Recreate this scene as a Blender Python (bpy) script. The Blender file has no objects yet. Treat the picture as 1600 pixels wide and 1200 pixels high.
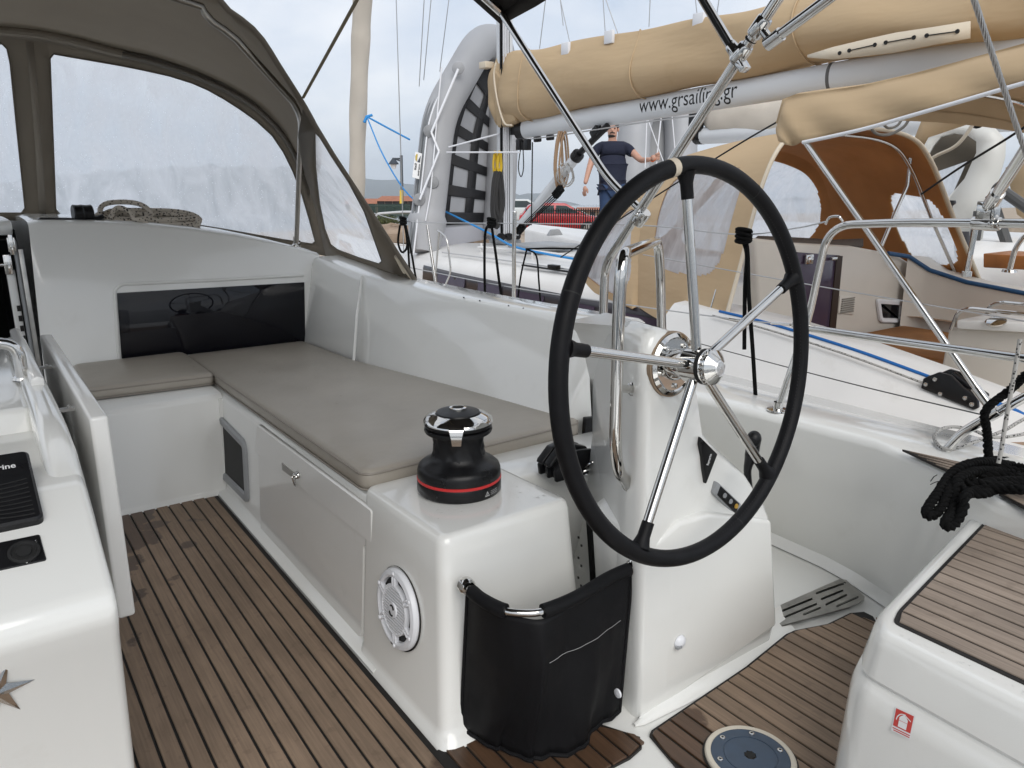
import bpy, bmesh, math, random
from mathutils import Vector, Matrix
from mathutils.geometry import delaunay_2d_cdt
random.seed(7)
S = bpy.context.scene
COL = S.collection
PI = math.pi
V = Vector

# ---------------------------------------------------------------- camera, sky, sun, exposure
EYE = V((0, 0, 1.3)); FOC = 1200.0; YAW = math.radians(35.4); PITCH = math.radians(14.75)
cam_data = bpy.data.cameras.new('camera'); cam = bpy.data.objects.new('camera', cam_data); COL.objects.link(cam)
cam_data.sensor_width = 36; cam_data.lens = 36 * FOC / 1600; cam_data.clip_start = 0.03; cam_data.clip_end = 12000
cam.location = EYE; cam.rotation_euler = (PI / 2 - PITCH, 0, -YAW)
S.camera = cam
S.cycles.volume_bounces = 3
S.view_settings.view_transform = 'Standard'; S.view_settings.look = 'None'
S.view_settings.exposure = 0.38; S.view_settings.gamma = 1.0; S.view_settings.use_curve_mapping = False
SUN_EL, SUN_AZ = math.radians(42), math.radians(200)   # azimuth from +Y towards +X
W = bpy.data.worlds.new('World'); S.world = W; W.use_nodes = True
nt = W.node_tree; nt.nodes.clear()
def wn(t, **k):
    n = nt.nodes.new(t)
    for a, b in k.items(): setattr(n, a, b)
    return n
out = wn('ShaderNodeOutputWorld'); bg = wn('ShaderNodeBackground'); bg.inputs['Strength'].default_value = 0.1
sky = wn('ShaderNodeTexSky', sky_type='NISHITA', sun_disc=False, sun_elevation=SUN_EL, sun_rotation=SUN_AZ)
tc = wn('ShaderNodeTexCoord'); mp = wn('ShaderNodeMapping'); mp.inputs['Scale'].default_value = (1, 1, 2.6)
mp.inputs['Location'].default_value = (3.3, 1.7, 0.4)
nz = wn('ShaderNodeTexNoise'); nz.inputs['Scale'].default_value = 2.1; nz.inputs['Detail'].default_value = 7; nz.inputs['Roughness'].default_value = .52
nz.inputs['Distortion'].default_value = .35
rp = wn('ShaderNodeValToRGB')
rp.color_ramp.elements[0].position = .36; rp.color_ramp.elements[0].color = (5.0, 5.7, 6.8, 1)
rp.color_ramp.elements[1].position = .60; rp.color_ramp.elements[1].color = (8.1, 8.2, 8.45, 1)
mx = wn('ShaderNodeMix', data_type='RGBA'); mx.inputs[0].default_value = .9
L = nt.links.new
L(tc.outputs['Generated'], mp.inputs['Vector']); L(mp.outputs[0], nz.inputs['Vector']); L(nz.outputs['Fac'], rp.inputs[0])
L(sky.outputs[0], mx.inputs[6]); L(rp.outputs[0], mx.inputs[7]); L(mx.outputs[2], bg.inputs[0]); L(bg.outputs[0], out.inputs[0])
sun_data = bpy.data.lights.new('sun', 'SUN'); sun_data.energy = 1.5; sun_data.angle = math.radians(45); sun_data.color = (1, .97, .92)
sun = bpy.data.objects.new('sun', sun_data); COL.objects.link(sun)
_sd = V((math.sin(SUN_AZ) * math.cos(SUN_EL), math.cos(SUN_AZ) * math.cos(SUN_EL), math.sin(SUN_EL)))
sun.rotation_euler = _sd.to_track_quat('Z', 'Y').to_euler(); sun.location = (0, 0, 30)

# ---------------------------------------------------------------- surveying: sight lines of the photograph met with planes of the place
_f = V((math.sin(YAW) * math.cos(PITCH), math.cos(YAW) * math.cos(PITCH), -math.sin(PITCH)))
_r = V((math.cos(YAW), -math.sin(YAW), 0)); _u = _r.cross(_f)
def ray(u, v): return _f + _r * ((u - 800) / FOC) - _u * ((v - 600) / FOC)
def at(u, v, x=None, y=None, z=None, d=None, pl=None):
    q = ray(u, v)
    if x is not None: t = x / q.x
    elif y is not None: t = y / q.y
    elif z is not None: t = (z - EYE.z) / q.z
    elif pl is not None: t = (pl[0] - EYE).dot(pl[1]) / q.dot(pl[1])
    else: t = d
    return EYE + q * t
def plane(a, b, c):
    a, b, c = V(a), V(b), V(c); return (a, (b - a).cross(c - a).normalized())
def at_y(u, v, fn, y0=4.0):            # meets a curved sheet y = fn(x, z)
    y = y0
    for _ in range(40):
        p = at(u, v, y=y); y = .5 * y + .5 * fn(p.x, p.z)
    return at(u, v, y=y)

# ---------------------------------------------------------------- mesh building
def spline(pts, n=8, closed=False):
    pts = [V(p) for p in pts]
    if len(pts) < 3 and not closed: return pts
    res = []; m = len(pts); rng = m if closed else m - 1
    for i in range(rng):
        if closed: p0, p1, p2, p3 = pts[i - 1], pts[i], pts[(i + 1) % m], pts[(i + 2) % m]
        else:
            p1, p2 = pts[i], pts[i + 1]
            p0 = pts[i - 1] if i else p1 * 2 - p2
            p3 = pts[i + 2] if i + 2 < m else p2 * 2 - p1
        for k in range(n):
            t = k / n
            res.append(.5 * (2 * p1 + (p2 - p0) * t + (2 * p0 - 5 * p1 + 4 * p2 - p3) * t * t + (3 * p1 - p0 - 3 * p2 + p3) * t ** 3))
    if not closed: res.append(pts[-1])
    return res
def fillet(pts, r, n=5):               # polyline with rounded bends
    pts = [V(p) for p in pts]; res = [pts[0]]
    for i in range(1, len(pts) - 1):
        a, b, c = pts[i - 1], pts[i], pts[i + 1]
        d1, d2 = (a - b), (c - b); k = min(r, d1.length * .45, d2.length * .45)
        s, e = b + d1.normalized() * k, b + d2.normalized() * k
        for j in range(n + 1):
            t = j / n; res.append(s * (1 - t) ** 2 + b * 2 * t * (1 - t) + e * t * t)
    res.append(pts[-1]); return res
def resample(pts, n):
    pts = [V(p) for p in pts]; ds = [0]
    for a, b in zip(pts, pts[1:]): ds.append(ds[-1] + (b - a).length)
    res = []; j = 0
    for i in range(n):
        t = ds[-1] * i / (n - 1)
        while j < len(pts) - 2 and ds[j + 1] < t: j += 1
        k = (t - ds[j]) / max(1e-9, ds[j + 1] - ds[j]); res.append(pts[j].lerp(pts[j + 1], min(1, k)))
    return res
def frame(d):
    d = d.normalized(); a = V((0, 0, 1)) if abs(d.z) < .9 else V((1, 0, 0))
    x = d.cross(a).normalized(); return x, d.cross(x).normalized()
class MB:
    def __init__(s): s.v = []; s.f = []; s.mi = []
    def add(s, vs, fs, mi=0):
        o = len(s.v); s.v += [V(p) for p in vs]; s.f += [tuple(i + o for i in f) for f in fs]; s.mi += [mi] * len(fs); return s
    def poly(s, pts, mi=0): return s.add(pts, [tuple(range(len(pts)))], mi)
    def grid(s, rows, closed=False, mi=0):
        n = len(rows[0]); vs = [p for r in rows for p in r]; fs = []
        for i in range(len(rows) - 1):
            for j in range(n if closed else n - 1):
                k = (j + 1) % n; fs.append((i * n + j, i * n + k, (i + 1) * n + k, (i + 1) * n + j))
        return s.add(vs, fs, mi)
    def loft(s, rings, mi=0, cap=True):     # closed rings
        n = len(rings[0]); vs = [p for r in rings for p in r]; fs = []
        for i in range(len(rings) - 1):
            for j in range(n):
                k = (j + 1) % n; fs.append((i * n + j, i * n + k, (i + 1) * n + k, (i + 1) * n + j))
        if cap: fs.append(tuple(range(n - 1, -1, -1))); fs.append(tuple(range((len(rings) - 1) * n, len(rings) * n)))
        return s.add(vs, fs, mi)
    def tube(s, pts, r, n=12, cap=True, closed=False, mi=0):
        pts = [V(p) for p in pts]; m = len(pts); rings = []; x = None
        for i, p in enumerate(pts):
            a = pts[i - 1] if (i or closed) else p; b = pts[(i + 1) % m] if (i < m - 1 or closed) else p
            d = (b - a).normalized()
            if x is None: x, y = frame(d)
            else:
                x = (x - d * x.dot(d)).normalized(); y = d.cross(x)
            rr = r[i] if isinstance(r, (list, tuple)) else r
            rings.append([p + (x * math.cos(2 * PI * k / n) + y * math.sin(2 * PI * k / n)) * rr for k in range(n)])
        if closed: rings.append(rings[0]); return s.loft(rings, mi, False)
        return s.loft(rings, mi, cap)
    def lathe(s, prof, o, ax, n=32, mi=0, a0=0, a1=2 * PI, cap=False):
        o = V(o); ax = V(ax).normalized(); x, y = frame(ax); full = a1 - a0 > 6.28; rows = []
        for k in range(n if full else n + 1):
            a = a0 + (a1 - a0) * k / n; c, q = x * math.cos(a), y * math.sin(a)
            rows.append([o + ax * h + (c + q) * r for r, h in prof])
        if full: rows.append(rows[0])
        return s.grid(rows, mi=mi)
    def box(s, c, sz, ax=None, mi=0):
        c = V(c); X, Y, Z = ax or (V((1, 0, 0)), V((0, 1, 0)), V((0, 0, 1)))
        p = [c + X * (sz[0] / 2 * i) + Y * (sz[1] / 2 * j) + Z * (sz[2] / 2 * k) for k in (-1, 1) for i, j in ((-1, -1), (1, -1), (1, 1), (-1, 1))]
        return s.add(p, [(3, 2, 1, 0), (4, 5, 6, 7), (0, 1, 5, 4), (1, 2, 6, 5), (2, 3, 7, 6), (3, 0, 4, 7)], mi)
    def hull8(s, b, t, mi=0):              # four base corners, four top corners
        return s.loft([[V(p) for p in b], [V(p) for p in t]], mi)
    def prism(s, pts, d, mi=0):
        d = V(d); return s.loft([[V(p) for p in pts], [V(p) + d for p in pts]], mi)
    def sphere(s, c, r, n=12, mi=0, ax=(0, 0, 1)):
        sc = r if isinstance(r, (tuple, list)) else (r, r, r); c = V(c); rows = []
        for i in range(n + 1):
            th = PI * i / n
            rows.append([c + V((sc[0] * math.sin(th) * math.cos(2 * PI * k / (2 * n)), sc[1] * math.sin(th) * math.sin(2 * PI * k / (2 * n)), sc[2] * math.cos(th))) for k in range(2 * n)])
        return s.grid(rows, closed=True, mi=mi)
    def holed(s, outer, holes, to3d, mi=0, inner=()):   # flat polygon with holes in photo/plan units, lifted to the surface
        vs = [V((a, b)) for a, b in outer]; es = [(i, (i + 1) % len(outer)) for i in range(len(outer))]
        for h in holes:
            o = len(vs); vs += [V((a, b)) for a, b in h]; es += [(o + i, o + (i + 1) % len(h)) for i in range(len(h))]
        vs += [V((a, b)) for a, b in inner]
        def ins(p, poly):
            c = False; j = len(poly) - 1
            for i in range(len(poly)):
                (xi, yi), (xj, yj) = poly[i], poly[j]
                if (yi > p[1]) != (yj > p[1]) and p[0] < (xj - xi) * (p[1] - yi) / (yj - yi) + xi: c = not c
                j = i
            return c
        if not holes:
            rv2, _, rf2, *_ = delaunay_2d_cdt(vs, [], [list(range(len(outer)))], 1, 1e-6)
            return s.add([to3d(p[0], p[1]) for p in rv2], [tuple(f) for f in rf2], mi)
        rv2, _, rf2, *_ = delaunay_2d_cdt(vs, es, [], 0, 1e-5)
        fs = []
        for f in rf2:
            c = sum((rv2[i] for i in f), V((0, 0))) / len(f)
            if ins(c, outer) and not any(ins(c, h) for h in holes): fs.append(tuple(f))
        return s.add([to3d(p[0], p[1]) for p in rv2], fs, mi)
def wo(o):
    p = V((0, 0, 0))
    while o is not None: p += o.location; o = o.parent
    return p
def build(mb, name, mat, parent=None, bevel=0, seg=2, smooth=35, thick=0, subd=0, label=None, weld=False, loc=None, recalc=True, off=0):
    me = bpy.data.meshes.new(name)
    if parent is not None: o0 = wo(parent)
    elif loc is not None: o0 = V(loc)
    else:
        xs = [p.x for p in mb.v]; ys = [p.y for p in mb.v]; zs = [p.z for p in mb.v]
        o0 = V(((min(xs) + max(xs)) / 2, (min(ys) + max(ys)) / 2, min(zs)))
    me.from_pydata([p - o0 for p in mb.v], [], mb.f)
    for m in (mat if isinstance(mat, (list, tuple)) else [mat]): me.materials.append(m)
    if any(mb.mi): me.polygons.foreach_set('material_index', mb.mi)
    bm = bmesh.new(); bm.from_mesh(me)
    if weld: bmesh.ops.remove_doubles(bm, verts=bm.verts, dist=1e-5)
    if recalc: bmesh.ops.recalc_face_normals(bm, faces=bm.faces)
    if bevel:
        bm.normal_update()
        es = [e for e in bm.edges if len(e.link_faces) == 2 and e.calc_face_angle(0) > math.radians(28)]
        bmesh.ops.bevel(bm, geom=es, offset=bevel, segments=seg, affect='EDGES', profile=.5, clamp_overlap=True)
    bm.to_mesh(me); bm.free()
    if smooth:
        me.polygons.foreach_set('use_smooth', [True] * len(me.polygons)); me.set_sharp_from_angle(angle=math.radians(smooth))
    me.update()
    o = bpy.data.objects.new(name, me); COL.objects.link(o)
    if parent is not None: o.parent = parent
    else: o.location = o0
    if thick:
        md = o.modifiers.new('thickness', 'SOLIDIFY'); md.thickness = thick; md.offset = off
    if subd:
        md = o.modifiers.new('smooth', 'SUBSURF'); md.levels = subd; md.render_levels = subd
    if label: o['label'] = label
    return o
def tag(o, label=None, cat=None, group=None, kind=None):
    if label: o['label'] = label
    if cat: o['category'] = cat
    if group: o['group'] = group
    if kind: o['kind'] = kind
    return o
def thing(name, label, cat, loc=(0, 0, 0), group=None):
    o = bpy.data.objects.new(name, None); COL.objects.link(o); o.location = loc; o.empty_display_size = .1
    return tag(o, label, cat, group)
def copy_tree(o, parent=None):
    c = o.copy(); COL.objects.link(c); c.parent = parent
    for ch in list(o.children): copy_tree(ch, c)
    return c
def text_mesh(txt, size, to3d, name, mat, parent, font_bold=False, shear=0, spacing=1.0, align='LEFT', res=3, cuts=(), fitw=None):
    cu = bpy.data.curves.new(name, 'FONT'); cu.body = txt; cu.size = size; cu.align_x = align; cu.resolution_u = res
    cu.shear = shear; cu.space_character = spacing
    if font_bold: cu.offset = size * .018
    t = bpy.data.objects.new(name, cu); COL.objects.link(t); bpy.context.view_layer.update()
    dg = bpy.context.evaluated_depsgraph_get(); me = bpy.data.meshes.new_from_object(t.evaluated_get(dg))
    bpy.data.objects.remove(t); bpy.data.curves.remove(cu)
    if cuts:
        b_ = bmesh.new(); b_.from_mesh(me); bmesh.ops.triangulate(b_, faces=b_.faces)
        for c in cuts: bmesh.ops.bisect_plane(b_, geom=b_.verts[:] + b_.edges[:] + b_.faces[:], plane_co=(0, c, 0), plane_no=(0, 1, 0))
        b_.to_mesh(me); b_.free()
    kx = fitw / max(v.co.x for v in me.vertices) if fitw else 1
    mb = MB(); mb.add([to3d(v.co.x * kx, v.co.y) for v in me.vertices], [tuple(p.vertices) for p in me.polygons])
    bpy.data.meshes.remove(me)
    return build(mb, name, mat, parent, smooth=0)

# ---------------------------------------------------------------- materials
def mat(name, col, rough=.5, metal=0, var=0, vscale=6, bump=0, bscale=60, bdist=.002, coat=0, spec=.5, trans=0, rvar=0, stretch=None, sheen=0, objvar=0, detail=4, dirt=None, ior=1.45, subs=0):
    m = bpy.data.materials.new(name); m.use_nodes = True; N = m.node_tree.nodes; K = m.node_tree.links.new
    b = N['Principled BSDF']; b.inputs['Base Color'].default_value = (*col, 1); b.inputs['Roughness'].default_value = rough
    b.inputs['Metallic'].default_value = metal; b.inputs['Coat Weight'].default_value = coat; b.inputs['Coat Roughness'].default_value = .08
    b.inputs['Specular IOR Level'].default_value = spec; b.inputs['Transmission Weight'].default_value = trans; b.inputs['IOR'].default_value = ior
    b.inputs['Sheen Weight'].default_value = sheen
    g = N.new('ShaderNodeNewGeometry'); mpn = N.new('ShaderNodeMapping'); K(g.outputs['Position'], mpn.inputs[0])
    if stretch: mpn.inputs['Scale'].default_value = stretch
    last = None
    if var or rvar or dirt:
        n = N.new('ShaderNodeTexNoise'); n.inputs['Scale'].default_value = vscale; n.inputs['Detail'].default_value = detail; K(mpn.outputs[0], n.inputs['Vector'])
        if var:
            r = N.new('ShaderNodeMapRange'); r.inputs['From Min'].default_value = .25; r.inputs['From Max'].default_value = .75
            r.inputs['To Min'].default_value = 1 - var; r.inputs['To Max'].default_value = 1 + var; K(n.outputs['Fac'], r.inputs[0])
            h = N.new('ShaderNodeVectorMath'); h.operation = 'SCALE'; h.inputs[0].default_value = col; K(r.outputs[0], h.inputs['Scale']); last = h.outputs[0]
        if rvar:
            r2 = N.new('ShaderNodeMapRange'); r2.inputs['From Min'].default_value = .3; r2.inputs['From Max'].default_value = .7
            r2.inputs['To Min'].default_value = max(0, rough - rvar); r2.inputs['To Max'].default_value = rough + rvar; K(n.outputs['Fac'], r2.inputs[0]); K(r2.outputs[0], b.inputs['Roughness'])
        if dirt:
            n3 = N.new('ShaderNodeTexNoise'); n3.inputs['Scale'].default_value = dirt[2]; n3.inputs['Detail'].default_value = 8; n3.inputs['Roughness'].default_value = .7; K(g.outputs['Position'], n3.inputs['Vector'])
            r3 = N.new('ShaderNodeMapRange'); r3.inputs['From Min'].default_value = dirt[3]; r3.inputs['From Max'].default_value = dirt[3] + .2; r3.inputs['To Max'].default_value = dirt[1]; K(n3.outputs['Fac'], r3.inputs[0])
            mm = N.new('ShaderNodeMix'); mm.data_type = 'RGBA'; mm.inputs[6].default_value = (*col, 1); mm.inputs[7].default_value = (*dirt[0], 1); K(r3.outputs[0], mm.inputs[0])
            if last: K(last, mm.inputs[6])
            last = mm.outputs[2]
    if objvar:
        oi = N.new('ShaderNodeObjectInfo'); r = N.new('ShaderNodeMapRange'); r.inputs['To Min'].default_value = 1 - objvar; r.inputs['To Max'].default_value = 1 + objvar; K(oi.outputs['Random'], r.inputs[0])
        h = N.new('ShaderNodeVectorMath'); h.operation = 'SCALE'; h.inputs[0].default_value = col; K(r.outputs[0], h.inputs['Scale'])
        if last: K(last, h.inputs[0])
        last = h.outputs[0]
    if last: K(last, b.inputs['Base Color'])
    if bump:
        n2 = N.new('ShaderNodeTexNoise'); n2.inputs['Scale'].default_value = bscale; n2.inputs['Detail'].default_value = 3; K(mpn.outputs[0], n2.inputs['Vector'])
        bp = N.new('ShaderNodeBump'); bp.inputs['Strength'].default_value = bump; bp.inputs['Distance'].default_value = bdist; K(n2.outputs['Fac'], bp.inputs['Height']); K(bp.outputs[0], b.inputs['Normal'])
    return m
GEL = mat('gelcoat', (.80, .80, .77), .13, rvar=.06, vscale=3, bump=.12, bscale=4, bdist=.003, dirt=((.56, .53, .46), .2, 6, .6), coat=.6)
GEL2 = mat('gelcoat_door', (.79, .785, .76), .17, bump=.1, bscale=7, bdist=.003, dirt=((.55, .52, .46), .25, 11, .6), coat=.35)
NGEL = mat('old_gelcoat', (.74, .73, .71), .3, var=.05, vscale=3, dirt=((.5, .47, .42), .35, 5, .58))
NCREAM = mat('cream_gelcoat', (.64, .60, .54), .35, var=.05, vscale=3)
NONSKID = mat('nonskid_deck', (.74, .74, .73), .55, bump=.5, bscale=260, bdist=.002, dirt=((.5, .48, .44), .3, 6, .56))
STEEL = mat('polished_steel', (.62, .61, .59), .06, 1, rvar=.05, vscale=14, bump=.04, bscale=30)
BSTEEL = mat('brushed_steel', (.42, .41, .39), .38, 1, var=.25, vscale=18, bump=.2, bscale=80)
WIRE = mat('wire_steel', (.5, .5, .5), .3, 1)
LEATHER = mat('black_leather', (.006, .006, .007), .5, spec=.2, bump=.35, bscale=420, bdist=.0012, var=.3, vscale=25)
BLKPL = mat('black_plastic', (.008, .008, .009), .36, spec=.35, rvar=.1, vscale=20, bump=.08, bscale=300)
BLKMAT = mat('black_matte', (.012, .012, .012), .7)
RUBBER = mat('black_caulk', (.012, .010, .009), .6, bump=.2, bscale=200)
REDPL = mat('red_plastic', (.55, .03, .03), .35)
WHTPL = mat('white_plastic', (.74, .75, .78), .32)
GREYPL = mat('grey_plastic', (.30, .31, .32), .42)
DGLASS = mat('dark_acrylic', (.006, .006, .009), .03, spec=.38)
VINYL = mat('taupe_vinyl', (.35, .318, .272), .38, var=.06, vscale=5, bump=.45, bscale=11, bdist=.006, dirt=((.26, .245, .22), .4, 22, .66))
PIPING = mat('vinyl_piping', (.27, .243, .21), .5)
CANVAS = mat('taupe_canvas', (.18, .158, .13), .85, var=.12, vscale=7, bump=.3, bscale=500, bdist=.001, sheen=.2)
CANVASL = mat('canvas_zip_strip', (.24, .21, .17), .75, bump=.2, bscale=300)
MESHCL = mat('black_mesh_cloth', (.006, .006, .007), .62, spec=.22, bump=.6, bscale=700, bdist=.0008, rvar=.12, vscale=9)
BLKROPE = mat('black_rope', (.005, .005, .005), .9, spec=.12, bump=.8, bscale=300, bdist=.003)
BEIGE = mat('beige_canvas', (.56, .42, .26), .85, var=.08, vscale=3, bump=.32, bscale=4.5, bdist=.05, stretch=(1, .35, 1.6), dirt=((.40, .27, .14), .5, 3.1, .6))
BEIGED = mat('beige_trim', (.66, .58, .46), .8)
OCHRE = mat('ochre_lining', (.42, .205, .078), .8, var=.25, vscale=4, bump=.6, bscale=5, bdist=.04)  # inside glow of daylight through the hood is partly put into this orange
TARP = mat('weathered_sail', (.62, .56, .48), .85, var=.12, vscale=2, bump=.3, bscale=6, bdist=.02)
ALLOY = mat('painted_spar', (.66, .68, .70), .3, bump=.05)
SPARG = mat('grey_spar', (.42, .43, .44), .35)
HYPAL = mat('grey_dinghy_rubber', (.37, .375, .39), .5, var=.05, vscale=3, bump=.1, bscale=10)
HYPALD = mat('dark_dinghy_rubber', (.27, .275, .285), .5)
PURPLE = mat('purple_acrylic', (.055, .038, .065), .15)
BLUEL = mat('blue_cord', (.01, .13, .42), .6)
NAVY = mat('navy_trim', (.015, .07, .17), .5)
TEAKN = mat('neighbour_teak', (.36, .25, .17), .75, var=.2, vscale=6)
WOODO = mat('varnished_wood', (.33, .12, .03), .4, var=.2, vscale=8)
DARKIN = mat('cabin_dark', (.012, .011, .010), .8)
BLUEHATCH = mat('blue_grey_plastic', (.05, .075, .115), .45, var=.15, vscale=30, rvar=.1)
REDST = mat('red_sticker', (.55, .06, .05), .5)
WHST = mat('white_print', (.75, .75, .75), .5)
STITCH = mat('pale_stitching', (.45, .45, .45), .7)
def translucent(m, col, f):            # lets part of the daylight through thin cloth
    N = m.node_tree.nodes; K = m.node_tree.links.new; o = [n for n in N if n.type == 'OUTPUT_MATERIAL'][0]; b = N['Principled BSDF']
    t = N.new('ShaderNodeBsdfTranslucent'); t.inputs[0].default_value = (*col, 1); x = N.new('ShaderNodeMixShader'); x.inputs[0].default_value = f
    K(b.outputs[0], x.inputs[1]); K(t.outputs[0], x.inputs[2]); K(x.outputs[0], o.inputs[0]); return m
translucent(CANVAS, (.43, .39, .33), .45); translucent(OCHRE, (.62, .27, .07), .35); translucent(BEIGE, (.62, .45, .25), .2)
SMOKE = mat('smoked_pane', (.008, .008, .009), .3, spec=.04)
def teak_mat(name, base, wet):
    m = bpy.data.materials.new(name); m.use_nodes = True; N = m.node_tree.nodes; K = m.node_tree.links.new; b = N['Principled BSDF']
    g = N.new('ShaderNodeNewGeometry'); oi = N.new('ShaderNodeObjectInfo')
    off = N.new('ShaderNodeVectorMath'); off.operation = 'MULTIPLY_ADD'; off.inputs[1].default_value = (90, 3.2, 90)
    cmb = N.new('ShaderNodeCombineXYZ'); mul = N.new('ShaderNodeMath'); mul.operation = 'MULTIPLY'; mul.inputs[1].default_value = 37
    K(oi.outputs['Random'], mul.inputs[0]); K(mul.outputs[0], cmb.inputs[1]); K(mul.outputs[0], cmb.inputs[0])
    K(g.outputs['Position'], off.inputs[0]); K(cmb.outputs[0], off.inputs[2])
    n = N.new('ShaderNodeTexNoise'); n.inputs['Scale'].default_value = 1.6; n.inputs['Detail'].default_value = 6; n.inputs['Roughness'].default_value = .65; K(off.outputs[0], n.inputs['Vector'])
    r = N.new('ShaderNodeValToRGB'); r.color_ramp.elements[0].position = .25; r.color_ramp.elements[1].position = .75
    r.color_ramp.elements[0].color = (*[c * .72 for c in base], 1); r.color_ramp.elements[1].color = (*[c * 1.22 for c in base], 1); K(n.outputs['Fac'], r.inputs[0])
    # large weathering blotches
    n2 = N.new('ShaderNodeTexNoise'); n2.inputs['Scale'].default_value = 6; n2.inputs['Detail'].default_value = 5; K(g.outputs['Position'], n2.inputs['Vector'])
    r2 = N.new('ShaderNodeMapRange'); r2.inputs['From Min'].default_value = .3; r2.inputs['From Max'].default_value = .7; r2.inputs['To Min'].default_value = .85; r2.inputs['To Max'].default_value = 1.1; K(n2.outputs['Fac'], r2.inputs[0])
    r3 = N.new('ShaderNodeMapRange'); r3.inputs['To Min'].default_value = .88; r3.inputs['To Max'].default_value = 1.10; K(oi.outputs['Random'], r3.inputs[0])
    m1 = N.new('ShaderNodeMath'); m1.operation = 'MULTIPLY'; K(r2.outputs[0], m1.inputs[0]); K(r3.outputs[0], m1.inputs[1])
    sc = N.new('ShaderNodeVectorMath'); sc.operation = 'SCALE'; K(r.outputs[0], sc.inputs[0]); K(m1.outputs[0], sc.inputs['Scale'])
    # water: puddle outlines and drips (centre x, y, radius)
    n3 = N.new('ShaderNodeTexNoise'); n3.inputs['Scale'].default_value = 17; n3.inputs['Detail'].default_value = 3; K(g.outputs['Position'], n3.inputs['Vector'])
    prev = None
    for (cx, cy, rad, amp) in wet:
        d = N.new('ShaderNodeVectorMath'); d.operation = 'SUBTRACT'; d.inputs[1].default_value = (cx, cy, 0); K(g.outputs['Position'], d.inputs[0])
        ln = N.new('ShaderNodeVectorMath'); ln.operation = 'LENGTH'; K(d.outputs[0], ln.inputs[0])
        ma = N.new('ShaderNodeMath'); ma.operation = 'MULTIPLY_ADD'; ma.inputs[1].default_value = amp; K(n3.outputs['Fac'], ma.inputs[0]); K(ln.outputs['Value'], ma.inputs[2])
        mr = N.new('ShaderNodeMapRange'); mr.inputs['From Min'].default_value = rad + amp * .5 - .006; mr.inputs['From Max'].default_value = rad + amp * .5 + .006
        mr.inputs['To Min'].default_value = 1; mr.inputs['To Max'].default_value = 0; K(ma.outputs[0], mr.inputs[0])
        if prev is None: prev = mr.outputs[0]
        else:
            mxn = N.new('ShaderNodeMath'); mxn.operation = 'MAXIMUM'; K(prev, mxn.inputs[0]); K(mr.outputs[0], mxn.inputs[1]); prev = mxn.outputs[0]
    # scattered drips
    vo = N.new('ShaderNodeTexNoise'); vo.inputs['Scale'].default_value = 30; vo.inputs['Detail'].default_value = 2; K(g.outputs['Position'], vo.inputs['Vector'])
    dr = N.new('ShaderNodeMapRange'); dr.inputs['From Min'].default_value = .62; dr.inputs['From Max'].default_value = .68; dr.inputs['To Max'].default_value = .2; K(vo.outputs['Fac'], dr.inputs[0])
    if prev is not None:
        mxn = N.new('ShaderNodeMath'); mxn.operation = 'MAXIMUM'; K(prev, mxn.inputs[0]); K(dr.outputs[0], mxn.inputs[1]); prev = mxn.outputs[0]
    else: prev = dr.outputs[0]
    mix = N.new('ShaderNodeMix'); mix.data_type = 'RGBA'; wetc = N.new('ShaderNodeVectorMath'); wetc.operation = 'MULTIPLY'; wetc.inputs[1].default_value = (.33, .26, .22)
    K(sc.outputs[0], wetc.inputs[0]); K(prev, mix.inputs[0]); K(sc.outputs[0], mix.inputs[6]); K(wetc.outputs[0], mix.inputs[7]); K(mix.outputs[2], b.inputs['Base Color'])
    rr = N.new('ShaderNodeMapRange'); rr.inputs['To Min'].default_value = .62; rr.inputs['To Max'].default_value = .28; K(prev, rr.inputs[0]); K(rr.outputs[0], b.inputs['Roughness'])
    bp = N.new('ShaderNodeBump'); bp.inputs['Strength'].default_value = .35; bp.inputs['Distance'].default_value = .0015; K(n.outputs['Fac'], bp.inputs['Height']); K(bp.outputs[0], b.inputs['Normal'])
    return m
TEAK = teak_mat('teak', (.268, .190, .131), [(.30, 3.22, .20, .12), (1.00, 1.12, .34, .10), (.36, 2.95, .10, .16), (.32, 2.75, .05, .2), (.45, 3.05, .05, .14), (.52, 2.8, .03, .12), (.28, 2.5, .04, .16), (.42, 2.55, .02, .12), (.60, 3.0, .02, .12), (.25, 2.25, .02, .14)])
TEAKS = teak_mat('silvered_teak', (.295, .235, .187), [])
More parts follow.
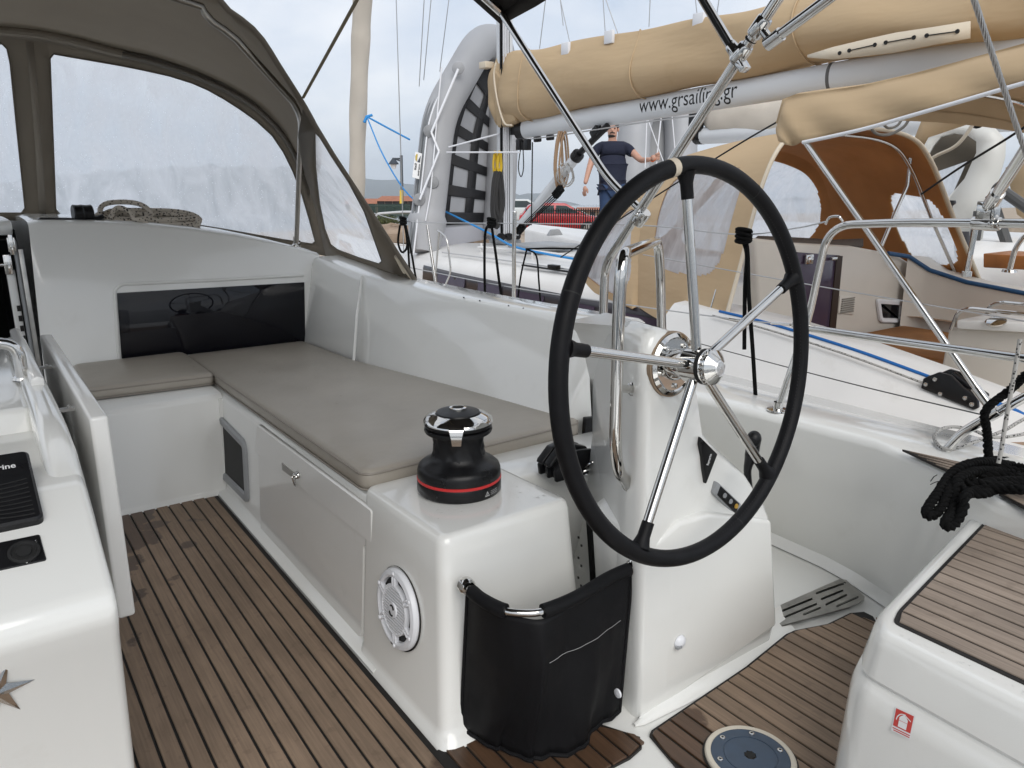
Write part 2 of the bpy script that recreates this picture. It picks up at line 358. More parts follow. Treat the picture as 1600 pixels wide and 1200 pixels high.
def window_mat(name, tint, haze, drops=True, alpha=.5, blue=None):   # clear pvc sheet, wet and milky
    m = bpy.data.materials.new(name); m.use_nodes = True; N = m.node_tree.nodes; K = m.node_tree.links.new; N.clear()
    o = N.new('ShaderNodeOutputMaterial'); g = N.new('ShaderNodeNewGeometry')
    tr = N.new('ShaderNodeBsdfTransparent'); tr.inputs[0].default_value = (*tint, 1)
    tl = N.new('ShaderNodeBsdfTranslucent'); tl.inputs[0].default_value = (.93, .95, .98, 1)
    df = N.new('ShaderNodeBsdfDiffuse'); df.inputs[0].default_value = (.8, .82, .85, 1)
    gl = N.new('ShaderNodeBsdfGlossy'); gl.inputs['Roughness'].default_value = .12; gl.inputs[0].default_value = (.8, .8, .8, 1)
    ms = N.new('ShaderNodeMixShader'); ms.inputs[0].default_value = .12; K(tl.outputs[0], ms.inputs[1]); K(df.outputs[0], ms.inputs[2])
    n = N.new('ShaderNodeTexNoise'); n.inputs['Scale'].default_value = 2.2; n.inputs['Detail'].default_value = 5; n.inputs['Distortion'].default_value = .6
    mp_ = N.new('ShaderNodeMapping'); mp_.inputs['Rotation'].default_value = (.3, .5, .6); mp_.inputs['Scale'].default_value = (5, 5, .9); K(g.outputs['Position'], mp_.inputs[0]); K(mp_.outputs[0], n.inputs['Vector'])
    r = N.new('ShaderNodeMapRange'); r.inputs['From Min'].default_value = .3; r.inputs['From Max'].default_value = .7; r.inputs['To Min'].default_value = haze - .24; r.inputs['To Max'].default_value = haze + .24; K(n.outputs['Fac'], r.inputs[0])
    fac = r.outputs[0]
    if drops:
        v = N.new('ShaderNodeTexVoronoi'); v.inputs['Scale'].default_value = 70; v.inputs['Randomness'].default_value = 1; K(g.outputs['Position'], v.inputs['Vector'])
        v2 = N.new('ShaderNodeMapRange'); v2.inputs['From Min'].default_value = .12; v2.inputs['From Max'].default_value = .22; v2.inputs['To Min'].default_value = 1; v2.inputs['To Max'].default_value = 0; K(v.outputs['Distance'], v2.inputs[0])
        n4 = N.new('ShaderNodeTexNoise'); n4.inputs['Scale'].default_value = 40; K(g.outputs['Position'], n4.inputs['Vector'])
        gt = N.new('ShaderNodeMapRange'); gt.inputs['From Min'].default_value = .5; gt.inputs['From Max'].default_value = .58; gt.inputs['To Max'].default_value = .9; K(n4.outputs['Fac'], gt.inputs[0])
        mu = N.new('ShaderNodeMath'); mu.operation = 'MULTIPLY'; K(v2.outputs[0], mu.inputs[0]); K(gt.outputs[0], mu.inputs[1])
        ad = N.new('ShaderNodeMath'); ad.operation = 'ADD'; ad.use_clamp = True; K(r.outputs[0], ad.inputs[0]); K(mu.outputs[0], ad.inputs[1]); fac = ad.outputs[0]
    mx_ = N.new('ShaderNodeMixShader'); K(fac, mx_.inputs[0]); K(tr.outputs[0], mx_.inputs[1]); K(ms.outputs[0], mx_.inputs[2])
    m2 = N.new('ShaderNodeMixShader'); m2.inputs[0].default_value = .05; K(mx_.outputs[0], m2.inputs[1]); K(gl.outputs[0], m2.inputs[2]); K(m2.outputs[0], o.inputs[0])
    return m
PVC = window_mat('wet_clear_pvc', (.94, .96, .98), .72)
PVCN = window_mat('milky_pvc', (.85, .88, .92), .72, drops=False)
def rope_mat(name, base, fleck, scale=90):
    m = mat(name, base, .85, bump=.7, bscale=350, bdist=.002); N = m.node_tree.nodes; K = m.node_tree.links.new; b = N['Principled BSDF']
    g = N.new('ShaderNodeNewGeometry'); v = N.new('ShaderNodeTexVoronoi'); v.inputs['Scale'].default_value = scale; K(g.outputs['Position'], v.inputs['Vector'])
    r = N.new('ShaderNodeMapRange'); r.inputs['From Min'].default_value = .3; r.inputs['From Max'].default_value = .36; r.inputs['To Min'].default_value = 1; r.inputs['To Max'].default_value = 0; K(v.outputs['Distance'], r.inputs[0])
    mm = N.new('ShaderNodeMix'); mm.data_type = 'RGBA'; mm.inputs[6].default_value = (*base, 1); mm.inputs[7].default_value = (*fleck, 1); K(r.outputs[0], mm.inputs[0]); K(mm.outputs[2], b.inputs['Base Color'])
    return m
FLECK = rope_mat('flecked_rope', (.52, .47, .40), (.04, .035, .03), 75)
FLECK2 = rope_mat('grey_flecked_rope', (.38, .37, .35), (.03, .03, .03), 120)
# ================================================================ our yacht: mouldings and teak
def zs(y): return .44 + (3.3 - y) * .0255       # top of the seat moulding
def zc(y): return .50 + (3.3 - y) * .029        # top of the seat cushions
SEATTOP = plane((0, 3.3, zs(3.3)), (1, 3.3, zs(3.3)), (0, 1.75, zs(1.75)))
CUSHTOP = plane((0, 3.3, zc(3.3)), (1, 3.3, zc(3.3)), (0, 1.75, zc(1.75)))
yacht = thing('sailing_yacht', 'white sailing yacht in the foreground with teak cockpit floor and moulded seats', 'sailing yacht', (0, 1.5, 0))
def inset(p, d):                                 # offset a closed plan outline inwards
    n = len(p); c = sum(((p[i].x * p[(i + 1) % n].y - p[(i + 1) % n].x * p[i].y) for i in range(n)))
    s = 1 if c > 0 else -1; res = []
    for i in range(n):
        a, b, e = p[i - 1], p[i], p[(i + 1) % n]; d1 = (b - a); d2 = (e - b)
        n1 = V((-d1.y, d1.x)).normalized() * s; n2 = V((-d2.y, d2.x)).normalized() * s; m = (n1 + n2)
        m = m.normalized() / max(.5, math.sqrt((1 + n1.dot(n2)) / 2)); res.append(b + m * d)
    return res
def rounded(pts, r, n=5):
    pts = [V(p[:2]) for p in pts]; res = []; m = len(pts)
    for i in range(m):
        a, b, c = pts[i - 1], pts[i], pts[(i + 1) % m]; rr = r[i] if isinstance(r, (list, tuple)) else r
        d1, d2 = a - b, c - b; k = min(rr, d1.length * .45, d2.length * .45); s, e = b + d1.normalized() * k, b + d2.normalized() * k
        for j in range(n + 1):
            t = j / n; res.append(s * (1 - t) ** 2 + b * 2 * t * (1 - t) + e * t * t)
    return res
def densify(p, d):
    res = []; n = len(p)
    for i in range(n):
        a, b = p[i], p[(i + 1) % n]; k = max(1, int((b - a).length / d))
        res += [a.lerp(b, j / k) for j in range(k)]
    return res
# ---- teak laid deck: every plank its own piece, clipped to the outline of its panel
def planks(parent, x0, x1, w, ymin, ymax, z, material, name='plank', gap=.0070, th=.008, zfn=None):
    k = 0; x = x0
    while x < x1 - .004:
        xa, xb = x + gap / 2, min(x + w, x1) - gap / 2; x += w; k += 1
        if xb - xa < .004: continue
        xs = [xa + (xb - xa) * i / 4 for i in range(5)]
        lo = [ymin(q) for q in xs]; hi = [ymax(q) for q in xs]
        keep = [i for i in range(5) if hi[i] - lo[i] > .004]
        if len(keep) < 2: continue
        plan = [V((xs[i], lo[i])) for i in keep] + [V((xs[i], hi[i])) for i in reversed(keep)]
        zz = (lambda p: zfn(p.x, p.y)) if zfn else (lambda p: z)
        mb = MB(); e = .0012; inn = inset(plan, e)
        r0 = [V((p.x, p.y, zz(p) - th)) for p in plan]; r1 = [V((p.x, p.y, zz(p) - e)) for p in plan]; r2 = [V((p.x, p.y, zz(p))) for p in inn]
        mb.loft([r0, r1, r2], cap=False); m = len(plan); h = len(keep)
        o = 2 * m
        mb.add(r2, [(i, i + 1, m - 2 - i, m - 1 - i) for i in range(h - 1)])
        build(mb, name, material, parent, smooth=0)
def interp(pts):
    pts = sorted(pts)
    def f(x):
        if x <= pts[0][0]: return pts[0][1]
        for (a, b), (c, d) in zip(pts, pts[1:]):
            if x <= c: return b + (d - b) * (x - a) / max(1e-9, c - a)
        return pts[-1][1]
    return f
floor = MB()
floor.add([(-1.6, -1.6, -.004), (2.45, -1.6, -.004), (2.45, 4.2, -.004), (-1.6, 4.2, -.004)], [(0, 1, 2, 3)])
floor_o = build(floor, 'cockpit_floor', GEL, yacht, smooth=0)
# caulked bed below the planks (black seams show between them)
bed = MB()
bed.prism([(-.62, .2, -.003), (.7425, .2, -.003), (.7425, 3.222, -.003), (-.62, 3.222, -.003)], (0, 0, .007))
pB = [(.7425, .2), (1.15, .2), (1.165, .98)]
dk = [at(u, v, z=.006) for u, v in ((1000, 1150), (1003, 1166), (985, 1182), (940, 1205))]
darkmax = interp([(.74, 1.345), (.95, 1.345), (1.12, 1.19), (dk[0].x, dk[0].y)])
dkx = max(p.x for p in dk)
bed.prism([(.74, .3, -.003), (dk[3].x, .3, -.003), (dk[3].x, dk[3].y, -.003), (dk[2].x, dk[2].y, -.003), (dk[1].x, dk[1].y, -.003), (dk[0].x, dk[0].y, -.003), (1.11, 1.21, -.003), (.96, 1.35, -.003), (.74, 1.35, -.003)], (0, 0, .0069))
ax_ = [at(u, v, z=.006) for u, v in ((1015, 1147), (1018, 1140), (1165, 1041), (1228, 990), (1242, 984), (1293, 974), (1328, 957), (1350, 955), (1364, 962), (1372, 975))]
axl = at(1060, 1200, z=.006)
bed.prism([V((p.x, p.y, -.003)) for p in ax_] + [V((2.2, .2, -.003)), V((axl.x, .2, -.003)), V((axl.x, axl.y, -.003))], (0, 0, .0072))
build(bed, 'caulking', RUBBER, floor_o, smooth=0)
Z0 = .009
planks(floor_o, .206 - .0484 * 17, .6905, .0484, lambda x: .2, lambda x: 3.215, Z0, TEAK)
planks(floor_o, .6905, .729, .0385, lambda x: .2, lambda x: 3.205, Z0, TEAK)
dmx = interp([(.74, 1.335), (.955, 1.335), (1.10, 1.195), (dk[0].x, dk[0].y), (dk[0].x + .003, dk[1].y)])
dmn = interp([(.74, .25), (dk[3].x - .02, .25), (dk[3].x, dk[3].y), (dk[2].x, dk[2].y + .004), (dk[1].x, dk[1].y + .006)])
planks(floor_o, .755, dkx - .004, .0484, dmn, dmx, Z0, TEAK)
amx = interp([(axl.x, axl.y - .012)] + [(p.x, p.y - .008) for p in ax_])
amn = lambda x: .25
planks(floor_o, axl.x + .006, ax_[-2].x, .0484, amn, amx, Z0, TEAK)

# ---- starboard seat front and forward seat
def seat_ring(y):
    a = zs(y); xf = .80
    return [V(p) for p in ((.7445, y, -.02), (.7445, y, .012), (.752, y, .018), (.778, y, .022), (.786, y, .034), (xf, y, a - .028), (xf + .006, y, a - .010), (xf + .024, y, a), (1.75, y, a), (1.75, y, -.02))]
mb = MB(); mb.loft([seat_ring(y) for y in (1.70, 2.0, 2.4, 2.8, 3.2, 3.9)])
seat_o = build(mb, 'seat_base', GEL, yacht, smooth=50)
mb = MB()
rows = [[V((x, y, z)) for y, z in ((3.215, -.02), (3.215, .012), (3.222, .02), (3.228, .03), (3.222, .42), (3.228, .436), (3.25, .445), (3.96, .445), (3.96, -.02))] for x in (.30, .45, .6, .803)]
mb.loft(rows); build(mb, 'seat_base', GEL, yacht, smooth=50, bevel=0)
# fillet in the inner corner of the two seats
mb = MB(); mb.tube([V((.802, 3.232, .02)), V((.802, 3.232, .425))], .02, 8); build(mb, 'corner_fillet', GEL, yacht)
SFRONT = plane((.786, 3, .034), (.786, 2, .034), (.80, 2, .44))
def onfront(pts, off=0): return [at(u, v, pl=SFRONT) + V((-off, 0, 0)) for u, v in pts]
# locker lid: fits the seat front, stands proud of it, with grooves round it
def yz_slab(name, pts, x_off, th, material, parent, r=.012, bev=.004):
    P = [V((p.y, p.z)) for p in onfront(pts)]; P = rounded(P, r, 4)
    def up(p, o): return V((.786 + .014 * (p.y - .034) / .406 - o, p.x, p.y))
    mb = MB(); I = inset(P, bev); mb.loft([[up(p, x_off - .03) for p in P], [up(p, x_off + th - bev) for p in P], [up(p, x_off + th) for p in I]])
    return build(mb, name, material, parent, smooth=40)
lid = yz_slab('locker_lid', [(405, 662), (586, 796), (586, 852), (572, 853), (569, 992), (560, 997), (410, 833)], 0, .007, GEL2, yacht)
# upper fascia of the lid is a separate step
lid2 = yz_slab('lid_fascia', [(405, 662), (586, 796), (586, 850), (402, 705)], .0005, .0098, GEL2, lid, r=.014)
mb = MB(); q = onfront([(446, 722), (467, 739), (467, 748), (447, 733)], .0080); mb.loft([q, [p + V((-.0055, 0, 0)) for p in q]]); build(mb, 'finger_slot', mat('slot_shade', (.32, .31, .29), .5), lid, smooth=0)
# turn-button latch
lc = at(471, 741, pl=SFRONT) + V((-.012, 0, 0))
mb = MB(); mb.lathe([(0, .006), (.012, .006), (.014, .003), (.014, 0)], lc, (-1, 0, 0), 20)
for k in (-1, 1): mb.tube([lc + V((-.007, k * .009, .0)), lc + V((-.016, k * .008, -.006)), lc + V((-.012, k * .012, -.026)), lc + V((-.010, 0, -.036))], .0026, 6)
mb.tube([lc + V((-.010, -.010, 0)), lc + V((-.010, .010, 0))], .005, 8); mb.sphere(lc + V((-.012, 0, .001)), .006, 6)
build(mb, 'latch', STEEL, lid)
# panel beside the lid with the opening portlight
pc = rounded([V((p.y, p.z)) for p in onfront([(342, 645), (386, 690), (391, 788), (345, 742)])], .05, 6)
def upx(p, o): return V((.786 + .014 * (p.y - .034) / .406 - o, p.x, p.y))
port = thing('portlight', 'grey framed opening portlight with dark pane low in the seat front', 'portlight', upx(sum(pc, V((0, 0))) / len(pc), 0))
mb = MB(); mb.loft([[upx(p, -.01) for p in pc], [upx(p, .008) for p in pc], [upx(p, .014) for p in inset(pc, .008)], [upx(p, .012) for p in inset(pc, .030)], [upx(p, .002) for p in inset(pc, .037)]], cap=False); build(mb, 'frame', GREYPL, port, smooth=40)
mb = MB(); mb.poly([upx(p, .003) for p in inset(pc, .034)]); build(mb, 'pane', SMOKE, port, smooth=0)

# ---- winch plinth
mb = MB()
def sq(x0, x1, y0, y1, z, r=.035): return [V((p.x, p.y, z)) for p in rounded([(x0, y0), (x1, y0), (x1, y1), (x0, y1)], r, 5)]
def sq2(x0, x1, y0, y1, zf, r=.035, d=0): return [V((p.x, p.y, zf(p.x, p.y) - d)) for p in rounded([(x0, y0), (x1, y0), (x1, y1), (x0, y1)], r, 5)]
ptz = lambda x, y: .512 + (x - .8) * .012 - (y - 1.4) * .03
mb.loft([sq(.742, 1.24, 1.318, 1.84, -.02, .05), sq(.745, 1.24, 1.322, 1.84, .010, .05), sq(.757, 1.225, 1.340, 1.83, .020, .045), sq(.764, 1.212, 1.352, 1.826, .040), sq(.79, 1.190, 1.388, 1.823, .40),
         sq2(.7955, 1.183, 1.396, 1.82, ptz, .034, .022), sq2(.800, 1.178, 1.401, 1.82, ptz, .03, .008), sq2(.808, 1.171, 1.409, 1.815, ptz, .026, .001), sq2(.818, 1.16, 1.42, 1.81, ptz, .02)])
build(mb, 'winch_plinth', GEL, yacht, smooth=60)
mb = MB(); mb.hull8([(1.15, 1.60, -.02), (1.75, 1.60, -.02), (1.75, 1.85, -.02), (1.15, 1.85, -.02)], [(1.15, 1.62, .503), (1.75, 1.62, .50), (1.75, 1.85, .495), (1.15, 1.85, .495)])
build(mb, 'coaming_foot', GEL, yacht, bevel=.02, seg=3)
# slotted strip on the corner of the plinth
mb = MB()
for k in range(6): 
    for j in (0, 1):
        mb.box((1.2035 - .0012 * k, 1.375 + j * .012, .10 + k * .058 + j * .018), (.002, .006, .006))
build(mb, 'vent_slots', RUBBER, yacht, smooth=0)
# ---- cockpit coaming (backrest)
cb = [at(u, v, pl=CUSHTOP) for u, v in ((492, 533), (553, 560), (625, 582), (700, 604), (790, 631), (866, 655))]
ctp = [V((1.515, 3.96, .915)), at(567, 431, x=1.535), at(690, 459, x=1.60), at(790, 478, x=1.645), at(880, 494, x=1.68), at(943, 506, x=1.70)]
cb = [V((1.43, 3.97, .5))] + cb[1:]
cbx = resample(cb, 14); ctx = resample(ctp, 14)
rows = []
for b, t in zip(cbx, ctx):
    b = V((b.x, b.y, b.z - .06)); d = V((1, .06, 0))
    rows.append([b, b.lerp(t, .5), b.lerp(t, .93), t + V((.004, 0, -.012)), t + V((.012, 0, -.003)), t + V((.026, 0, .001)), t + d * .17, t + d * .185 + V((0, 0, -.006)), t + d * .195 + V((0, 0, -.03)), V((t.x + .28, t.y, .50)), V((t.x + .28, t.y, .3)), V((b.x + .1, b.y, .3))])
e = rows[-1]; 
cc_ = sum(e, V((0, 0, 0))) / len(e)
rows.append([p.lerp(cc_, .05) + V((.008, -.016, 0)) for p in e]); rows.append([cc_ + V((.008, -.018, 0))] * len(e))
mb = MB(); mb.loft(rows, cap=False); build(mb, 'coaming', GEL, yacht, smooth=50)
mb = MB(); a, b = at(566, 432, x=1.533), at(551, 556, x=1.405); mb.tube([a + V((-.002, 0, 0)), a.lerp(b, .5) + V((-.004, 0, 0)), b + V((0, 0, -.05))], .007, 6); build(mb, 'moulding_seam', GEL, yacht)
mb = MB()
for u, v in ((723, 465), (748, 470), (793, 478), (816, 482)): mb.sphere(at(u, v, x=1.62 + (u - 723) * .0005) + V((.005, 0, 0)), .0032, 4)
build(mb, 'gelcoat_chips', RUBBER, yacht)
# ---- cabin front with dark window, companionway and coachroof
top = [at(u, v, y=3.95) for u, v in ((45, 356), (60, 352), (150, 352), (230, 355), (300, 362), (370, 372), (430, 384), (480, 396), (500, 402))]
bx = [V((p.x, p.z)) for p in top]
face = [V((.205, -.02))] + [V((p.x, p.y - .0)) for p in bx] + [V((1.60, .85)), V((1.60, -.02))]
mb = MB(); n = len(face)
rings = [[V((p.x, 3.95, p.y)) for p in face]]
mb.poly(rings[0][::-1])
tl = [V((p.x, 3.95, p.y)) for p in bx]
roofrows = [tl]
for dy, dz, s in ((.008, .010, 0), (.025, .018, 0), (.06, .024, 0), (.3, .03, 0), (.6, .03, .0), (1.2, .01, .02), (2.2, -.05, .08), (3.6, -.16, .22)):
    roofrows.append([V((p.x - s * max(0, p.x), p.y + dy, p.z + dz)) for p in tl])
mb.grid(roofrows)
left = [r[0] for r in roofrows]; mb.grid([left, [V((p.x, p.y, .3)) for p in left]])
right = [r[-1] for r in roofrows]; mb.grid([right, [V((p.x + .03, p.y, .55)) for p in right]])
cabin = build(mb, 'cabin_front', GEL, yacht, smooth=45, weld=True)
wq = [at(u, v, y=3.944) for u, v in ((183, 458), (476, 441), (477.5, 534), (190.5, 566))]
mb = MB(); mb.prism(wq, (0, .03, 0)); win = build(mb, 'cabin_window', DGLASS, yacht, bevel=.003, smooth=30)
rim = [at(u, v, y=3.947) for u, v in ((186, 566), (179, 452), (190, 444), (330, 438), (474, 430))]
mb = MB(); mb.tube(fillet(rim, .03), .008, 8); build(mb, 'window_recess_edge', GEL, yacht)
# companionway
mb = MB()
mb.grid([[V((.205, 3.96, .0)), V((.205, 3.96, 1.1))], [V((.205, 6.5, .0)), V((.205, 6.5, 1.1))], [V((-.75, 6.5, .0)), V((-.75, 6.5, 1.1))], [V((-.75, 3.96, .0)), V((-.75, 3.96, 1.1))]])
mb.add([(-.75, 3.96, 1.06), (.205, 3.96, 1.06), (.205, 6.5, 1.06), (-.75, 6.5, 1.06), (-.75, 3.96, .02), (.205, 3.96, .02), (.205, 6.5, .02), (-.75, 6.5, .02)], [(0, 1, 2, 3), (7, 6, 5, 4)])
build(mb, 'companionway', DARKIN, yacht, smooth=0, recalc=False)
mb = MB(); mb.loft([[V((x, y, z)) for y, z in ((4.02, 1.075), (4.02, 1.125), (4.05, 1.14), (5.4, 1.13), (5.4, 1.08))] for x in (-.74, .2)]); build(mb, 'sliding_hatch', GEL, yacht, bevel=.01)
mb = MB(); mb.box((.196, 3.985, .70), (.016, .05, .72)); build(mb, 'companionway_jamb', GREYPL, yacht, bevel=.006)
mb = MB(); mb.box((.166, 4.02, .62), (.034, .03, .62)); wd = build(mb, 'companionway_door', GEL2, yacht, bevel=.006)
for k in range(5): mb = MB(); mb.box((.174, 4.001, .76 - .045 * k), (.014, .012, .024)); build(mb, 'vent_slot', RUBBER, wd, smooth=0)
mb = MB(); mb.box((.160, 3.99, .955), (.03, .03, .085)); mb.tube([V((.128, 3.985, .955)), V((.15, 3.985, .955))], .009, 10); build(mb, 'door_lock', STEEL, wd, bevel=.005)
mb = MB(); mb.box((.182, 3.955, 1.04), (.016, .02, .085)); mb.tube([V((.172, 3.95, 1.07)), V((.172, 3.95, 1.01))], .004, 8); mb.tube([V((.194, 3.95, 1.07)), V((.194, 3.95, 1.01))], .004, 8); build(mb, 'hinge', STEEL, yacht, bevel=.003)
# steel trim strip down the edge of the companionway
mb = MB(); mb.box((.212, 3.946, .62), (.018, .008, .80)); build(mb, 'edge_trim', BSTEEL, yacht, bevel=.002)

# ---- cushions
def pad(name, plan, label, lo, hi):
    P = densify(rounded(plan, .045, 6), .05)
    rings = []
    for d, kind, dz in ((.014, 0, .0), (.002, 0, .008), (-.002, 0, .020), (.0, 1, -.017), (.004, 1, -.008), (.010, 1, -.003), (.018, 1, .0)):
        I = inset(P, d); rings.append([V((p.x, p.y, (lo if kind == 0 else hi)(p.y) + dz)) for p in I])
    mb = MB(); mb.loft(rings, cap=False)
    I = inset(P, .018); m = len(I)
    def dist(q):
        best = 9
        for i in range(m):
            a_, b_ = I[i], I[(i + 1) % m]; d_ = b_ - a_; t = max(0, min(1, (q - a_).dot(d_) / max(1e-9, d_.length_squared))); best = min(best, (q - a_ - d_ * t).length)
        return best
    x0, x1 = min(p.x for p in I), max(p.x for p in I); y0, y1 = min(p.y for p in I), max(p.y for p in I); pin_ = []
    st_ = .055
    for i in range(1, int((x1 - x0) / st_) + 1):
        for j in range(1, int((y1 - y0) / st_) + 1):
            q = V((x0 + i * st_ + .011 * math.sin(j * 7.1), y0 + j * st_ + .011 * math.sin(i * 5.3)))
            w_ = 0; k = m - 1
            for i2 in range(m):
                if (I[i2].y > q.y) != (I[k].y > q.y) and q.x < (I[k].x - I[i2].x) * (q.y - I[i2].y) / (I[k].y - I[i2].y) + I[i2].x: w_ ^= 1
                k = i2
            if w_ and dist(q) > .012: pin_.append((q.x, q.y))
    def lift(a_, b_):
        t = min(1, dist(V((a_, b_))) / .22); return V((a_, b_, hi(b_) + .014 * (1 - (1 - t) ** 2) + .0018 * math.sin(a_ * 23 + b_ * 9) * t + .0022 * math.sin(a_ * 9 - b_ * 17 + 1) * t))
    mb.holed([(p.x, p.y) for p in I], [], lift, inner=pin_)
    o = build(mb, name, VINYL, smooth=60, weld=True); tag(o, label, 'cushion')
    r = [V((p.x, p.y, hi(p.y) - .013)) for p in inset(P, -.0005)]
    m2 = MB(); m2.tube(r, .0032, 6, closed=True); build(m2, 'piping', PIPING, o)
    r = [V((p.x, p.y, lo(p.y) + .006)) for p in inset(P, -.0005)]
    m2 = MB(); m2.tube(r, .003, 6, closed=True); build(m2, 'piping', PIPING, o)
    return o
ca = at(600, 752, pl=CUSHTOP); cf = at(333, 578, pl=CUSHTOP)
pad('seat_cushion', [(cf.x - .012, 3.43), (cf.x - .012, 3.93), (1.425, 3.93), (1.425, 3.27), (1.51, 2.6), (1.575, 2.05), (1.60, 1.845), (ca.x - .012, 1.815)], 'long taupe vinyl seat cushion along the side coaming beside the winch', lambda y: zs(y) + .002, zc)
pad('seat_cushion', [(.335, 3.40), (.335, 3.93), (cf.x - .014, 3.93), (cf.x - .014, 3.40), (cf.x - .03, 3.37)], 'short taupe vinyl seat cushion against the cabin front under the dark window', lambda y: .447, lambda y: zc(3.4) + .003)

# ---- side deck, helm well and hull
WZ = .53
wt = [at(u, v, z=WZ) for u, v in ((1095, 620), (1247, 657), (1372, 689), (1475, 736), (1560, 785))]
wb = [at(u, v, z=.0) for u, v in ((1210, 846), (1290, 882), (1332, 905), (1400, 950), (1440, 985))]
wt = [V((wt[0].x - .02, 2.0, WZ))] + wt; wb = [V((wb[0].x, 2.0, 0))] + wb
mb = MB()
n_ = len(wt)
r0 = [b + V((-.03, 0, .0)) for b in wb]; r1 = [b + V((0, 0, .03)) for b in wb]
r2 = [t + V((-.004, 0, -.03)) for t in wt]; r3 = [t + V((.004, .002, -.008)) for t in wt]; r4 = [t + V((.02, .01, 0)) for t in wt]
r5 = [V((max(t.x + .10, 2.30 + .0 * i), t.y + .03, WZ + .004)) for i, t in enumerate(wt)]; r6 = [V((2.62, t.y + .10, WZ - .035)) for t in wt]; r7 = [V((2.66, t.y + .12, WZ - .06)) for t in wt]; r8 = [V((2.60, t.y + .12, -1.4)) for t in wt]
# continue aft
for r in (r0, r1, r2, r3, r4, r5, r6, r7, r8):
    l = r[-1]; r.append(l + V((-.05, -.5, 0))); r.append(r[-1] + V((0, -1.2, 0)))
    if r is r6 or r is r7 or r is r8: r[-1].x = r[-3].x - .1; r[-2].x = r[-3].x - .03
mb.grid([r0, r1, r2, r3, r4, r5, r6, r7, r8]); build(mb, 'side_moulding', GEL, yacht, smooth=50)
mb = MB(); mb.hull8([(1.6, 1.98, -.02), (2.4, 1.98, -.02), (2.4, 2.2, -.02), (1.6, 2.2, -.02)], [(1.6, 1.99, WZ), (2.4, 1.99, WZ), (2.4, 2.2, WZ), (1.6, 2.2, WZ)]); build(mb, 'well_end', GEL, yacht, bevel=.02, seg=3)
dkp = [(1.75, 1.95, WZ - .01), (2.62, 2.05, WZ - .035), (2.62, 3.5, WZ - .02), (2.45, 5.5, WZ + .06), (2.0, 7.6, WZ + .14), (.9, 9.6, WZ + .2), (-.1, 10.6, WZ + .24), (-.1, 7, WZ + .2), (1.55, 4.0, WZ + .05)]
mb = MB(); mb.poly(dkp)
mb.grid([[V(p) for p in dkp[1:7]], [V((p[0] + .04, p[1], p[2] - .04)) for p in dkp[1:7]], [V((p[0] - .1, p[1], -1.4)) for p in dkp[1:7]]])
build(mb, 'side_deck', NONSKID, yacht, smooth=30)
# drain grate recess and well pan
gq = [at(u, v, z=.012) for u, v in ((1216, 946), (1316, 906), (1352, 937), (1328, 950), (1296, 961), (1220, 976))]
# ---- teak corner piece on the side deck and aft deck
tq = [at(u, v, z=WZ + .012) for u, v in ((1410, 702), (1500, 722), (1500, 742), (1478, 734))]
mb = MB(); mb.prism(tq, (0, 0, -.006)); tb = build(mb, 'teak_inlay', RUBBER, yacht, smooth=0)
for k in range(4):
    a = tq[0].lerp(tq[1], .06).lerp(tq[3], .08 + .22 * k + .02); b1 = tq[1].lerp(tq[2], .06 + .235 * k); b2 = tq[1].lerp(tq[2], .06 + .235 * k + .18)
    a2 = tq[0].lerp(tq[3], .2 + .2 * k).lerp(tq[1], .05); mb = MB(); mb.prism([p + V((0, 0, .003)) for p in (a, b1, b2)], (0, 0, -.006)); build(mb, 'plank', TEAKS, tb, smooth=0)

# ---- helm pedestal
PY = 1.15
poly = [(1000, 1136), (1002, 1000), (1004, 900), (1007, 750), (1010, 620), (1013, 545), (1020, 524), (1037, 513), (1056, 517), (1072, 535), (1082, 565), (1090, 620), (1098, 668), (1112, 688), (1168, 742), (1198, 790), (1206, 812), (1209, 900), (1213, 978), (1206, 992)]
ring = []
for u, v in poly:
    p = at(u, v, y=PY); fl_ = .05 if (u > 1095 and 660 < v < 800) else 0; ring.append(at(u, v, y=PY + .04 * (p.x - 1.16) + fl_))
ring[0].z = ring[-1].z = -.01
def pedring(t):
    res = []
    for p in ring:
        c = V((1.33 if p.z < .7 else 1.28, p.y, p.z)); q = V((p.x, p.y + .36 * t, p.z))
        q.x = p.x + (.16 * t if p.x < 1.25 else -.02 * t) * (1 if p.z > .5 else max(.35, p.z / .5)); q.z = p.z - .03 * t * max(0, p.z); res.append(q)
    return res
def shr(r, d):
    c = sum(r, V((0, 0, 0))) / len(r); return [p + (c - p).normalized() * d for p in r]
R0 = pedring(0)
F0, FB = shr(R0, .03), pedring(1.0)
mb = MB(); mb.loft([F0, [p + V((0, .004, 0)) for p in shr(R0, .014)], [p + V((0, .014, 0)) for p in shr(R0, .004)], [p + V((0, .032, 0)) for p in R0], pedring(.5), FB], cap=False)
def flatcap(Rg):
    c_ = sum(Rg, V((0, 0, 0))) / len(Rg); k_ = .04
    def f(x, z):
        return min(Rg, key=lambda p: (p.x - x) ** 2 + (p.z - z) ** 2).copy()
    mb.holed([(p.x, p.z) for p in Rg], [], f)
flatcap(F0); flatcap(FB)
ped = build(mb, 'helm_pedestal', GEL, yacht, smooth=50, weld=True)
ft_ = [at(u, v, y=PY + .012) for u, v in ((1020, 850), (1060, 815), (1106, 802), (1204, 812), (1208, 900), (1212, 976), (1200, 985), (1020, 1112))]
mb = MB(); mb.prism([p + V((0, -.006, 0)) for p in ft_], (0, .25, 0)); build(mb, 'pedestal_foot', GEL, yacht, bevel=.012, seg=3, smooth=50)
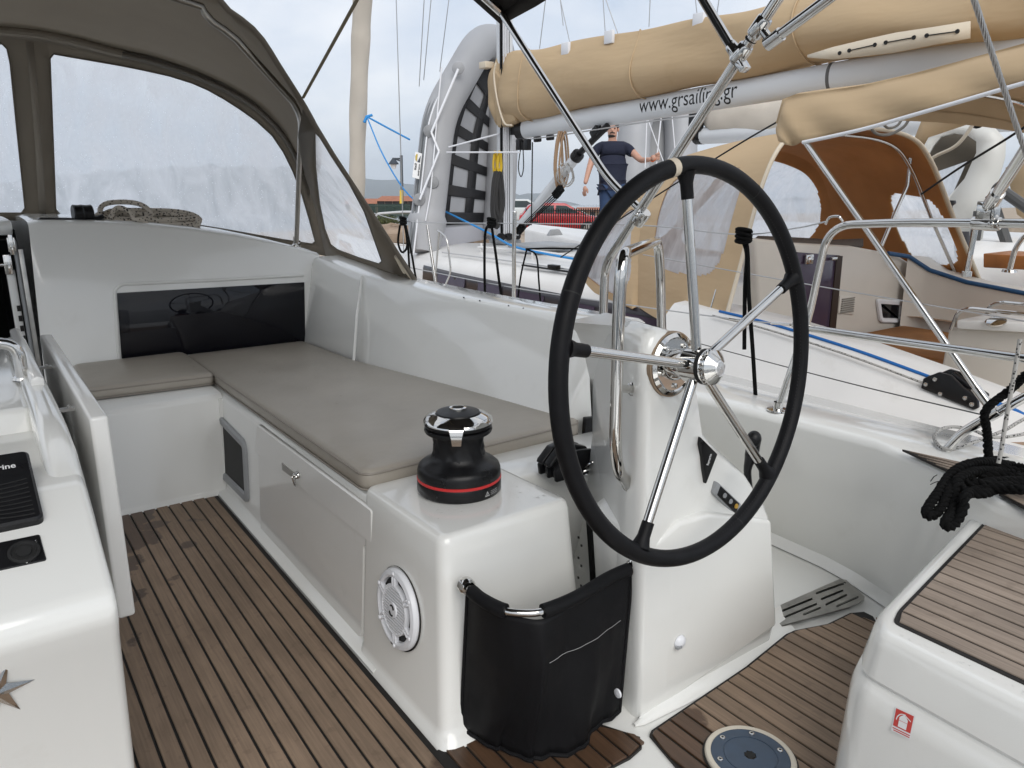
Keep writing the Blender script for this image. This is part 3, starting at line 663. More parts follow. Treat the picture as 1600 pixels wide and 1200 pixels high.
# plinth lip round the pedestal foot
fl = [at(u, v, z=.004) for u, v in ((1001, 1139), (1012, 1133), (1100, 1068), (1212, 988), (1230, 975))]
mb = MB(); kk = [0.02, .2] + [1] * (len(fl) - 2); rows = [[V((p.x, p.y + .03, .06 * k - .005)) for p, k in zip(fl, kk)], [p + V((.0, .014 + .012 * (1 - k), .018 * k)) for p, k in zip(fl, kk)], [p + V((0, -.012 + .03 * (1 - k), .006 * k)) for p, k in zip(fl, kk)], [p + V((0, -.03 + .05 * (1 - k), -.006)) for p, k in zip(fl, kk)]]; mb.grid(rows); build(mb, 'pedestal_lip', GEL, yacht, smooth=60)
mb = MB(); c = at(1062, 1003, y=1.155); mb.lathe([(0, .012), (.010, .011), (.0165, .006), (.019, 0)], c, (0, -1, .0), 20); build(mb, 'screw_cap', WHTPL, yacht)
mb = MB(); c = at(1058, 1010, y=1.150); mb.box(c + V((0, -.006, 0)), (.016, .008, .006)); build(mb, 'cap_slot', GREYPL, yacht)
# instruments let into the sloping flank
tri = [at(u, v, y=1.190) for u, v in ((1090, 681), (1117, 708), (1099, 755))]
fit = thing('instrument_display', 'black triangular instrument cover with white brand lettering on the helm pedestal', 'display', tri[2])
mb = MB(); mb.prism([p + V((0, -.010, 0)) for p in tri], (0, .016, 0)); build(mb, 'cover', BLKPL, fit, bevel=.003)
e1 = (at(1112, 706, y=1.163) - at(1103, 724, y=1.163)); o_ = at(1106, 727, y=1.177); ex = (at(1113, 704, y=1.177) - o_).normalized(); ey = V((0, -1, 0)).cross(ex) * -1
ey = V((-ex.z, 0, ex.x)); text_mesh('Raymarine', .0125, lambda a, b: o_ + V((0, 0, 0)) + ex * (a * .55) + ey * (b - .002) + V((0, -.0005, 0)), 'lettering', WHST, fit, True)
eq = [at(u, v, y=1.192) for u, v in ((1117, 751), (1154, 786), (1147, 807), (1110, 769))]
ep = thing('engine_panel', 'small grey and black engine switch panel low on the pedestal flank', 'control panel', eq[3])
mb = MB(); mb.prism([p + V((0, -.011, 0)) for p in eq], (0, .018, 0)); build(mb, 'bezel', GREYPL, ep, bevel=.004)
cq = sum(eq, V((0, 0, 0))) / 4; mb = MB(); mb.prism([cq + (p - cq) * .78 + V((0, -.0135, 0)) for p in eq], (0, .006, 0)); build(mb, 'keypad', BLKPL, ep, bevel=.002)
for k, (a, b) in enumerate(((.3, .5), (.55, .5), (.78, .45))):
    mb = MB(); c = eq[0].lerp(eq[1], a).lerp(eq[3].lerp(eq[2], a), b) + V((0, -.015, 0)); mb.lathe([(0, .003), (.006, .003), (.007, 0)], c, (0, -1, 0), 12); build(mb, 'button', mat('amber_key', (.5, .3, .05), .4) if k == 2 else GREYPL, ep)

# ---- stern helm seat (lower right)
sz_ = .45
sa = at(1372, 985, z=sz_); sb = at(1400, 955, z=sz_); sx = 1.345
o1 = [V((1.352, .668)), V((1.42, .706)), V((2.15, .835)), V((2.3, .60)), V((2.3, -.9)), V((1.325, -.9)), V((1.335, .2))]
P = rounded(o1, [.02, .03, .03, .03, .03, .03, .03], 4)
def shift(P, d, z, dx=0): return [V((p.x + dx, p.y, z)) for p in inset(P, d)]
mb = MB(); mb.loft([shift(P, -.05, -.02), shift(P, -.035, .30), shift(P, -.022, sz_ - .105), shift(P, -.014, sz_ - .10), shift(P, -.014, sz_ - .095), shift(P, -.02, sz_ - .09), shift(P, -.008, sz_ - .03), shift(P, -.002, sz_ - .010), shift(P, .008, sz_ - .001), shift(P, .02, sz_)])
hs = build(mb, 'helm_seat', GEL, yacht, smooth=45)
TI = [V((p.x, p.y)) for p in [at(1395, 974, z=sz_), at(1403, 956, z=sz_), at(1548, 806, z=sz_)]]
ti = [TI[0], TI[1], TI[2] + V((0, .0))] + [V((2.2, .5)), V((2.2, -.85)), V((TI[0].x - .01, -.85))]
mb = MB(); mb.prism([V((p.x, p.y, sz_ - .004)) for p in rounded(ti, .014, 3)], (0, 0, .0065)); build(mb, 'caulking', RUBBER, hs, smooth=0)
smx = interp([(ti[0].x, ti[0].y - .012), (ti[1].x, ti[1].y - .008), (ti[2].x, ti[2].y - .008)])
planks(hs, TI[0].x + .006, 2.14, .0455, lambda x: -.8, lambda x: smx(x), sz_ + .0055, TEAKS)
# second deck panel further out with the swim-deck lettering strip
q2 = [at(u, v, z=.53) for u, v in ((1560, 778), (1582, 764), (1640, 775), (1700, 830), (1610, 806))]
mb = MB(); mb.prism([p + V((0, 0, .006)) for p in q2], (0, 0, .006)); b2 = build(mb, 'teak_inlay', RUBBER, yacht, smooth=0)
for k in range(4):
    a0, a1 = .05 + .24 * k, .05 + .24 * k + .20
    p = [q2[0].lerp(q2[1], a0), q2[0].lerp(q2[1], a1), q2[4].lerp(q2[3], .2).lerp(q2[2], a1), q2[4].lerp(q2[3], .0).lerp(q2[2], a0)]
    mb = MB(); mb.prism([x + V((0, 0, .0140)) for x in p], (0, 0, -.006)); build(mb, 'plank', TEAKS, b2, smooth=0)
mb = MB(); mb.hull8([(2.12, .0, .3), (2.6, .0, .3), (2.6, .86, .3), (2.2, .86, .3)], [(2.13, .0, .527), (2.6, .0, .527), (2.6, .83, .527), (2.16, .83, .527)]); build(mb, 'quarter_locker', GEL, yacht, bevel=.015, seg=3)
# ---- port side of the cockpit
mb = MB(); mb.loft([[V(p) for p in ((-.80, y, -.02), (-.85, y, .43), (-.87, y, .45), (-1.45, y, .45), (-1.6, y, .84), (-1.8, y, .85), (-1.9, y, .5), (-2.7, y, .47), (-2.65, y, -1.4), (-1.5, y, -.02))] for y in (.9, 2.0, 3.0, 3.95)]); build(mb, 'port_seat', GEL, yacht, bevel=.015)
mb = MB(); mb.hull8([(-1.9, 3.95, .02), (-.74, 3.95, .02), (-.74, 4.05, .02), (-1.9, 4.05, .02)], [(-1.7, 3.95, 1.0), (-.74, 3.95, 1.09), (-.74, 8, 1.0), (-1.6, 8, .8)]); build(mb, 'port_cabin_front', GEL, yacht, bevel=.02)
# ================================================================ things fitted to or lying on our yacht
# ---- cockpit table (console with folded leaf)
tab = thing('cockpit_table', 'white moulded cockpit table with folded hanging leaf and steel handle', 'table', (-.15, 1.9, 0))
prof = [(1.335, -.0), (1.312, .28), (1.236, .60), (1.212, .640), (1.208, .668), (1.222, .692), (1.43, .795), (1.45, .802), (2.72, .80), (2.72, 0)]
mb = MB(); mb.loft([[V((x, y, z)) for y, z in prof] for x in (-.50, .118)]); body = build(mb, 'console', GEL, tab, bevel=.022, seg=4, smooth=50)
# rounded side rim with its sloping end
rim = [(1.30, .700), (1.40, .765), (1.55, .836), (1.66, .852), (1.76, .858), (2.0, .858), (2.69, .858), (2.69, .7), (1.3, .66)]
mb = MB(); mb.loft([[V((x, y, z)) for y, z in rim] for x in (.066, .121)]); build(mb, 'rim', GEL, tab, bevel=.02, seg=4, smooth=60)
mb = MB(); mb.loft([[V((x, y, z)) for y, z in rim] for x in (-.503, -.446)]); build(mb, 'rim', GEL, tab, bevel=.02, seg=4, smooth=60)
mb = MB(); mb.hull8([(-.45, 1.80, .78), (.07, 1.80, .78), (.07, 2.69, .78), (-.45, 2.69, .78)], [(-.45, 1.83, .848), (.07, 1.83, .848), (.07, 2.69, .848), (-.45, 2.69, .848)]); build(mb, 'table_top', GEL, tab, bevel=.012, seg=3)
mb = MB(); mb.loft([[V((x, y, z)) for x, z in ((.085, .85), (.085, .872), (.10, .878), (.112, .872), (.112, .85))] for y in (1.98, 2.71)]); build(mb, 'fiddle_rail', GEL2, tab, bevel=.004)
mb = MB(); mb.box((.1775, 2.21, .618), (.034, 1.06, .452)); leaf = build(mb, 'leaf', GEL2, tab, bevel=.007, seg=3)
for y in (1.95, 2.45):
    mb = MB(); mb.box((.142, y, .80), (.05, .02, .006)); mb.tube([V((.15, y - .012, .803)), V((.15, y + .012, .803))], .004, 8); build(mb, 'hinge', BSTEEL, tab)
f0 = at(36, 592, z=.85)
mb = MB(); mb.tube(fillet([f0, f0 + V((0, 0, .09)), f0 + V((-.42, 0, .09)), f0 + V((-.42, 0, 0))], .055, 8), .0135, 16); mb.lathe([(.0, .006), (.02, .006), (.022, 0)], f0, (0, 0, 1), 20); build(mb, 'grab_handle', STEEL, tab)
CP = plane((0, 1.222, .692), (.1, 1.222, .692), (0, 1.43, .795)); cn = V((0, -.103, .208)).normalized()
cvr = [at(u, v, pl=CP) for u, v in ((45, 712), (70, 818), (-140, 862), (-180, 748))]
plot = thing('instrument_cover', 'black ribbed instrument cover with white lettering on the cockpit table', 'instrument cover', cvr[1])
def quadring(q, ins, h, r=.012):
    X = (q[1] - q[0]).normalized(); o = q[0]; Y = cn.cross(X); P = [V(((p - o).dot(X), (p - o).dot(Y))) for p in q]
    P = inset(rounded(P, r, 5), ins) if True else P
    return [o + X * p.x + Y * p.y + cn * h for p in P]
mb = MB(); mb.loft([quadring(cvr, 0, -.004), quadring(cvr, 0, .012), quadring(cvr, .004, .016)]); build(mb, 'cover', BLKPL, plot, smooth=40)
mb = MB()
for k in range(9):                                     # moulded wave ribs
    pts = []
    for j in range(15):
        a = .06 + .88 * j / 14; b = .42 + .058 * k + .045 * math.sin(a * 4.2 + k * .15)
        if b < .95: pts.append(cvr[0].lerp(cvr[3], a).lerp(cvr[1].lerp(cvr[2], a), b) + cn * .0158)
    if len(pts) > 3: mb.tube(pts, .0014, 5)
build(mb, 'ribs', BLKMAT, plot, smooth=60)
o_ = at(27, 741, pl=CP) + cn * .0165; ex = (at(27, 741, pl=CP) - at(-60, 757, pl=CP)).normalized(); ey = cn.cross(ex)
text_mesh('Raymarine', .0165, lambda a, b: o_ + ex * a + ey * b + cn * .0006, 'lettering', WHST, plot, True, align='RIGHT')
sk = [at(u, v, pl=CP) for u, v in ((62, 836), (73, 876), (-120, 918), (-140, 878))]
sock = thing('socket_panel', 'small black panel with round socket below the ribbed cover', 'socket panel', sk[1])
mb = MB(); mb.loft([quadring(sk, 0, -.004, .004), quadring(sk, 0, .002, .004), quadring(sk, .001, .003, .004)]); build(mb, 'plate', BLKPL, sock, smooth=30)
c = at(38, 865, pl=CP) + cn * .003; mb = MB(); mb.lathe([(.022, 0), (.022, .003), (.018, .004), (.016, .001), (.011, .001), (.010, .004), (0, .004)], c, cn, 28); build(mb, 'socket', BLKMAT, sock)
for u, v in ((56, 848), (42, 880)): mb = MB(); mb.lathe([(.0024, 0), (.002, .001), (0, .0014)], at(u, v, pl=CP) + cn * .003, cn, 10); build(mb, 'screw', STEEL, sock)
mb = MB(); cc = at(3, 668, z=.806); mb.lathe([(.055, 0), (.055, .010), (.045, .016), (0, .018)], cc + V((-.062, 0, 0)), (0, 0, 1), 32); bsn = build(mb, 'compass_lid', STEEL, tab); mb = MB(); mb.box(cc + V((-.035, .05, .02)), (.05, .03, .045)); build(mb, 'compass_bracket', GREYPL, tab, bevel=.004)
AP = plane((0, 1.312, .28), (.1, 1.312, .28), (0, 1.236, .60)); an = V((0, -.32, -.076)).normalized()
if an.y > 0: an = -an
sc_ = at(-9, 1077, pl=AP) + an * .001
def adir(du, dv): return at(-9 + du, 1077 + dv, pl=AP) + an * .001 - sc_
tips = [adir(64, -16), adir(41, 31), adir(-3, 50), adir(-38, 40), adir(-66, 14), adir(-42, -32), adir(2, -52), adir(22, -42)]
star = MB(); cpt = sc_ + an * .011
for i, t in enumerate(tips):
    p, q = tips[i - 1], tips[(i + 1) % 8]; a = (p + t) * .21; b = (t + q) * .21
    star.add([cpt, sc_ + a + an * .003, sc_ + t, sc_ + b + an * .003], [(0, 1, 2), (0, 2, 3)])
tag(build(star, 'star_badge', STEEL, smooth=0), 'faceted chrome star badge on the white side of the cockpit table', 'badge')

# ---- winch
def pin(u, v, z): return at(u, v, z=z)
wa = at(652, 762, z=.515); wb_ = at(783, 758, z=.515); wc = (wa + wb_) / 2; wc.z = .511; RW = (wb_ - wa).length / 2
wi = thing('winch', 'black self tailing winch with chrome top and red ring on the white plinth', 'winch', wc)
UP = (0, 0, 1)
mb = MB(); mb.lathe([(RW * .97, 0), (RW, .004), (RW, .030), (RW * .985, .033)], wc, UP, 48); mb.lathe([(RW * .985, .040), (RW * .995, .043), (RW * .985, .060), (RW * .955, .069), (RW * .87, .077), (RW * .74, .083), (RW * .66, .090), (RW * .62, .099)], wc, UP, 48); build(mb, 'base', BLKPL, wi, smooth=50)
mb = MB(); mb.lathe([(RW * .982, .032), (RW * 1.004, .034), (RW * 1.004, .039), (RW * .982, .041)], wc, UP, 48); build(mb, 'red_ring', REDPL, wi)
rows = []
for k in range(73):                                     # ribbed, slightly waisted drum
    a = 2 * PI * k / 72; col_ = []
    for h, r in ((.092, .64), (.102, .595), (.120, .585), (.142, .585), (.155, .60), (.160, .63)):
        rr = RW * r * (1 + .055 * math.cos(12 * (a + (h - .1) * 9)) * (1 if .1 < h < .15 else .3)); col_.append(wc + V((math.cos(a) * rr, math.sin(a) * rr, h)))
    rows.append(col_)
mb = MB(); mb.grid(rows); build(mb, 'drum', BLKPL, wi, smooth=60)
mb = MB(); mb.lathe([(RW * .62, .158), (RW * .78, .161), (RW * .80, .166), (RW * .79, .172), (RW * .64, .174), (RW * .64, .177), (RW * .78, .178), (RW * .80, .183), (RW * .79, .186)], wc, UP, 48); build(mb, 'jaw', BLKPL, wi, smooth=50)
mb = MB(); mb.lathe([(RW * .79, .185), (RW * .815, .188), (RW * .80, .195), (RW * .70, .203), (RW * .54, .210), (RW * .52, .208)], wc, UP, 48)
fd = (EYE - wc); fd.z = 0; fd.normalize(); sd_ = V((fd.y, -fd.x, 0))
fd = (fd * .92 + sd_ * .05).normalized(); sd_ = V((fd.y, -fd.x, 0))
arm = []
for w_, h, r in ((.030, .204, .60), (.032, .199, .80), (.028, .188, .87), (.021, .168, .88), (.018, .150, .86), (.013, .144, .76)):
    c = wc + fd * (RW * r) + V((0, 0, h)); arm.append([c - sd_ * w_ / 1.6, c - sd_ * w_ / 1.6 - fd * .006, c + sd_ * w_ / 1.6 - fd * .006, c + sd_ * w_ / 1.6])
mb.loft(arm); build(mb, 'chrome_top', STEEL, wi, smooth=50)
mb = MB(); mb.lathe([(RW * .53, .206), (RW * .50, .213), (RW * .3, .219), (RW * .2, .220)], wc, UP, 40); build(mb, 'cap', BLKPL, wi)
mb = MB(); mb.lathe([(RW * .2, .219), (RW * .2, .224), (RW * .14, .225), (RW * .135, .220)], wc, UP, 24); build(mb, 'socket_ring', STEEL, wi)
mb = MB(); mb.lathe([(RW * .135, .221), (0, .219)], wc, UP, 16); build(mb, 'handle_socket', BLKMAT, wi)
for k, (txt, s_, h0, a0) in enumerate((('!', .016, .010, -.05), ('HARKEN', .0, .0, 0))):
    if s_ == 0: continue
ang0 = math.atan2(-(wc.y), -(wc.x)) + .62
def oncyl(a, b): 
    t = ang0 + a / RW; return wc + V((math.cos(t) * (RW + .0006), math.sin(t) * (RW + .0006), b))
mb = MB(); T = [oncyl(0, .010), oncyl(.016, .010), oncyl(.008, .024)]; Ti = [oncyl(.003, .0122), oncyl(.013, .0122), oncyl(.008, .0205)]
mb.add(T + Ti, [(0, 1, 4, 3), (1, 2, 5, 4), (2, 0, 3, 5)]); mb.add([oncyl(.0072, .0125), oncyl(.0088, .0125), oncyl(.0086, .0185), oncyl(.0074, .0185)], [(0, 1, 2, 3)])
for j in range(3):
    for i in range(7): mb.add([oncyl(.020 + i * .004, .011 + j * .0045), oncyl(.0225 + i * .004, .011 + j * .0045), oncyl(.0225 + i * .004, .0128 + j * .0045), oncyl(.020 + i * .004, .0128 + j * .0045)], [(0, 1, 2, 3)])
build(mb, 'warning_print', STITCH, wi, smooth=0)

# ---- loudspeaker in the plinth
sn = V((-1, 0, .09)).normalized(); sx_ = V((0, -1, 0)); sy_ = sx_.cross(sn) * -1
if sy_.z < 0: sy_ = -sy_
sp = V((.7755, 1.585, .252)); RS = .104
spk = thing('loudspeaker', 'round white marine loudspeaker set in the side of the winch plinth', 'speaker', sp)
mb = MB(); mb.lathe([(.101, -.004), (RS + .004, -.003), (RS + .004, .001)], sp, sn, 48); build(mb, 'gasket', RUBBER, spk)
mb = MB(); mb.lathe([(RS, 0), (RS, .008), (RS * .96, .014), (RS * .86, .017), (RS * .80, .014), (RS * .79, .004)], sp, sn, 56); build(mb, 'bezel', WHTPL, spk)
mb = MB(); mb.lathe([(RS * .82, .003), (0, .0035)], sp, sn, 32); build(mb, 'cone', BLKMAT, spk)
mb = MB(); mb.lathe([(RS * .64, .006), (RS * .64, .016), (RS * .60, .018), (RS * .56, .014)], sp, sn, 48); mb.lathe([(RS * .58, .0085), (0, .0085)], sp, sn, 32)
for k in range(-7, 8):
    h = k * RS * .078; w_ = math.sqrt(max(0, (RS * .58) ** 2 - h * h)); c = sp + sy_ * h + sn * .0135
    mb.box(c, (2 * w_, RS * .042, .007), (sx_, sy_, sn))
build(mb, 'grille', WHTPL, spk, smooth=40)
for k in range(6):
    mb = MB(); a = PI / 6 + k * PI / 3 + .12; d = sx_ * math.cos(a) + sy_ * math.sin(a); t = sn.cross(d)
    for s in (-1, 1): mb.box(sp + d * RS * .71 + t * s * RS * .055 + sn * .012, (RS * .22, RS * .05, .012), (d, t, sn))
    mb.box(sp + d * RS * .71 + sn * .009, (RS * .22, RS * .12, .006), (d, t, sn)); mb.lathe([(.006, .018), (.005, .021), (0, .022)], sp + d * RS * .90 - sn * .002, sn, 12)
    build(mb, 'bridge', WHTPL, spk, bevel=.0015)
mb = MB(); mb.lathe([(RS * .2, .017), (RS * .19, .021), (0, .0225)], sp, sn, 24); build(mb, 'badge', WHTPL, spk)
mb = MB()
for k in range(2):
    a = .4 + PI * k; pts = [sp + sx_ * math.cos(a + t) * RS * .11 + sy_ * math.sin(a + t) * RS * .13 + sn * .0225 for t in [i * .25 for i in range(8)]]; mb.tube(pts, .0022, 6)
build(mb, 'emblem', BLKMAT, spk)
mb = MB()
for k in range(3): mb.box(sp - sy_ * RS * .9 + sx_ * (k - 1) * .006 + sn * .0158, (.004, .005, .001), (sx_, sy_, sn))
build(mb, 'brand_print', BLKMAT, spk, smooth=0)

# ---- steering wheel
WC = V((1.236, 1.057, .924)); WR = .411; wn_ = V((.0887, -.9915, .0953)).normalized(); we1 = V((.996, .0891, 0)).normalized(); we2 = wn_.cross(we1)
if we2.z < 0: we2 = -we2
whl = thing('steering_wheel', 'large five spoke steering wheel with black leather rim and polished hub', 'steering wheel', WC)
def wp(a, r, h=0): return WC + (we1 * math.cos(a) + we2 * math.sin(a)) * r + wn_ * h
N_ = 120; mb = MB(); mb.tube([wp(2 * PI * k / N_, WR) for k in range(N_)], .0182, 16, closed=True); rimo = build(mb, 'rim', LEATHER, whl, smooth=80)
PH = .083 + PI / 2
mb = MB()
for k in range(5):
    a = PH - k * 2 * PI / 5; d = wp(a, 1) - WC
    mb.tube([wp(a, .03, -.004), wp(a, WR - .05, -.001)], .0105, 14)
    build(mb, 'spoke', STEEL, whl); mb = MB()
    s = MB(); s.tube([wp(a, WR - .066), wp(a, WR - .036), wp(a, WR - .022), wp(a, WR - .012)], [.0128, .0132, .017, .021], 14); build(s, 'spoke_boot', LEATHER, whl)
mb = MB(); a = PH + .105; mb.tube([wp(a + t * .022, WR) for t in (-1, -.5, 0, .5, 1)], .0187, 16); build(mb, 'king_spoke_mark', BEIGED, whl)
mb = MB()
for a in (PH + 1.02, PH - 2.9, PH - .6): mb.tube([wp(a - .003, WR), wp(a + .003, WR)], .0185, 16)
build(mb, 'leather_seams', BLKMAT, whl)
st = MB()
for k in range(300):
    a = 2 * PI * k / 300; q = wp(a, WR - .0165, .008); q2_ = wp(a + .010, WR - .0160, .0065); st.tube([q, q2_], .0006, 3, cap=False)
build(st, 'stitching', mat('dark_thread', (.04, .04, .042), .8), whl)
mb = MB(); mb.lathe([(.018, -.085), (.026, -.07), (.030, -.03), (.036, -.028), (.036, .012)], WC, wn_, 36); build(mb, 'hub', STEEL, whl)
mb = MB(); mb.lathe([(.0375, .012), (.038, .013), (.038, .020), (.0375, .021)], WC, wn_, 36); build(mb, 'hub_ring', BLKMAT, whl)
mb = MB(); mb.lathe([(.036, .020), (.0365, .022), (.034, .024), (.034, .032), (.0365, .034), (.0365, .038), (.033, .041), (.018, .052), (.0165, .051)], WC, wn_, 40)
for k in range(20):
    a = 2 * PI * k / 20; mb.sphere(wp(a, .0345, .028), .0036, 4)
build(mb, 'hub_nut', STEEL, whl, smooth=40)
mb = MB(); mb.lathe([(.0165, .0512), (.014, .0535), (.003, .054), (.0025, .051), (0, .051)], WC, wn_, 28); build(mb, 'hub_cap', mat('satin_cap', (.7, .7, .7), .25, .8), whl)
PC = at(1051, 569, y=1.152); pn = V((.04, -.995, .06)).normalized()
mb = MB(); mb.lathe([(.070, -.01), (.070, .004), (.062, .010), (.058, .006), (.036, .006), (.033, .018), (.024, .026), (.02, .03), (.018, .07)], PC, pn, 44)
for k in range(5):
    a = 2 * PI * k / 5 + .3; x_, y_ = frame(pn); mb.lathe([(.006, .006), (.006, .010), (.002, .011), (0, .009)], PC + (x_ * math.cos(a) + y_ * math.sin(a)) * .048, pn, 12)
build(mb, 'shaft_flange', STEEL, whl)
mb = MB(); mb.lathe([(.074, -.01), (.074, .001), (.071, .002)], PC, pn, 40); build(mb, 'flange_seal', mat('old_sealant', (.30, .22, .15), .6), whl)

# ---- pedestal grab rail
GR = fillet([at(983, 757, y=1.235), at(966, 738, y=1.205), at(961, 690, y=1.195), at(967, 480, y=1.19), at(972, 398, y=1.19), at(1028, 375, y=1.56), at(1032, 430, y=1.60), at(1035, 560, y=1.60)], .06, 6)
mb = MB(); mb.tube(GR, .0138, 16); p = at(968, 607, y=1.2); mb.tube([p, at(990, 608, y=1.21)], .0095, 12); mb.lathe([(.016, 0), (.0155, .004), (.012, .006)], at(989, 608, y=1.21), (-1, -.1, 0), 18)
mb.lathe([(.02, .0), (.019, .005), (.014, .008)], at(984, 757, y=1.24), (-.9, -.4, .1), 18)
tag(build(mb, 'grab_rail', STEEL, smooth=60), 'polished steel grab rail arching over the helm pedestal', 'grab rail')

# ---- rope bag of black mesh between plinth and pedestal
bar = spline([at(u, v, z=.405) for u, v in ((731, 918), (752, 936), (785, 953), (816, 958), (848, 955), (900, 934), (950, 904), (988, 887))], 6)
bag = thing('rope_bag', 'black mesh rope bag hanging from a steel bar beside the helm pedestal', 'bag', (bar[20].x, bar[20].y, .01))
mb = MB(); mb.tube(bar, .0085, 12)
for p, n in ((bar[0], V((-.15, -1, 0))), (bar[-1], V((-1, -.2, 0)))): mb.lathe([(.020, -.012), (.020, .004), (.016, .010), (.0085, .012)], p - n * .004, n, 20)
build(mb, 'bar', STEEL, bag)
bt = [at(u, v, z=.02) for u, v in ((720, 1140), (742, 1150), (775, 1168), (815, 1183), (855, 1184), (905, 1160), (945, 1130), (968, 1110))]
bt = spline(bt, 6); n_ = len(bar)
cen = sum(bar, V((0, 0, 0))) / n_
rows = []
for i in range(17):
    t = i / 16; row = []
    for j in range(n_):
        a, b = bar[j], bt[j]; p = a.lerp(b, t); w_ = math.sin(PI * j / (n_ - 1))
        fold = .012 * math.sin(j * .62 + t * 2.2) * t * w_ + .006 * math.sin(j * 1.7 + t * 6) * w_ * t + .010 * math.sin(j * .33 + t * 5.1) * w_
        side = V((0, -1, 0)); p = p + side * (.020 * math.sin(PI * min(1, t * 1.15)) * w_ + fold) + V((0, 0, 0))
        if i == 0: p = p + V((0, 0, -.012))
        row.append(p)
    rows.append(row)
mb = MB(); mb.grid(rows)
# hem along the foot and the side flaps
build(mb, 'cloth', MESHCL, bag, smooth=80, thick=.003)
mb = MB(); mb.tube(rows[-1], .006, 8); mb.tube([r[0] for r in rows], .005, 8); mb.tube([r[-1] for r in rows], .005, 8); build(mb, 'hem', MESHCL, bag)
i0 = min(range(n_), key=lambda k: abs(bar[k].x - at(789, 954, z=.405).x)); i1 = min(range(n_), key=lambda k: abs(bar[k].x - at(846, 955, z=.405).x))
mb = MB(); mb.tube(bar[2:i0 + 1], .016, 12); mb.tube(bar[i1:n_ - 1], .016, 12); build(mb, 'sleeve', MESHCL, bag, smooth=60)
mb = MB(); rr = rows[4]; mb.tube([p + V((0, -.003, 0)) for p in rows[5][i1:n_ - 3]], .0005, 4); build(mb, 'stitching', STITCH, bag)
mb = MB(); mb.lathe([(.012, 0), (.011, .004), (0, .006)], at(731, 960, y=1.386), (0, -1, 0), 16); build(mb, 'fixing_button', WHTPL, bag)
mb = MB(); mb.lathe([(.012, 0), (.011, .004), (0, .006)], at(966, 1083, y=1.17), (-1, 0, 0), 16); build(mb, 'fixing_button', WHTPL, bag)
# webbing strap behind it
mb = MB(); S1 = spline([at(919, 795, y=1.37), at(923, 850, y=1.36), at(928, 930, y=1.35)], 6); mb.grid([[p + V((-.009, 0, 0)) for p in S1], [p + V((.009, 0, 0)) for p in S1]])
tag(build(mb, 'webbing_strap', BLKROPE, thick=.003), 'black webbing strap hanging in the gap behind the rope bag', 'strap')

# ---- throttle lever
tp = [at(1171, 770, y=1.30), at(1168, 735, y=1.29), at(1174, 712, y=1.28), at(1178, 690, y=1.27)]
mb = MB(); mb.tube(spline(tp, 5), [.011] * 6 + [.012, .013, .015, .017] + [.019] * 6, 12); mb.sphere(at(1178, 686, y=1.265), (.022, .02, .024), 10)
tag(build(mb, 'throttle_lever', BLKPL, smooth=80), 'black throttle lever standing on the far side of the pedestal', 'lever')

# ---- rope clutch with ring on the moulding behind the wheel
kc = at(888, 738, z=.507)
cl = thing('rope_clutch', 'black double line clutch behind the wheel rim beside the seat cushion', 'clutch', kc)
for k in (-1, 0, 1):
    mb = MB(); pr = [(-.075, 0), (-.08, .03), (-.05, .062), (0, .078), (.05, .072), (.07, .04), (.075, 0)]
    mb.prism([kc + V((a, k * .036 - .006, b)) for a, b in pr], (0, .012, 0)); build(mb, 'cheek', BLKPL, cl, bevel=.003)
mb = MB(); mb.box(kc + V((-.005, 0, .026)), (.12, .07, .05)); build(mb, 'cam_block', BLKPL, cl, bevel=.006)
for q_ in (-.012, .022):
    mb = MB(); up_ = [(.066, .040), (.045, .075), (.0, .090), (-.05, .082), (-.084, .050), (-.088, .040)]; lo_ = [(-.076, .036), (-.05, .060), (.0, .072), (.04, .060), (.056, .034)]
    mb.prism([kc + V((x, q_ - .013, z)) for x, z in up_ + lo_], (0, .028, 0)); build(mb, 'lever', BLKPL, cl, bevel=.004, smooth=50)
mb = MB()
for s_ in (0, 1): c = kc + V((.04 - .03 * s_, -.06, .035 - .02 * s_)); mb.tube([c + V((math.cos(a) * .026, -math.sin(a) * .018, math.sin(a) * .016)) for a in [2 * PI * i / 20 for i in range(20)]], .003, 7, closed=True)
build(mb, 'ring', STEEL, cl)
mb = MB(); mb.prism([at(u, v, y=1.83) for u, v in ((916, 653), (936, 651), (934, 682), (914, 684))], (0, .02, 0)); tag(build(mb, 'rope_guide', BLKPL, bevel=.005), 'small black rope guide plate standing behind the line clutch', 'rope guide')

# ---- drain grate
GZ = .010
slots = [((1219, 957), (1268, 937)), ((1222, 967), (1275, 945)), ((1256, 961), (1281, 951)), ((1276, 928), (1320, 912)), ((1284, 937), (1316, 924)), ((1291, 945.5), (1322, 931)), ((1308, 948), (1340, 934))]
def slot(a, b, w=1.7):
    d = V((b[0] - a[0], b[1] - a[1])).normalized(); n = V((-d.y, d.x)); A, B = V(a), V(b); res = []
    for k in range(5): t = PI / 2 + PI * k / 4; res.append(A + d * (w * math.cos(t)) + n * (w * math.sin(t)))
    for k in range(5): t = -PI / 2 + PI * k / 4; res.append(B + d * (w * math.cos(t)) + n * (w * math.sin(t)))
    return [(p.x, p.y) for p in res]
mb = MB(); mb.holed([(1215.5, 948), (1312, 905.5), (1322, 907), (1351, 933), (1350, 938), (1327, 949.5), (1222, 978), (1217.5, 975)], [slot(a, b) for a, b in slots], lambda u, v: at(u, v, z=GZ + .006))
gr = build(mb, 'drain_grate', BSTEEL, smooth=0, thick=.005); tag(gr, 'slotted stainless drain grate in the floor behind the pedestal', 'grate')
mb = MB(); mb.poly([at(u, v, z=.002) for u, v in ((1217, 949), (1312, 907), (1349, 936), (1327, 948), (1221, 976))]); build(mb, 'drain_well', DARKIN, floor_o, smooth=0)

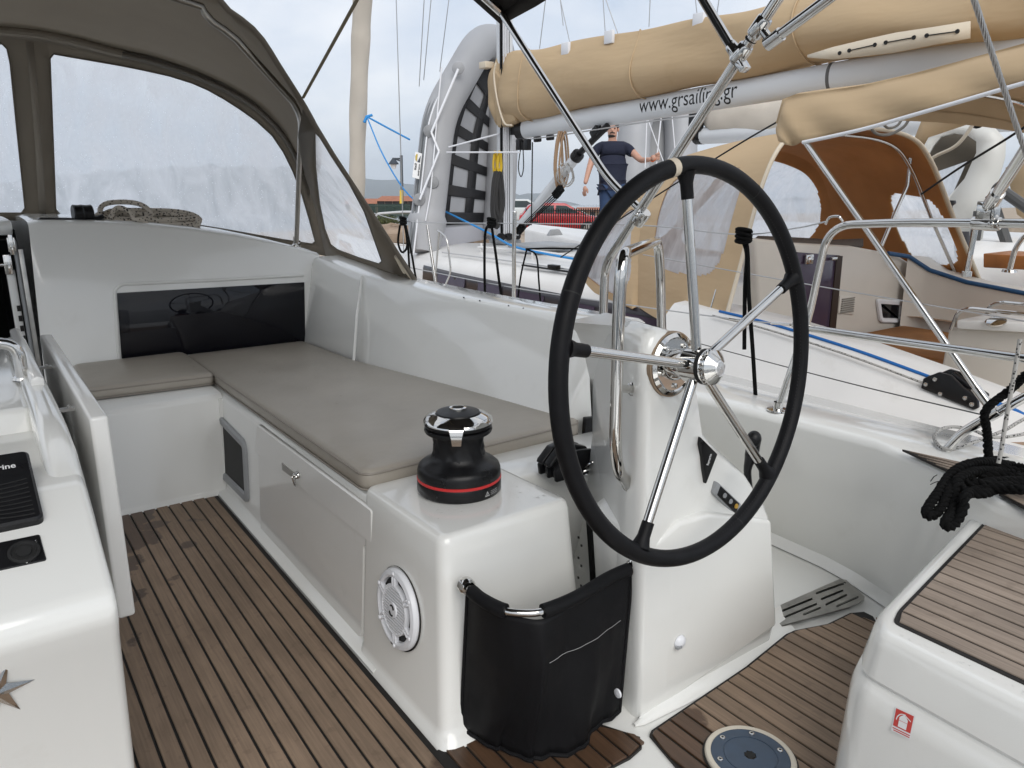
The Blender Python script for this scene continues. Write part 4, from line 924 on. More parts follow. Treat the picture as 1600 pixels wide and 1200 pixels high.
# ---- round emergency tiller plate in the teak
hc = at(1172, 1183, z=.014); RH = (at(1243, 1190, z=.014) - at(1100, 1176, z=.014)).length / 2
ht = thing('inspection_hatch', 'round blue grey screw plate with pale rim in the teak floor', 'inspection hatch', hc)
mb = MB(); mb.lathe([(RH, -.004), (RH, .003), (RH * .97, .006), (RH * .87, .006), (RH * .86, .002)], hc, UP, 56); build(mb, 'rim', mat('cream_ring', (.62, .57, .48), .4), ht)
mb = MB(); mb.lathe([(RH * .87, .001), (RH * .86, .005), (RH * .60, .006), (RH * .595, .0045), (RH * .575, .0045), (RH * .57, .006), (RH * .13, .006), (RH * .12, .003)], hc, UP, 56); build(mb, 'plate', BLUEHATCH, ht, smooth=30)
mb = MB(); pts = []
for k in range(16): a = 2 * PI * k / 16; r_ = RH * (.15 if k % 2 else .10); pts.append(hc + V((math.cos(a) * r_, math.sin(a) * r_, .0066)))
mb.poly(pts); build(mb, 'key_socket', BLKMAT, ht, smooth=0)
for k in range(6):
    a = 2 * PI * k / 6 + .62; c = hc + V((math.cos(a), math.sin(a), 0)) * RH * .73; mb = MB(); mb.lathe([(RH * .066, .006), (RH * .06, .0085), (RH * .028, .009), (RH * .024, .0075)], c, UP, 16); sw = build(mb, 'screw', STEEL, ht)
    mb = MB(); mb.lathe([(RH * .026, .0086), (0, .0086)], c, UP, 10); build(mb, 'screw_socket', BLKMAT, ht)
mb = MB(); mb.lathe([(RH * 1.045, -.003), (RH * 1.045, -.0022), (RH * .9, -.002)], hc, UP, 56); build(mb, 'sealant', RUBBER, ht)

# ---- fire extinguisher sticker
SP_ = plane((1.330, .668, .345), (1.313, .2, .345), (1.317, .668, .30)); snn = SP_[1] if SP_[1].x < 0 else -SP_[1]
stq = [at(u, v, pl=SP_) + snn * .0012 for u, v in ((1399.5, 1104), (1431, 1118.5), (1423, 1156), (1392.5, 1141))]
stk = thing('safety_sticker', 'red and white fire extinguisher sticker on the side of the stern seat', 'sticker', stq[3])
def sq_(a, b, h): return stq[3].lerp(stq[2], a).lerp(stq[0].lerp(stq[1], a), b) + snn * h
mb = MB(); mb.poly([sq_(a, b, 0) for a, b in ((0, 0), (1, 0), (1, 1), (0, 1))]); build(mb, 'backing', WHST, stk, smooth=0)
mb = MB(); mb.poly([sq_(a, b, .0006) for a, b in ((.06, .24), (.94, .24), (.94, .96), (.06, .96))]); mb.poly([sq_(a, b, .0006) for a, b in ((.06, .13), (.94, .13), (.94, .17), (.06, .17))]); mb.poly([sq_(a, b, .0006) for a, b in ((.12, .05), (.94, .05), (.94, .09), (.12, .09))]); build(mb, 'red_field', REDST, stk, smooth=0)
mb = MB(); mb.poly([sq_(a, b, .0012) for a, b in ((.30, .29), (.72, .29), (.72, .68), (.62, .78), (.57, .80), (.57, .87), (.45, .87), (.45, .80), (.40, .78), (.30, .68))])
arc = [(.45 - .30 * math.sin(t) * 1.0, .86 - .34 * (1 - math.cos(t))) for t in [i * .19 for i in range(9)]]
mb.grid([[sq_(a, b, .0012) for a, b in arc], [sq_(a + .035, b - .03, .0012) for a, b in arc]]); mb.poly([sq_(a, b, .0012) for a, b in ((.58, .84), (.86, .72), (.86, .68), (.58, .80))]); build(mb, 'pictogram', WHST, stk, smooth=0)
mb = MB(); mb.poly([sq_(a, b, .0016) for a, b in ((.30, .55), (.72, .55), (.72, .565), (.30, .565))]); build(mb, 'pictogram_line', REDST, stk, smooth=0)
# ---- sprayhood
def wsy(x, z): return 4.75 - .50 * (z - 1.05) - .42 * max(0, x - .6) ** 2
hood = thing('sprayhood', 'taupe canvas sprayhood with rain spotted clear windows over the companionway', 'sprayhood', (.6, 4.0, 1.0))
ws_out = [(-170, 22), (-80, 30), (0, 40), (60, 46), (120, 58), (180, 74), (240, 88), (300, 108), (350, 130), (400, 160), (440, 200), (462, 238), (475, 270), (485, 300), (497, 345), (510, 400), (470, 392), (430, 384), (390, 376), (345, 367), (300, 360), (240, 355), (180, 350), (90, 346), (0, 344), (-80, 344), (-170, 344)]
W1 = [(78, 92), (84, 84.5), (115, 90), (150, 96), (190, 103), (225, 110), (265, 119), (300, 130), (325, 141), (350, 155), (375, 171), (400, 189), (425, 212), (442, 237), (457, 267), (470, 300), (482, 340), (492, 377), (487, 381), (440, 374), (400, 367), (350, 358), (300, 350), (240, 344), (180, 341), (95, 336), (87, 327), (83, 220)]
W0 = [(-150, 55), (-60, 60), (3, 69), (11, 77), (16, 100), (27, 210), (39, 325), (33, 333), (-150, 332)]
lift = lambda u, v: at_y(u, v, wsy)
mb = MB(); mb.holed(ws_out, [W1, W0], lift); build(mb, 'windscreen', CANVAS, hood, smooth=60, thick=.004)
for w_ in (W1, W0):
    ins_ = [(x, y) for x in range(-140, 500, 24) for y in range(60, 380, 24)]
    def inp(p, poly):
        c = False; j = len(poly) - 1
        for i in range(len(poly)):
            (xi, yi), (xj, yj) = poly[i], poly[j]
            if (yi > p[1]) != (yj > p[1]) and p[0] < (xj - xi) * (p[1] - yi) / (yj - yi) + xi: c = not c
            j = i
        return c
    c_ = (sum(p[0] for p in w_) / len(w_), sum(p[1] for p in w_) / len(w_))
    big = [(p[0] + (3 if p[0] > c_[0] else -3) * .6, p[1] + (2 if p[1] > c_[1] else -2) * .6) for p in w_]
    mb = MB(); mb.holed(big, [], lambda u, v: lift(u, v) + V((0, .003, 0)), inner=[p for p in ins_ if inp(p, w_)]); build(mb, 'window_pane', PVC, hood, smooth=80)
    mb = MB(); mb.tube([lift(*p) + V((0, -.004, 0)) for p in w_], .0035, 6, closed=True); build(mb, 'window_binding', CANVAS, hood)
# zipped strap between the panes
mb = MB(); mb.grid([[lift(u, v) + V((0, -.012, 0)) for u, v in ((40, 66), (47, 140), (54, 220), (61, 338))], [lift(u, v) + V((0, -.012, 0)) for u, v in ((52, 67), (59, 140), (65, 220), (72, 338))]]); build(mb, 'zip_strap', CANVASL, hood, thick=.004)
mb = MB(); mb.box(lift(64, 340) + V((0, -.03, 0)), (.05, .02, .012)); build(mb, 'buckle', WHTPL, hood, bevel=.003)
# roof between the front bow and the rear bow
Bp = [lift(u, v) for u, v in ws_out[:15]]
SP2 = plane((1.70, 3.16, .853), tuple(at(475, 165, y=2.95)), tuple(lift(509, 398)))
# rear bow
Ap = [V((-1.2, 2.92, 1.80)), V((-.6, 2.9, 1.97)), V((0, 2.9, 2.04)), at(320, -4, y=2.9) + V((0, 0, .02)), at(345, 8, y=2.9), at(400, 50, y=2.9), at(440, 110, y=2.9), at(475, 165, y=2.95), at(492, 196, pl=SP2)]
Aa = resample(spline(Ap, 6), 60); Bb = resample(spline(Bp[:14], 4), 60)
rows = [[p + V((-.004, .012, -.05)) for p in Bb]]
for i in range(13):
    t = i / 12; row = []
    for j in range(60):
        p = Bb[j].lerp(Aa[j], t); e = j / 59
        p = p + V((0, 0, 1)) * (.05 * math.sin(PI * t) * (1 - e * .7) - .012 * math.sin(PI * 3 * t) * (1 - e)) + V((.045, 0, 0)) * (math.sin(PI * t) * e)
        row.append(p)
    rows.append(row)
mb = MB(); mb.grid(rows); build(mb, 'roof', CANVAS, hood, smooth=80, thick=.004)
# starboard side panel with its window
sp_out = [(475, 165), (492, 196), (520, 242), (545, 280), (580, 333), (615, 387), (650, 440), (618, 436), (570, 425), (540, 413), (509, 399), (497, 345), (485, 300), (472, 255), (466, 210)]
W2 = [(492, 206), (500, 214), (520, 245), (545, 284), (570, 331), (597, 408), (592, 412), (560, 402), (528, 390), (517, 382), (508, 358), (500, 320), (493, 260)]
lf2 = lambda u, v: at(u, v, pl=SP2)
mb = MB(); mb.holed(sp_out, [W2], lf2); build(mb, 'side_panel', CANVAS, hood, smooth=60, thick=.004)
mb = MB(); mb.holed(W2, [], lambda u, v: lf2(u, v) + V((.003, 0, 0))); build(mb, 'window_pane', PVC, hood, smooth=60)
mb = MB(); mb.tube([lf2(*p) + V((-.003, -.003, 0)) for p in W2], .003, 6, closed=True); build(mb, 'window_binding', CANVAS, hood)
edge = [V(p) for p in Aa] + [lf2(u, v) for u, v in sp_out[2:7]]
mb = MB(); mb.tube(edge, .011, 8); build(mb, 'hem', CANVAS, hood, smooth=80)
mb = MB(); mb.tube([lf2(621, 400), lf2(634, 424)], .016, 8); mb.tube([lf2(632, 418), lf2(640, 430), lf2(648, 440)], .010, 8); build(mb, 'tension_strap', BEIGED, hood)
# frame tubes
leg = spline([at(463, 386, y=4.22), at(466, 300, y=3.9), at(469, 225, y=3.55), at(470, 196, y=3.35), at(466, 176, y=3.2), at(457, 158, y=3.12)], 6)
mb = MB(); mb.tube(leg + [p + V((-.05, .03, -.035)) for p in reversed(Aa[:52])], .0125, 12); mb.lathe([(.022, -.03), (.022, 0), (.014, .02), (.013, .05)], at(463, 384, y=4.22), (0, 0, 1), 16); build(mb, 'frame_tube', mat('dull_tube', (.28, .26, .23), .3, 1), hood)
mb = MB(); mb.sphere(at(461, 386, y=4.2), (.022, .022, .02), 8); mb.box(at(465, 380, y=4.19), (.03, .02, .035)); build(mb, 'deck_fitting', STEEL, hood, bevel=.003)
mb = MB(); mb.tube([p + V((-.01, -.03, -.03)) for p in Bb[4:56]], .0125, 10); build(mb, 'front_bow', mat('canvas_sleeve_tube', (.15, .135, .115), .45, .3), hood)
mb = MB(); mb.tube([p + V((-.01, -.035, -.026)) for p in Bb[4:26]], .019, 10); build(mb, 'bow_sleeve', CANVASL, hood)
mb = MB(); mb.tube([at(374, 0 + 44, y=3.4), at(345, 34, y=3.35), at(330, 20, y=3.3)], .012, 8); build(mb, 'reinforcement', mat('hood_patch', (.05, .045, .038), .8), hood)

wire_ = MB(); wire_.tube([at(474, 152, y=2.93), at(561, -6, y=2.2), at(640, -150, y=1.5)], .0055, 8); tag(build(wire_, 'halyard', mat('olive_line', (.20, .17, .11), .8), smooth=80), 'olive brown line slanting up from the shoulder of the sprayhood', 'rope')
# ---- things on the coachroof
bo = thing('line_organiser', 'black deck fitting with twin rollers and lever on the edge of the cabin roof', 'deck fitting', at(140, 350, y=4.03))
mb = MB(); mb.prism([at(u, v, y=4.0) + V((0, 0, .004)) for u, v in ((58, 346), (62, 342), (105, 342), (180, 346), (212, 349), (212, 354), (160, 354), (60, 350))], (0, .07, 0)); build(mb, 'base_plate', BLKPL, bo, bevel=.004)
for u in (122, 136):
    mb = MB(); mb.lathe([(0, -.022), (.034, -.022), (.038, -.018), (.036, .0), (.038, .018), (.034, .022), (0, .022)], at(u, 333, y=4.03), (1, .12, 0), 20); build(mb, 'roller', BLKPL, bo, smooth=40)
mb = MB(); mb.box(at(131, 342, y=4.03), (.07, .04, .03)); build(mb, 'block', BLKPL, bo, bevel=.004)
mb = MB(); mb.tube([at(140, 340, y=4.03), at(152, 342, y=4.02), at(162, 337, y=4.02)], [.012, .014, .009], 8); build(mb, 'lever', BLKPL, bo)
mb = MB(); rnd = random.Random(3)
def coil(c, a, b, n, r, m, jit=.012, lean=.25):
    for k in range(n):
        da, db, dz = a * (1 + rnd.uniform(-.18, .14)), b * (1 + rnd.uniform(-.25, .2)), rnd.uniform(-.4, 1) * jit; o = c + V((rnd.uniform(-1, 1) * jit, rnd.uniform(-1, 1) * jit * .5, k * r * .55 + dz * .3)); ph = rnd.uniform(0, 6)
        pts = [o + V((math.cos(t) * da, math.sin(t) * db, (math.sin(t + ph) * .35 + math.sin(t) * lean) * db + .004 * math.sin(3 * t + ph))) for t in [2 * PI * i / 26 for i in range(26)]]; m.tube(pts, r, 8, closed=True)
coil(at(240, 350, y=4.10), .20, .055, 6, .0115, mb); coil(at(195, 340, y=4.08), .11, .05, 3, .0115, mb, lean=.7); coil(at(275, 355, y=4.07), .09, .045, 3, .0115, mb)
mb.tube(spline([at(172, 342, y=4.03), at(180, 327, y=4.05), at(190, 325, y=4.05), at(204, 332, y=4.03), at(210, 342, y=4.0), at(225, 345, y=3.99), at(232, 358, y=3.99)], 6), .0115, 8)
tag(build(mb, 'coiled_rope', FLECK, smooth=80), 'coiled beige rope with dark flecks on the edge of the cabin roof', 'rope')

# ---- bimini over the helm
bim = thing('bimini', 'steel framed bimini with dark taupe canvas above the helm', 'bimini', (1.72, 1.85, .85))
BX = 1.72
Bt = fillet([at(942, 506, x=BX), at(945, 424, x=BX), at(952, 402, x=BX), at(1222, -12, x=BX)], .05, 5); e_ = at(1222, -12, x=BX); d_ = (e_ - at(1100, 165, x=BX)).normalized()
Bt.append(e_ + d_ * .35); mb = MB(); mb.tube(Bt, .0145, 16); build(mb, 'main_leg', STEEL, bim, smooth=60)
ahinge = at(1003, 329, x=BX)
At = fillet([at(770, -6, x=BX), at(782, 18, x=BX), at(953, 284, x=BX), ahinge], .12, 6)
mb = MB(); mb.tube(At, .0125, 14); build(mb, 'front_leg', STEEL, bim, smooth=60)
def collar(name, u, v, r=.0205, L_=.05, x=BX, d=None):
    c = at(u, v, x=x); dd = d or d_; m = MB(); m.tube([c - dd * L_ / 2, c - dd * (L_ / 2 - .004), c + dd * (L_ / 2 - .004), c + dd * L_ / 2], [r * .9, r, r, r * .9], 18); return m, c
m, c = collar('c', 1002, 340); m.tube([c, ahinge + V((0, .015, .005))], .009, 10); m.sphere(c + V((-.02, 0, .01)), .008, 6); build(m, 'clamp', STEEL, bim, smooth=40)
m, c = collar('c', 1158, 84); m.tube([c, c + V((-.0, .035, .03))], .011, 10); build(m, 'clamp', STEEL, bim, smooth=40)
m, c = collar('c', 1187, 42); m.tube([c, at(1204, 63, x=BX)], .011, 10); build(m, 'clamp', STEEL, bim, smooth=40)
for u, v in ((1173, 62), (1150, 98)): m, c = collar('c', u, v, .0165, .006); build(m, 'joint_ring', BLKMAT, bim, smooth=40)
s0, s1 = at(1147, 80, x=BX), at(1092, -12, x=BX); sd2 = (s1 - s0).normalized()
mb = MB(); mb.tube([s0, s1 + sd2 * .3], .013, 14); build(mb, 'strut', STEEL, bim, smooth=60)
m = MB(); m.box((s0 + s1 + sd2 * .3) / 2 + V((-.012, -.004, 0)), ((s1 - s0).length + .26, .010, .008), (sd2, V((-1, 0, 0)).cross(sd2).normalized(), V((1, 0, 0)))); build(m, 'strut_track', BLKMAT, bim)
m = MB(); m.tube([s0 - sd2 * .03, s0 + sd2 * .02], .016, 14); m.box(s0 - sd2 * .045, (.04, .02, .03), (sd2, V((-1, 0, 0)).cross(sd2).normalized(), V((1, 0, 0)))); build(m, 'strut_end', STEEL, bim, bevel=.003)
s2, s3 = at(1203, 66, x=BX), at(1305, -10, x=BX); sd3 = (s3 - s2).normalized()
mb = MB(); mb.tube([s2, s3 + sd3 * .3], .0135, 14); build(mb, 'rear_strut', STEEL, bim, smooth=60); m = MB(); m.tube([s2 - sd3 * .01, s2 + sd3 * .035], .0175, 14); build(m, 'strut_end', STEEL, bim)
zc0 = at(783, 14, x=BX); rows = []
for i in range(15):
    y = zc0.y + .02 - (zc0.y + .1) * i / 14; row = []
    for j in range(25):
        x = BX + .02 - 3.7 * j / 24; q = (x + .12) / 1.85; z = zc0.z + .55 * (1 - q * q) + .02 * math.sin(i * 1.6) * (1 - q * q) + .55 * (i / 14); row.append(V((x, y, z)))
    rows.append(row)
mb = MB(); mb.grid(rows); mb.grid([[r[0] for r in rows], [r[0] + V((.01, 0, -.035 - .02 * math.sin(i * .8))) for i, r in enumerate(rows)]]); mb.grid([[p for p in rows[0]], [p + V((0, .01, -.04)) for p in rows[0]]])
build(mb, 'canopy', translucent(mat('bimini_canvas', (.055, .05, .046), .85, bump=.2, bscale=300), (.12, .11, .10), .4), bim, smooth=80, thick=.004)
mb = MB(); mb.tube([p + V((0, -.02, -.02)) for p in rows[0]], .0125, 10); mb.tube([p + V((0, 0, -.02)) for p in rows[7]], .0125, 10); build(mb, 'bow', STEEL, bim)

# ---- stern rail and guard wires
RX = 2.30
pp = thing('stern_rail', 'polished steel stern rail with curved corner beyond the steering wheel', 'rail', at(1215, 641, z=WZ))
b0 = at(1215, 641, z=WZ + .002)
mb = MB(); mb.tube(fillet([b0, at(1263, 500, x=RX), at(1295, 352, x=RX), at(1420, 347.5, x=RX), at(1900, 352, x=RX)], .085, 8), .0125, 16); build(mb, 'top_rail', STEEL, pp, smooth=60)
mb = MB(); mb.tube([at(1240, 507, x=RX), at(1252, 511, x=RX), at(1400, 533, x=RX), at(1600, 560, x=RX), at(1800, 588, x=RX)], .0125, 16); build(mb, 'lower_rail', STEEL, pp, smooth=60)
mb = MB(); mb.lathe([(.038, 0), (.037, .005), (.016, .008), (.0155, .03)], b0, (0, 0, 1), 24); build(mb, 'foot_plate', STEEL, pp)
mb = MB(); mb.tube(spline([at(1290, 350, x=RX - .01), at(1296, 340, x=RX - .02), at(1310, 338, x=RX - .02), at(1317, 346, x=RX - .01)], 4), .004, 8); build(mb, 'wire_eye', STEEL, pp)
mb = MB(); c = at(1541, 349, x=RX); mb.tube([c + V((0, -.035, 0)), c + V((0, .035, 0))], .0185, 16); mb.box(c + V((0, 0, .034)), (.03, .05, .05)); mb.tube([c + V((-.02, 0, .045)), c + V((.02, 0, .045))], .009, 10); mb.tube([c + V((-.02, 0, .03)), c + V((.02, 0, .03))], .006, 10); mb.lathe([(.008, 0), (.008, .006), (0, .007)], c + V((-.018, -.02, .0)), (-1, 0, 0), 10); build(mb, 'hinge_clamp', STEEL, pp, bevel=.002)
t0, t1 = at(1546, 322, x=RX), at(1606, 228, x=RX - .15); td = (t1 - t0).normalized()
mb = MB(); mb.tube([t0, t1 + td * .6], .0145, 16); mb.tube([t0 - td * .01, t0 + td * .06], .019, 16); build(mb, 'bimini_stay', STEEL, pp, smooth=60)
f1 = at(1479, 704, z=WZ + .004); TX = f1.x
mb = MB(); mb.tube(fillet([f1, at(1500, 678, x=TX + .01), at(1556, 645, x=TX + .03), at(1700, 568, x=TX + .1)], .05, 6), .0135, 16); c = at(1552, 648, x=TX + .03); mb.tube([at(1545, 651, x=TX + .03), at(1561, 642, x=TX + .03)], .0165, 14); build(mb, 'lower_stay', STEEL, pp, smooth=60)
def wire(name, pts, r, m, label, cat='guard wire', group=None, n=6, sp=True):
    mb = MB(); mb.tube(spline(pts, 8) if sp else pts, r, n); return tag(build(mb, name, m, smooth=80), label, cat, group)
LX = 2.42
wire('guard_wire', [at(1292, 346, x=2.3), at(1240, 357, x=2.32), at(1150, 366, x=2.38), at(1000, 352, x=LX), at(800, 349, x=LX), at(640, 346, x=LX), at(573, 330, x=LX)], .0028, WIRE, 'upper steel guard wire running forward from the corner of the stern rail')
wire('guard_wire', [at(1240, 507, x=2.3), at(1160, 500, x=2.35), at(1000, 479, x=LX), at(800, 449, x=LX), at(640, 418, x=LX)], .0028, WIRE, 'lower steel guard wire passing close above the long white coaming')
mb = MB(); mb.tube([at(1140, 498, x=2.36), at(1170, 502, x=2.35)], .005, 8); mb.tube([at(1205, 505, x=2.32), at(1235, 507, x=2.3)], .005, 8); tag(build(mb, 'rigging_screw', STEEL), 'slim steel rigging screw on the lower guard wire behind the wheel hub', 'rigging screw')
wire('guard_wire', [at(1547, 651, x=TX + .02), at(1332, 600, x=2.45), at(1130, 547, x=2.6), at(1050, 524, x=2.65)], .0022, mat('dark_wire', (.12, .12, .12), .35, .9), 'dark guard wire crossing low in front of the blue lined white deck')
sb = at(803, 470, x=LX); sb.z = WZ
mb = MB(); mb.tube([sb, at(803, 400, x=LX), at(804, 333, x=LX)], .011, 12); mb.sphere(at(804, 332, x=LX), .012, 6); mb.lathe([(.03, 0), (.028, .006), (.014, .012)], sb, (0, 0, 1), 16); tag(build(mb, 'stanchion', STEEL, smooth=60), 'upright steel stanchion standing on our deck beyond the white coaming', 'stanchion')
mb = MB(); mb.tube([at(682, 450, x=LX), at(667, 352, x=LX)], .010, 10); mb.tube(spline([at(679, 448, x=LX + .05), at(683, 400, x=LX + .05), at(686, 362, x=LX + .05)], 4), .006, 8); mb.tube(fillet([at(695, 447, x=LX + .1), at(705, 425, x=LX + .1), at(698, 370, x=LX + .1), at(684, 360, x=LX + .1)], .05), .006, 8); tag(build(mb, 'gate_stanchion', STEEL, smooth=60), 'pair of thin braced gate stanchions near the sprayhood corner', 'stanchion')
# black lashings on the wires
def lash(pts_list, knot, label, name='rope_lashing', r=.0075, x=LX):
    mb = MB()
    for pts in pts_list: mb.tube(spline([at(u, v, x=x - .01) for u, v in pts], 6), r, 8)
    if knot:
        c = at(*knot, x=x - .015)
        for k in range(4): mb.tube([c + V((math.sin(t) * .014, math.cos(t) * .030, .012 * (k - 1.5) + .006 * math.sin(t + k))) for t in [2 * PI * i / 14 for i in range(14)]], r, 7, closed=True)
    tag(build(mb, name, BLKROPE, smooth=80), label, 'rope', 'black ropes tied on the guard wires')
lash([[(632, 350), (637, 380), (640, 425)], [(634, 352), (642, 390), (648, 425), (652, 445)], [(625, 352), (622, 378), (628, 394), (636, 385), (634, 358)]], (630, 345), 'black rope knotted on the guard wire beside the sprayhood corner')
lash([[(764, 350), (758, 366), (757, 420), (758, 466)], [(768, 352), (775, 400), (780, 440), (785, 472)]], (768, 348), 'black rope hanging in an open loop from the guard wire left of the stanchion')
lash([[(1160, 372), (1167, 400), (1164, 450), (1163, 546)], [(1163, 372), (1168, 392), (1170, 460), (1176, 545), (1181, 627)]], (1162, 368), 'black rope with two long tails hanging from the wire beside the wheel', x=2.36)
lash([[(823, 390), (814, 430), (808, 475)], [(824, 390), (838, 400), (842, 440), (845, 480)], [(822, 389), (860, 388), (905, 389)]], None, 'thin black cord with three ends behind the stanchion', r=.005, x=2.6)

# ---- backstay (laid wire)
p0, p1 = at(1606, 250, d=1.42), at(1512, -30, d=1.22); bd = (p1 - p0).normalized(); x_, y_ = frame(bd); LL = (p1 - p0).length + .6
mb = MB()
for k in range(7):
    if k == 6: mb.tube([p0, p0 + bd * LL], .0026, 6); continue
    mb.tube([p0 + bd * (LL * i / 150) + (x_ * math.cos(k * PI / 3 + i * .55) + y_ * math.sin(k * PI / 3 + i * .55)) * .0033 for i in range(151)], .0018, 5)
tag(build(mb, 'backstay', WIRE, smooth=80), 'thick laid wire backstay close to the camera at upper right', 'backstay')

# ---- black mooring rope heaped on the stern corner
def laid(mb, pts, R, pitch=.05, n=5):
    P = resample(spline(pts, 8), 0 or max(12, int(sum((V(a) - V(b)).length for a, b in zip(pts, pts[1:])) / .0065)))
    fr = None; ang = 0; strands = [[], [], []]; dr = []
    for i, p in enumerate(P):
        d = (P[min(i + 1, len(P) - 1)] - P[max(i - 1, 0)]).normalized()
        if fr is None: x, y = frame(d)
        else: x = (fr - d * fr.dot(d)).normalized(); y = d.cross(x)
        fr = x; ang += .0065 / pitch * 2 * PI
        for k in range(3):
            a = ang + k * 2 * PI / 3; strands[k].append(p + (x * math.cos(a) + y * math.sin(a)) * R * .5)
    for s in strands: mb.tube(s, R * .56, n)
mb = MB(); YR = .835
def A(u, v, dy=0): return at(u, v, y=YR + dy)
R_ = .0125
laid(mb, [A(1625, 738, -.1), A(1580, 727), A(1540, 721), A(1505, 728), A(1482, 745), A(1466, 770, -.02), A(1452, 790, -.03), A(1447, 803, -.04), A(1456, 806, -.045), A(1470, 795, -.05), A(1480, 775, -.04), A(1490, 755, -.02), A(1520, 742)], R_)
laid(mb, [A(1620, 752, -.12), A(1570, 738, -.03), A(1525, 736, -.02), A(1497, 750, -.03), A(1492, 775, -.05), A(1487, 800, -.07), A(1477, 815, -.08), A(1478, 823, -.085), A(1492, 818, -.09), A(1505, 795, -.09), A(1508, 775, -.08), A(1535, 765, -.08), A(1600, 765, -.16)], R_)
laid(mb, [A(1630, 745, -.1), A(1560, 732, .0), A(1510, 738, .0), A(1500, 760, -.04), A(1530, 772, -.09), A(1570, 762, -.1), A(1630, 760, -.16)], R_)
laid(mb, [A(1640, 725, .0), A(1590, 722, .04), A(1550, 719, .06), A(1520, 726, .04), A(1500, 742, 0), A(1515, 758, -.05), A(1560, 752, -.08), A(1640, 752, -.14)], R_)
laid(mb, [A(1530, 745, -.02), A(1560, 743, -.05), A(1600, 748, -.1), A(1640, 755, -.14)], R_); laid(mb, [A(1520, 752, -.05), A(1550, 760, -.09), A(1590, 758, -.12), A(1640, 764, -.18)], R_)
laid(mb, [A(1545, 722, .05), A(1543, 690, .06), A(1541, 668, .06), A(1538, 648, .06), A(1548, 632, .05), A(1575, 612, .03), A(1600, 588, -.02), A(1640, 556, -.08)], R_)
for u, v, du, dv in ((1464, 742, -10, 10), (1468, 752, -14, 5)): mb.tube([A(u, v, -.02), A(u + du * .5, v + dv * .3, -.02), A(u + du, v + dv, -.02)], .0012, 4)
tag(build(mb, 'mooring_rope', BLKROPE, smooth=80), 'thick black mooring rope heaped over the stern corner with looped ends hanging', 'rope')
wire('flecked_line', [at(1594, 530, x=2.1), at(1584, 590, x=2.08), at(1573, 650, x=2.06), at(1565, 700, x=2.04), at(1560, 724, x=2.03)], .0055, FLECK2, 'pale flecked line stretched down past the black rope at the far edge', 'rope', n=8)
lp = [at(u, v, z=WZ + .012) for u, v in ((1640, 668), (1590, 680), (1550, 683), (1520, 672), (1490, 667), (1470, 671), (1460, 683), (1466, 696), (1482, 702), (1505, 697), (1540, 684), (1570, 672), (1600, 655), (1640, 640))]
wire('flecked_line', lp, .0055, FLECK2, 'grey flecked line lying in a loop on the side deck under the stay', 'rope', n=8)
# ================================================================ the neighbouring yacht
nb = thing('neighbouring_yacht', 'white yacht moored alongside with beige canvas and tan side decks', 'sailing yacht', (4.65, 3, 0))
# hull, side deck and coachroof
ys = [-2.5, 0, 1.5, 3.0, 4.5, 6.0, 7.5, 9.0, 10.2, 11.0]; xo = [3.05, 2.92, 2.86, 2.86, 2.92, 3.08, 3.36, 3.78, 4.25, 4.62]; zd = [.34, .32, .31, .30, .30, .31, .34, .38, .43, .47]
def side(s):
    rows = []
    for y, x, z in zip(ys, xo, zd):
        X = lambda q: 4.65 + s * (q - 4.65)
        rows.append([V((X(min(4.6, x + .55)), y * .99, -1.6)), V((X(min(4.62, x + .12)), y, -.5)), V((X(x), y, z - .05)), V((X(x - .004), y, z)), V((X(x + .04), y, z + .03)), V((X(min(4.64, x + .06)), y, z + .01))])
    return rows
mb = MB(); mb.grid(side(1)); mb.grid(side(-1)); build(mb, 'hull', NGEL, nb, smooth=50)
mb = MB(); mb.grid([[V((x + .05, y, z + .012)), V((min(4.6, x + .75), y, z + .03))] for x, y, z in zip(xo, ys, zd)]); mb.grid([[V((9.3 - x - .05, y, z + .012)), V((max(4.7, 9.3 - x - .75), y, z + .03))] for x, y, z in zip(xo, ys, zd)]); build(mb, 'side_deck', TEAKN, nb, smooth=30)
mb = MB(); fd_ = [(xo[i] + .22, ys[i], zd[i] + .03) for i in range(6, 10)]; mb.grid([[V((min(4.6, x), y, z)), V((4.65, y, z + .06)), V((max(4.7, 9.3 - x), y, z))] for x, y, z in fd_]); build(mb, 'foredeck', NONSKID, nb, smooth=30)
rows = []
for y, w, h in ((3.07, 1.16, 1.0), (4.0, 1.14, 1.0), (5.0, 1.10, .98), (6.0, 1.02, .93), (7.0, .88, .84), (7.9, .66, .66), (8.5, .42, .30)):
    c = 4.65; zt = .30 + .33 * h
    rows.append([V((c + s_ * q, y, z)) for s_, q, z in ((-1, w + .02, .29), (-1, w - .005, .40), (-1, w - .03, zt - .09), (-1, w - .08, zt - .015), (-1, w - .16, zt + .012), (-1, w * .5, zt + .06), (1, 0, zt + .085), (1, w * .5, zt + .06), (1, w - .16, zt + .012), (1, w - .08, zt - .015), (1, w - .03, zt - .09), (1, w - .005, .40), (1, w + .02, .29))])
mb = MB(); mb.loft(rows); build(mb, 'coachroof', NGEL, nb, smooth=40)
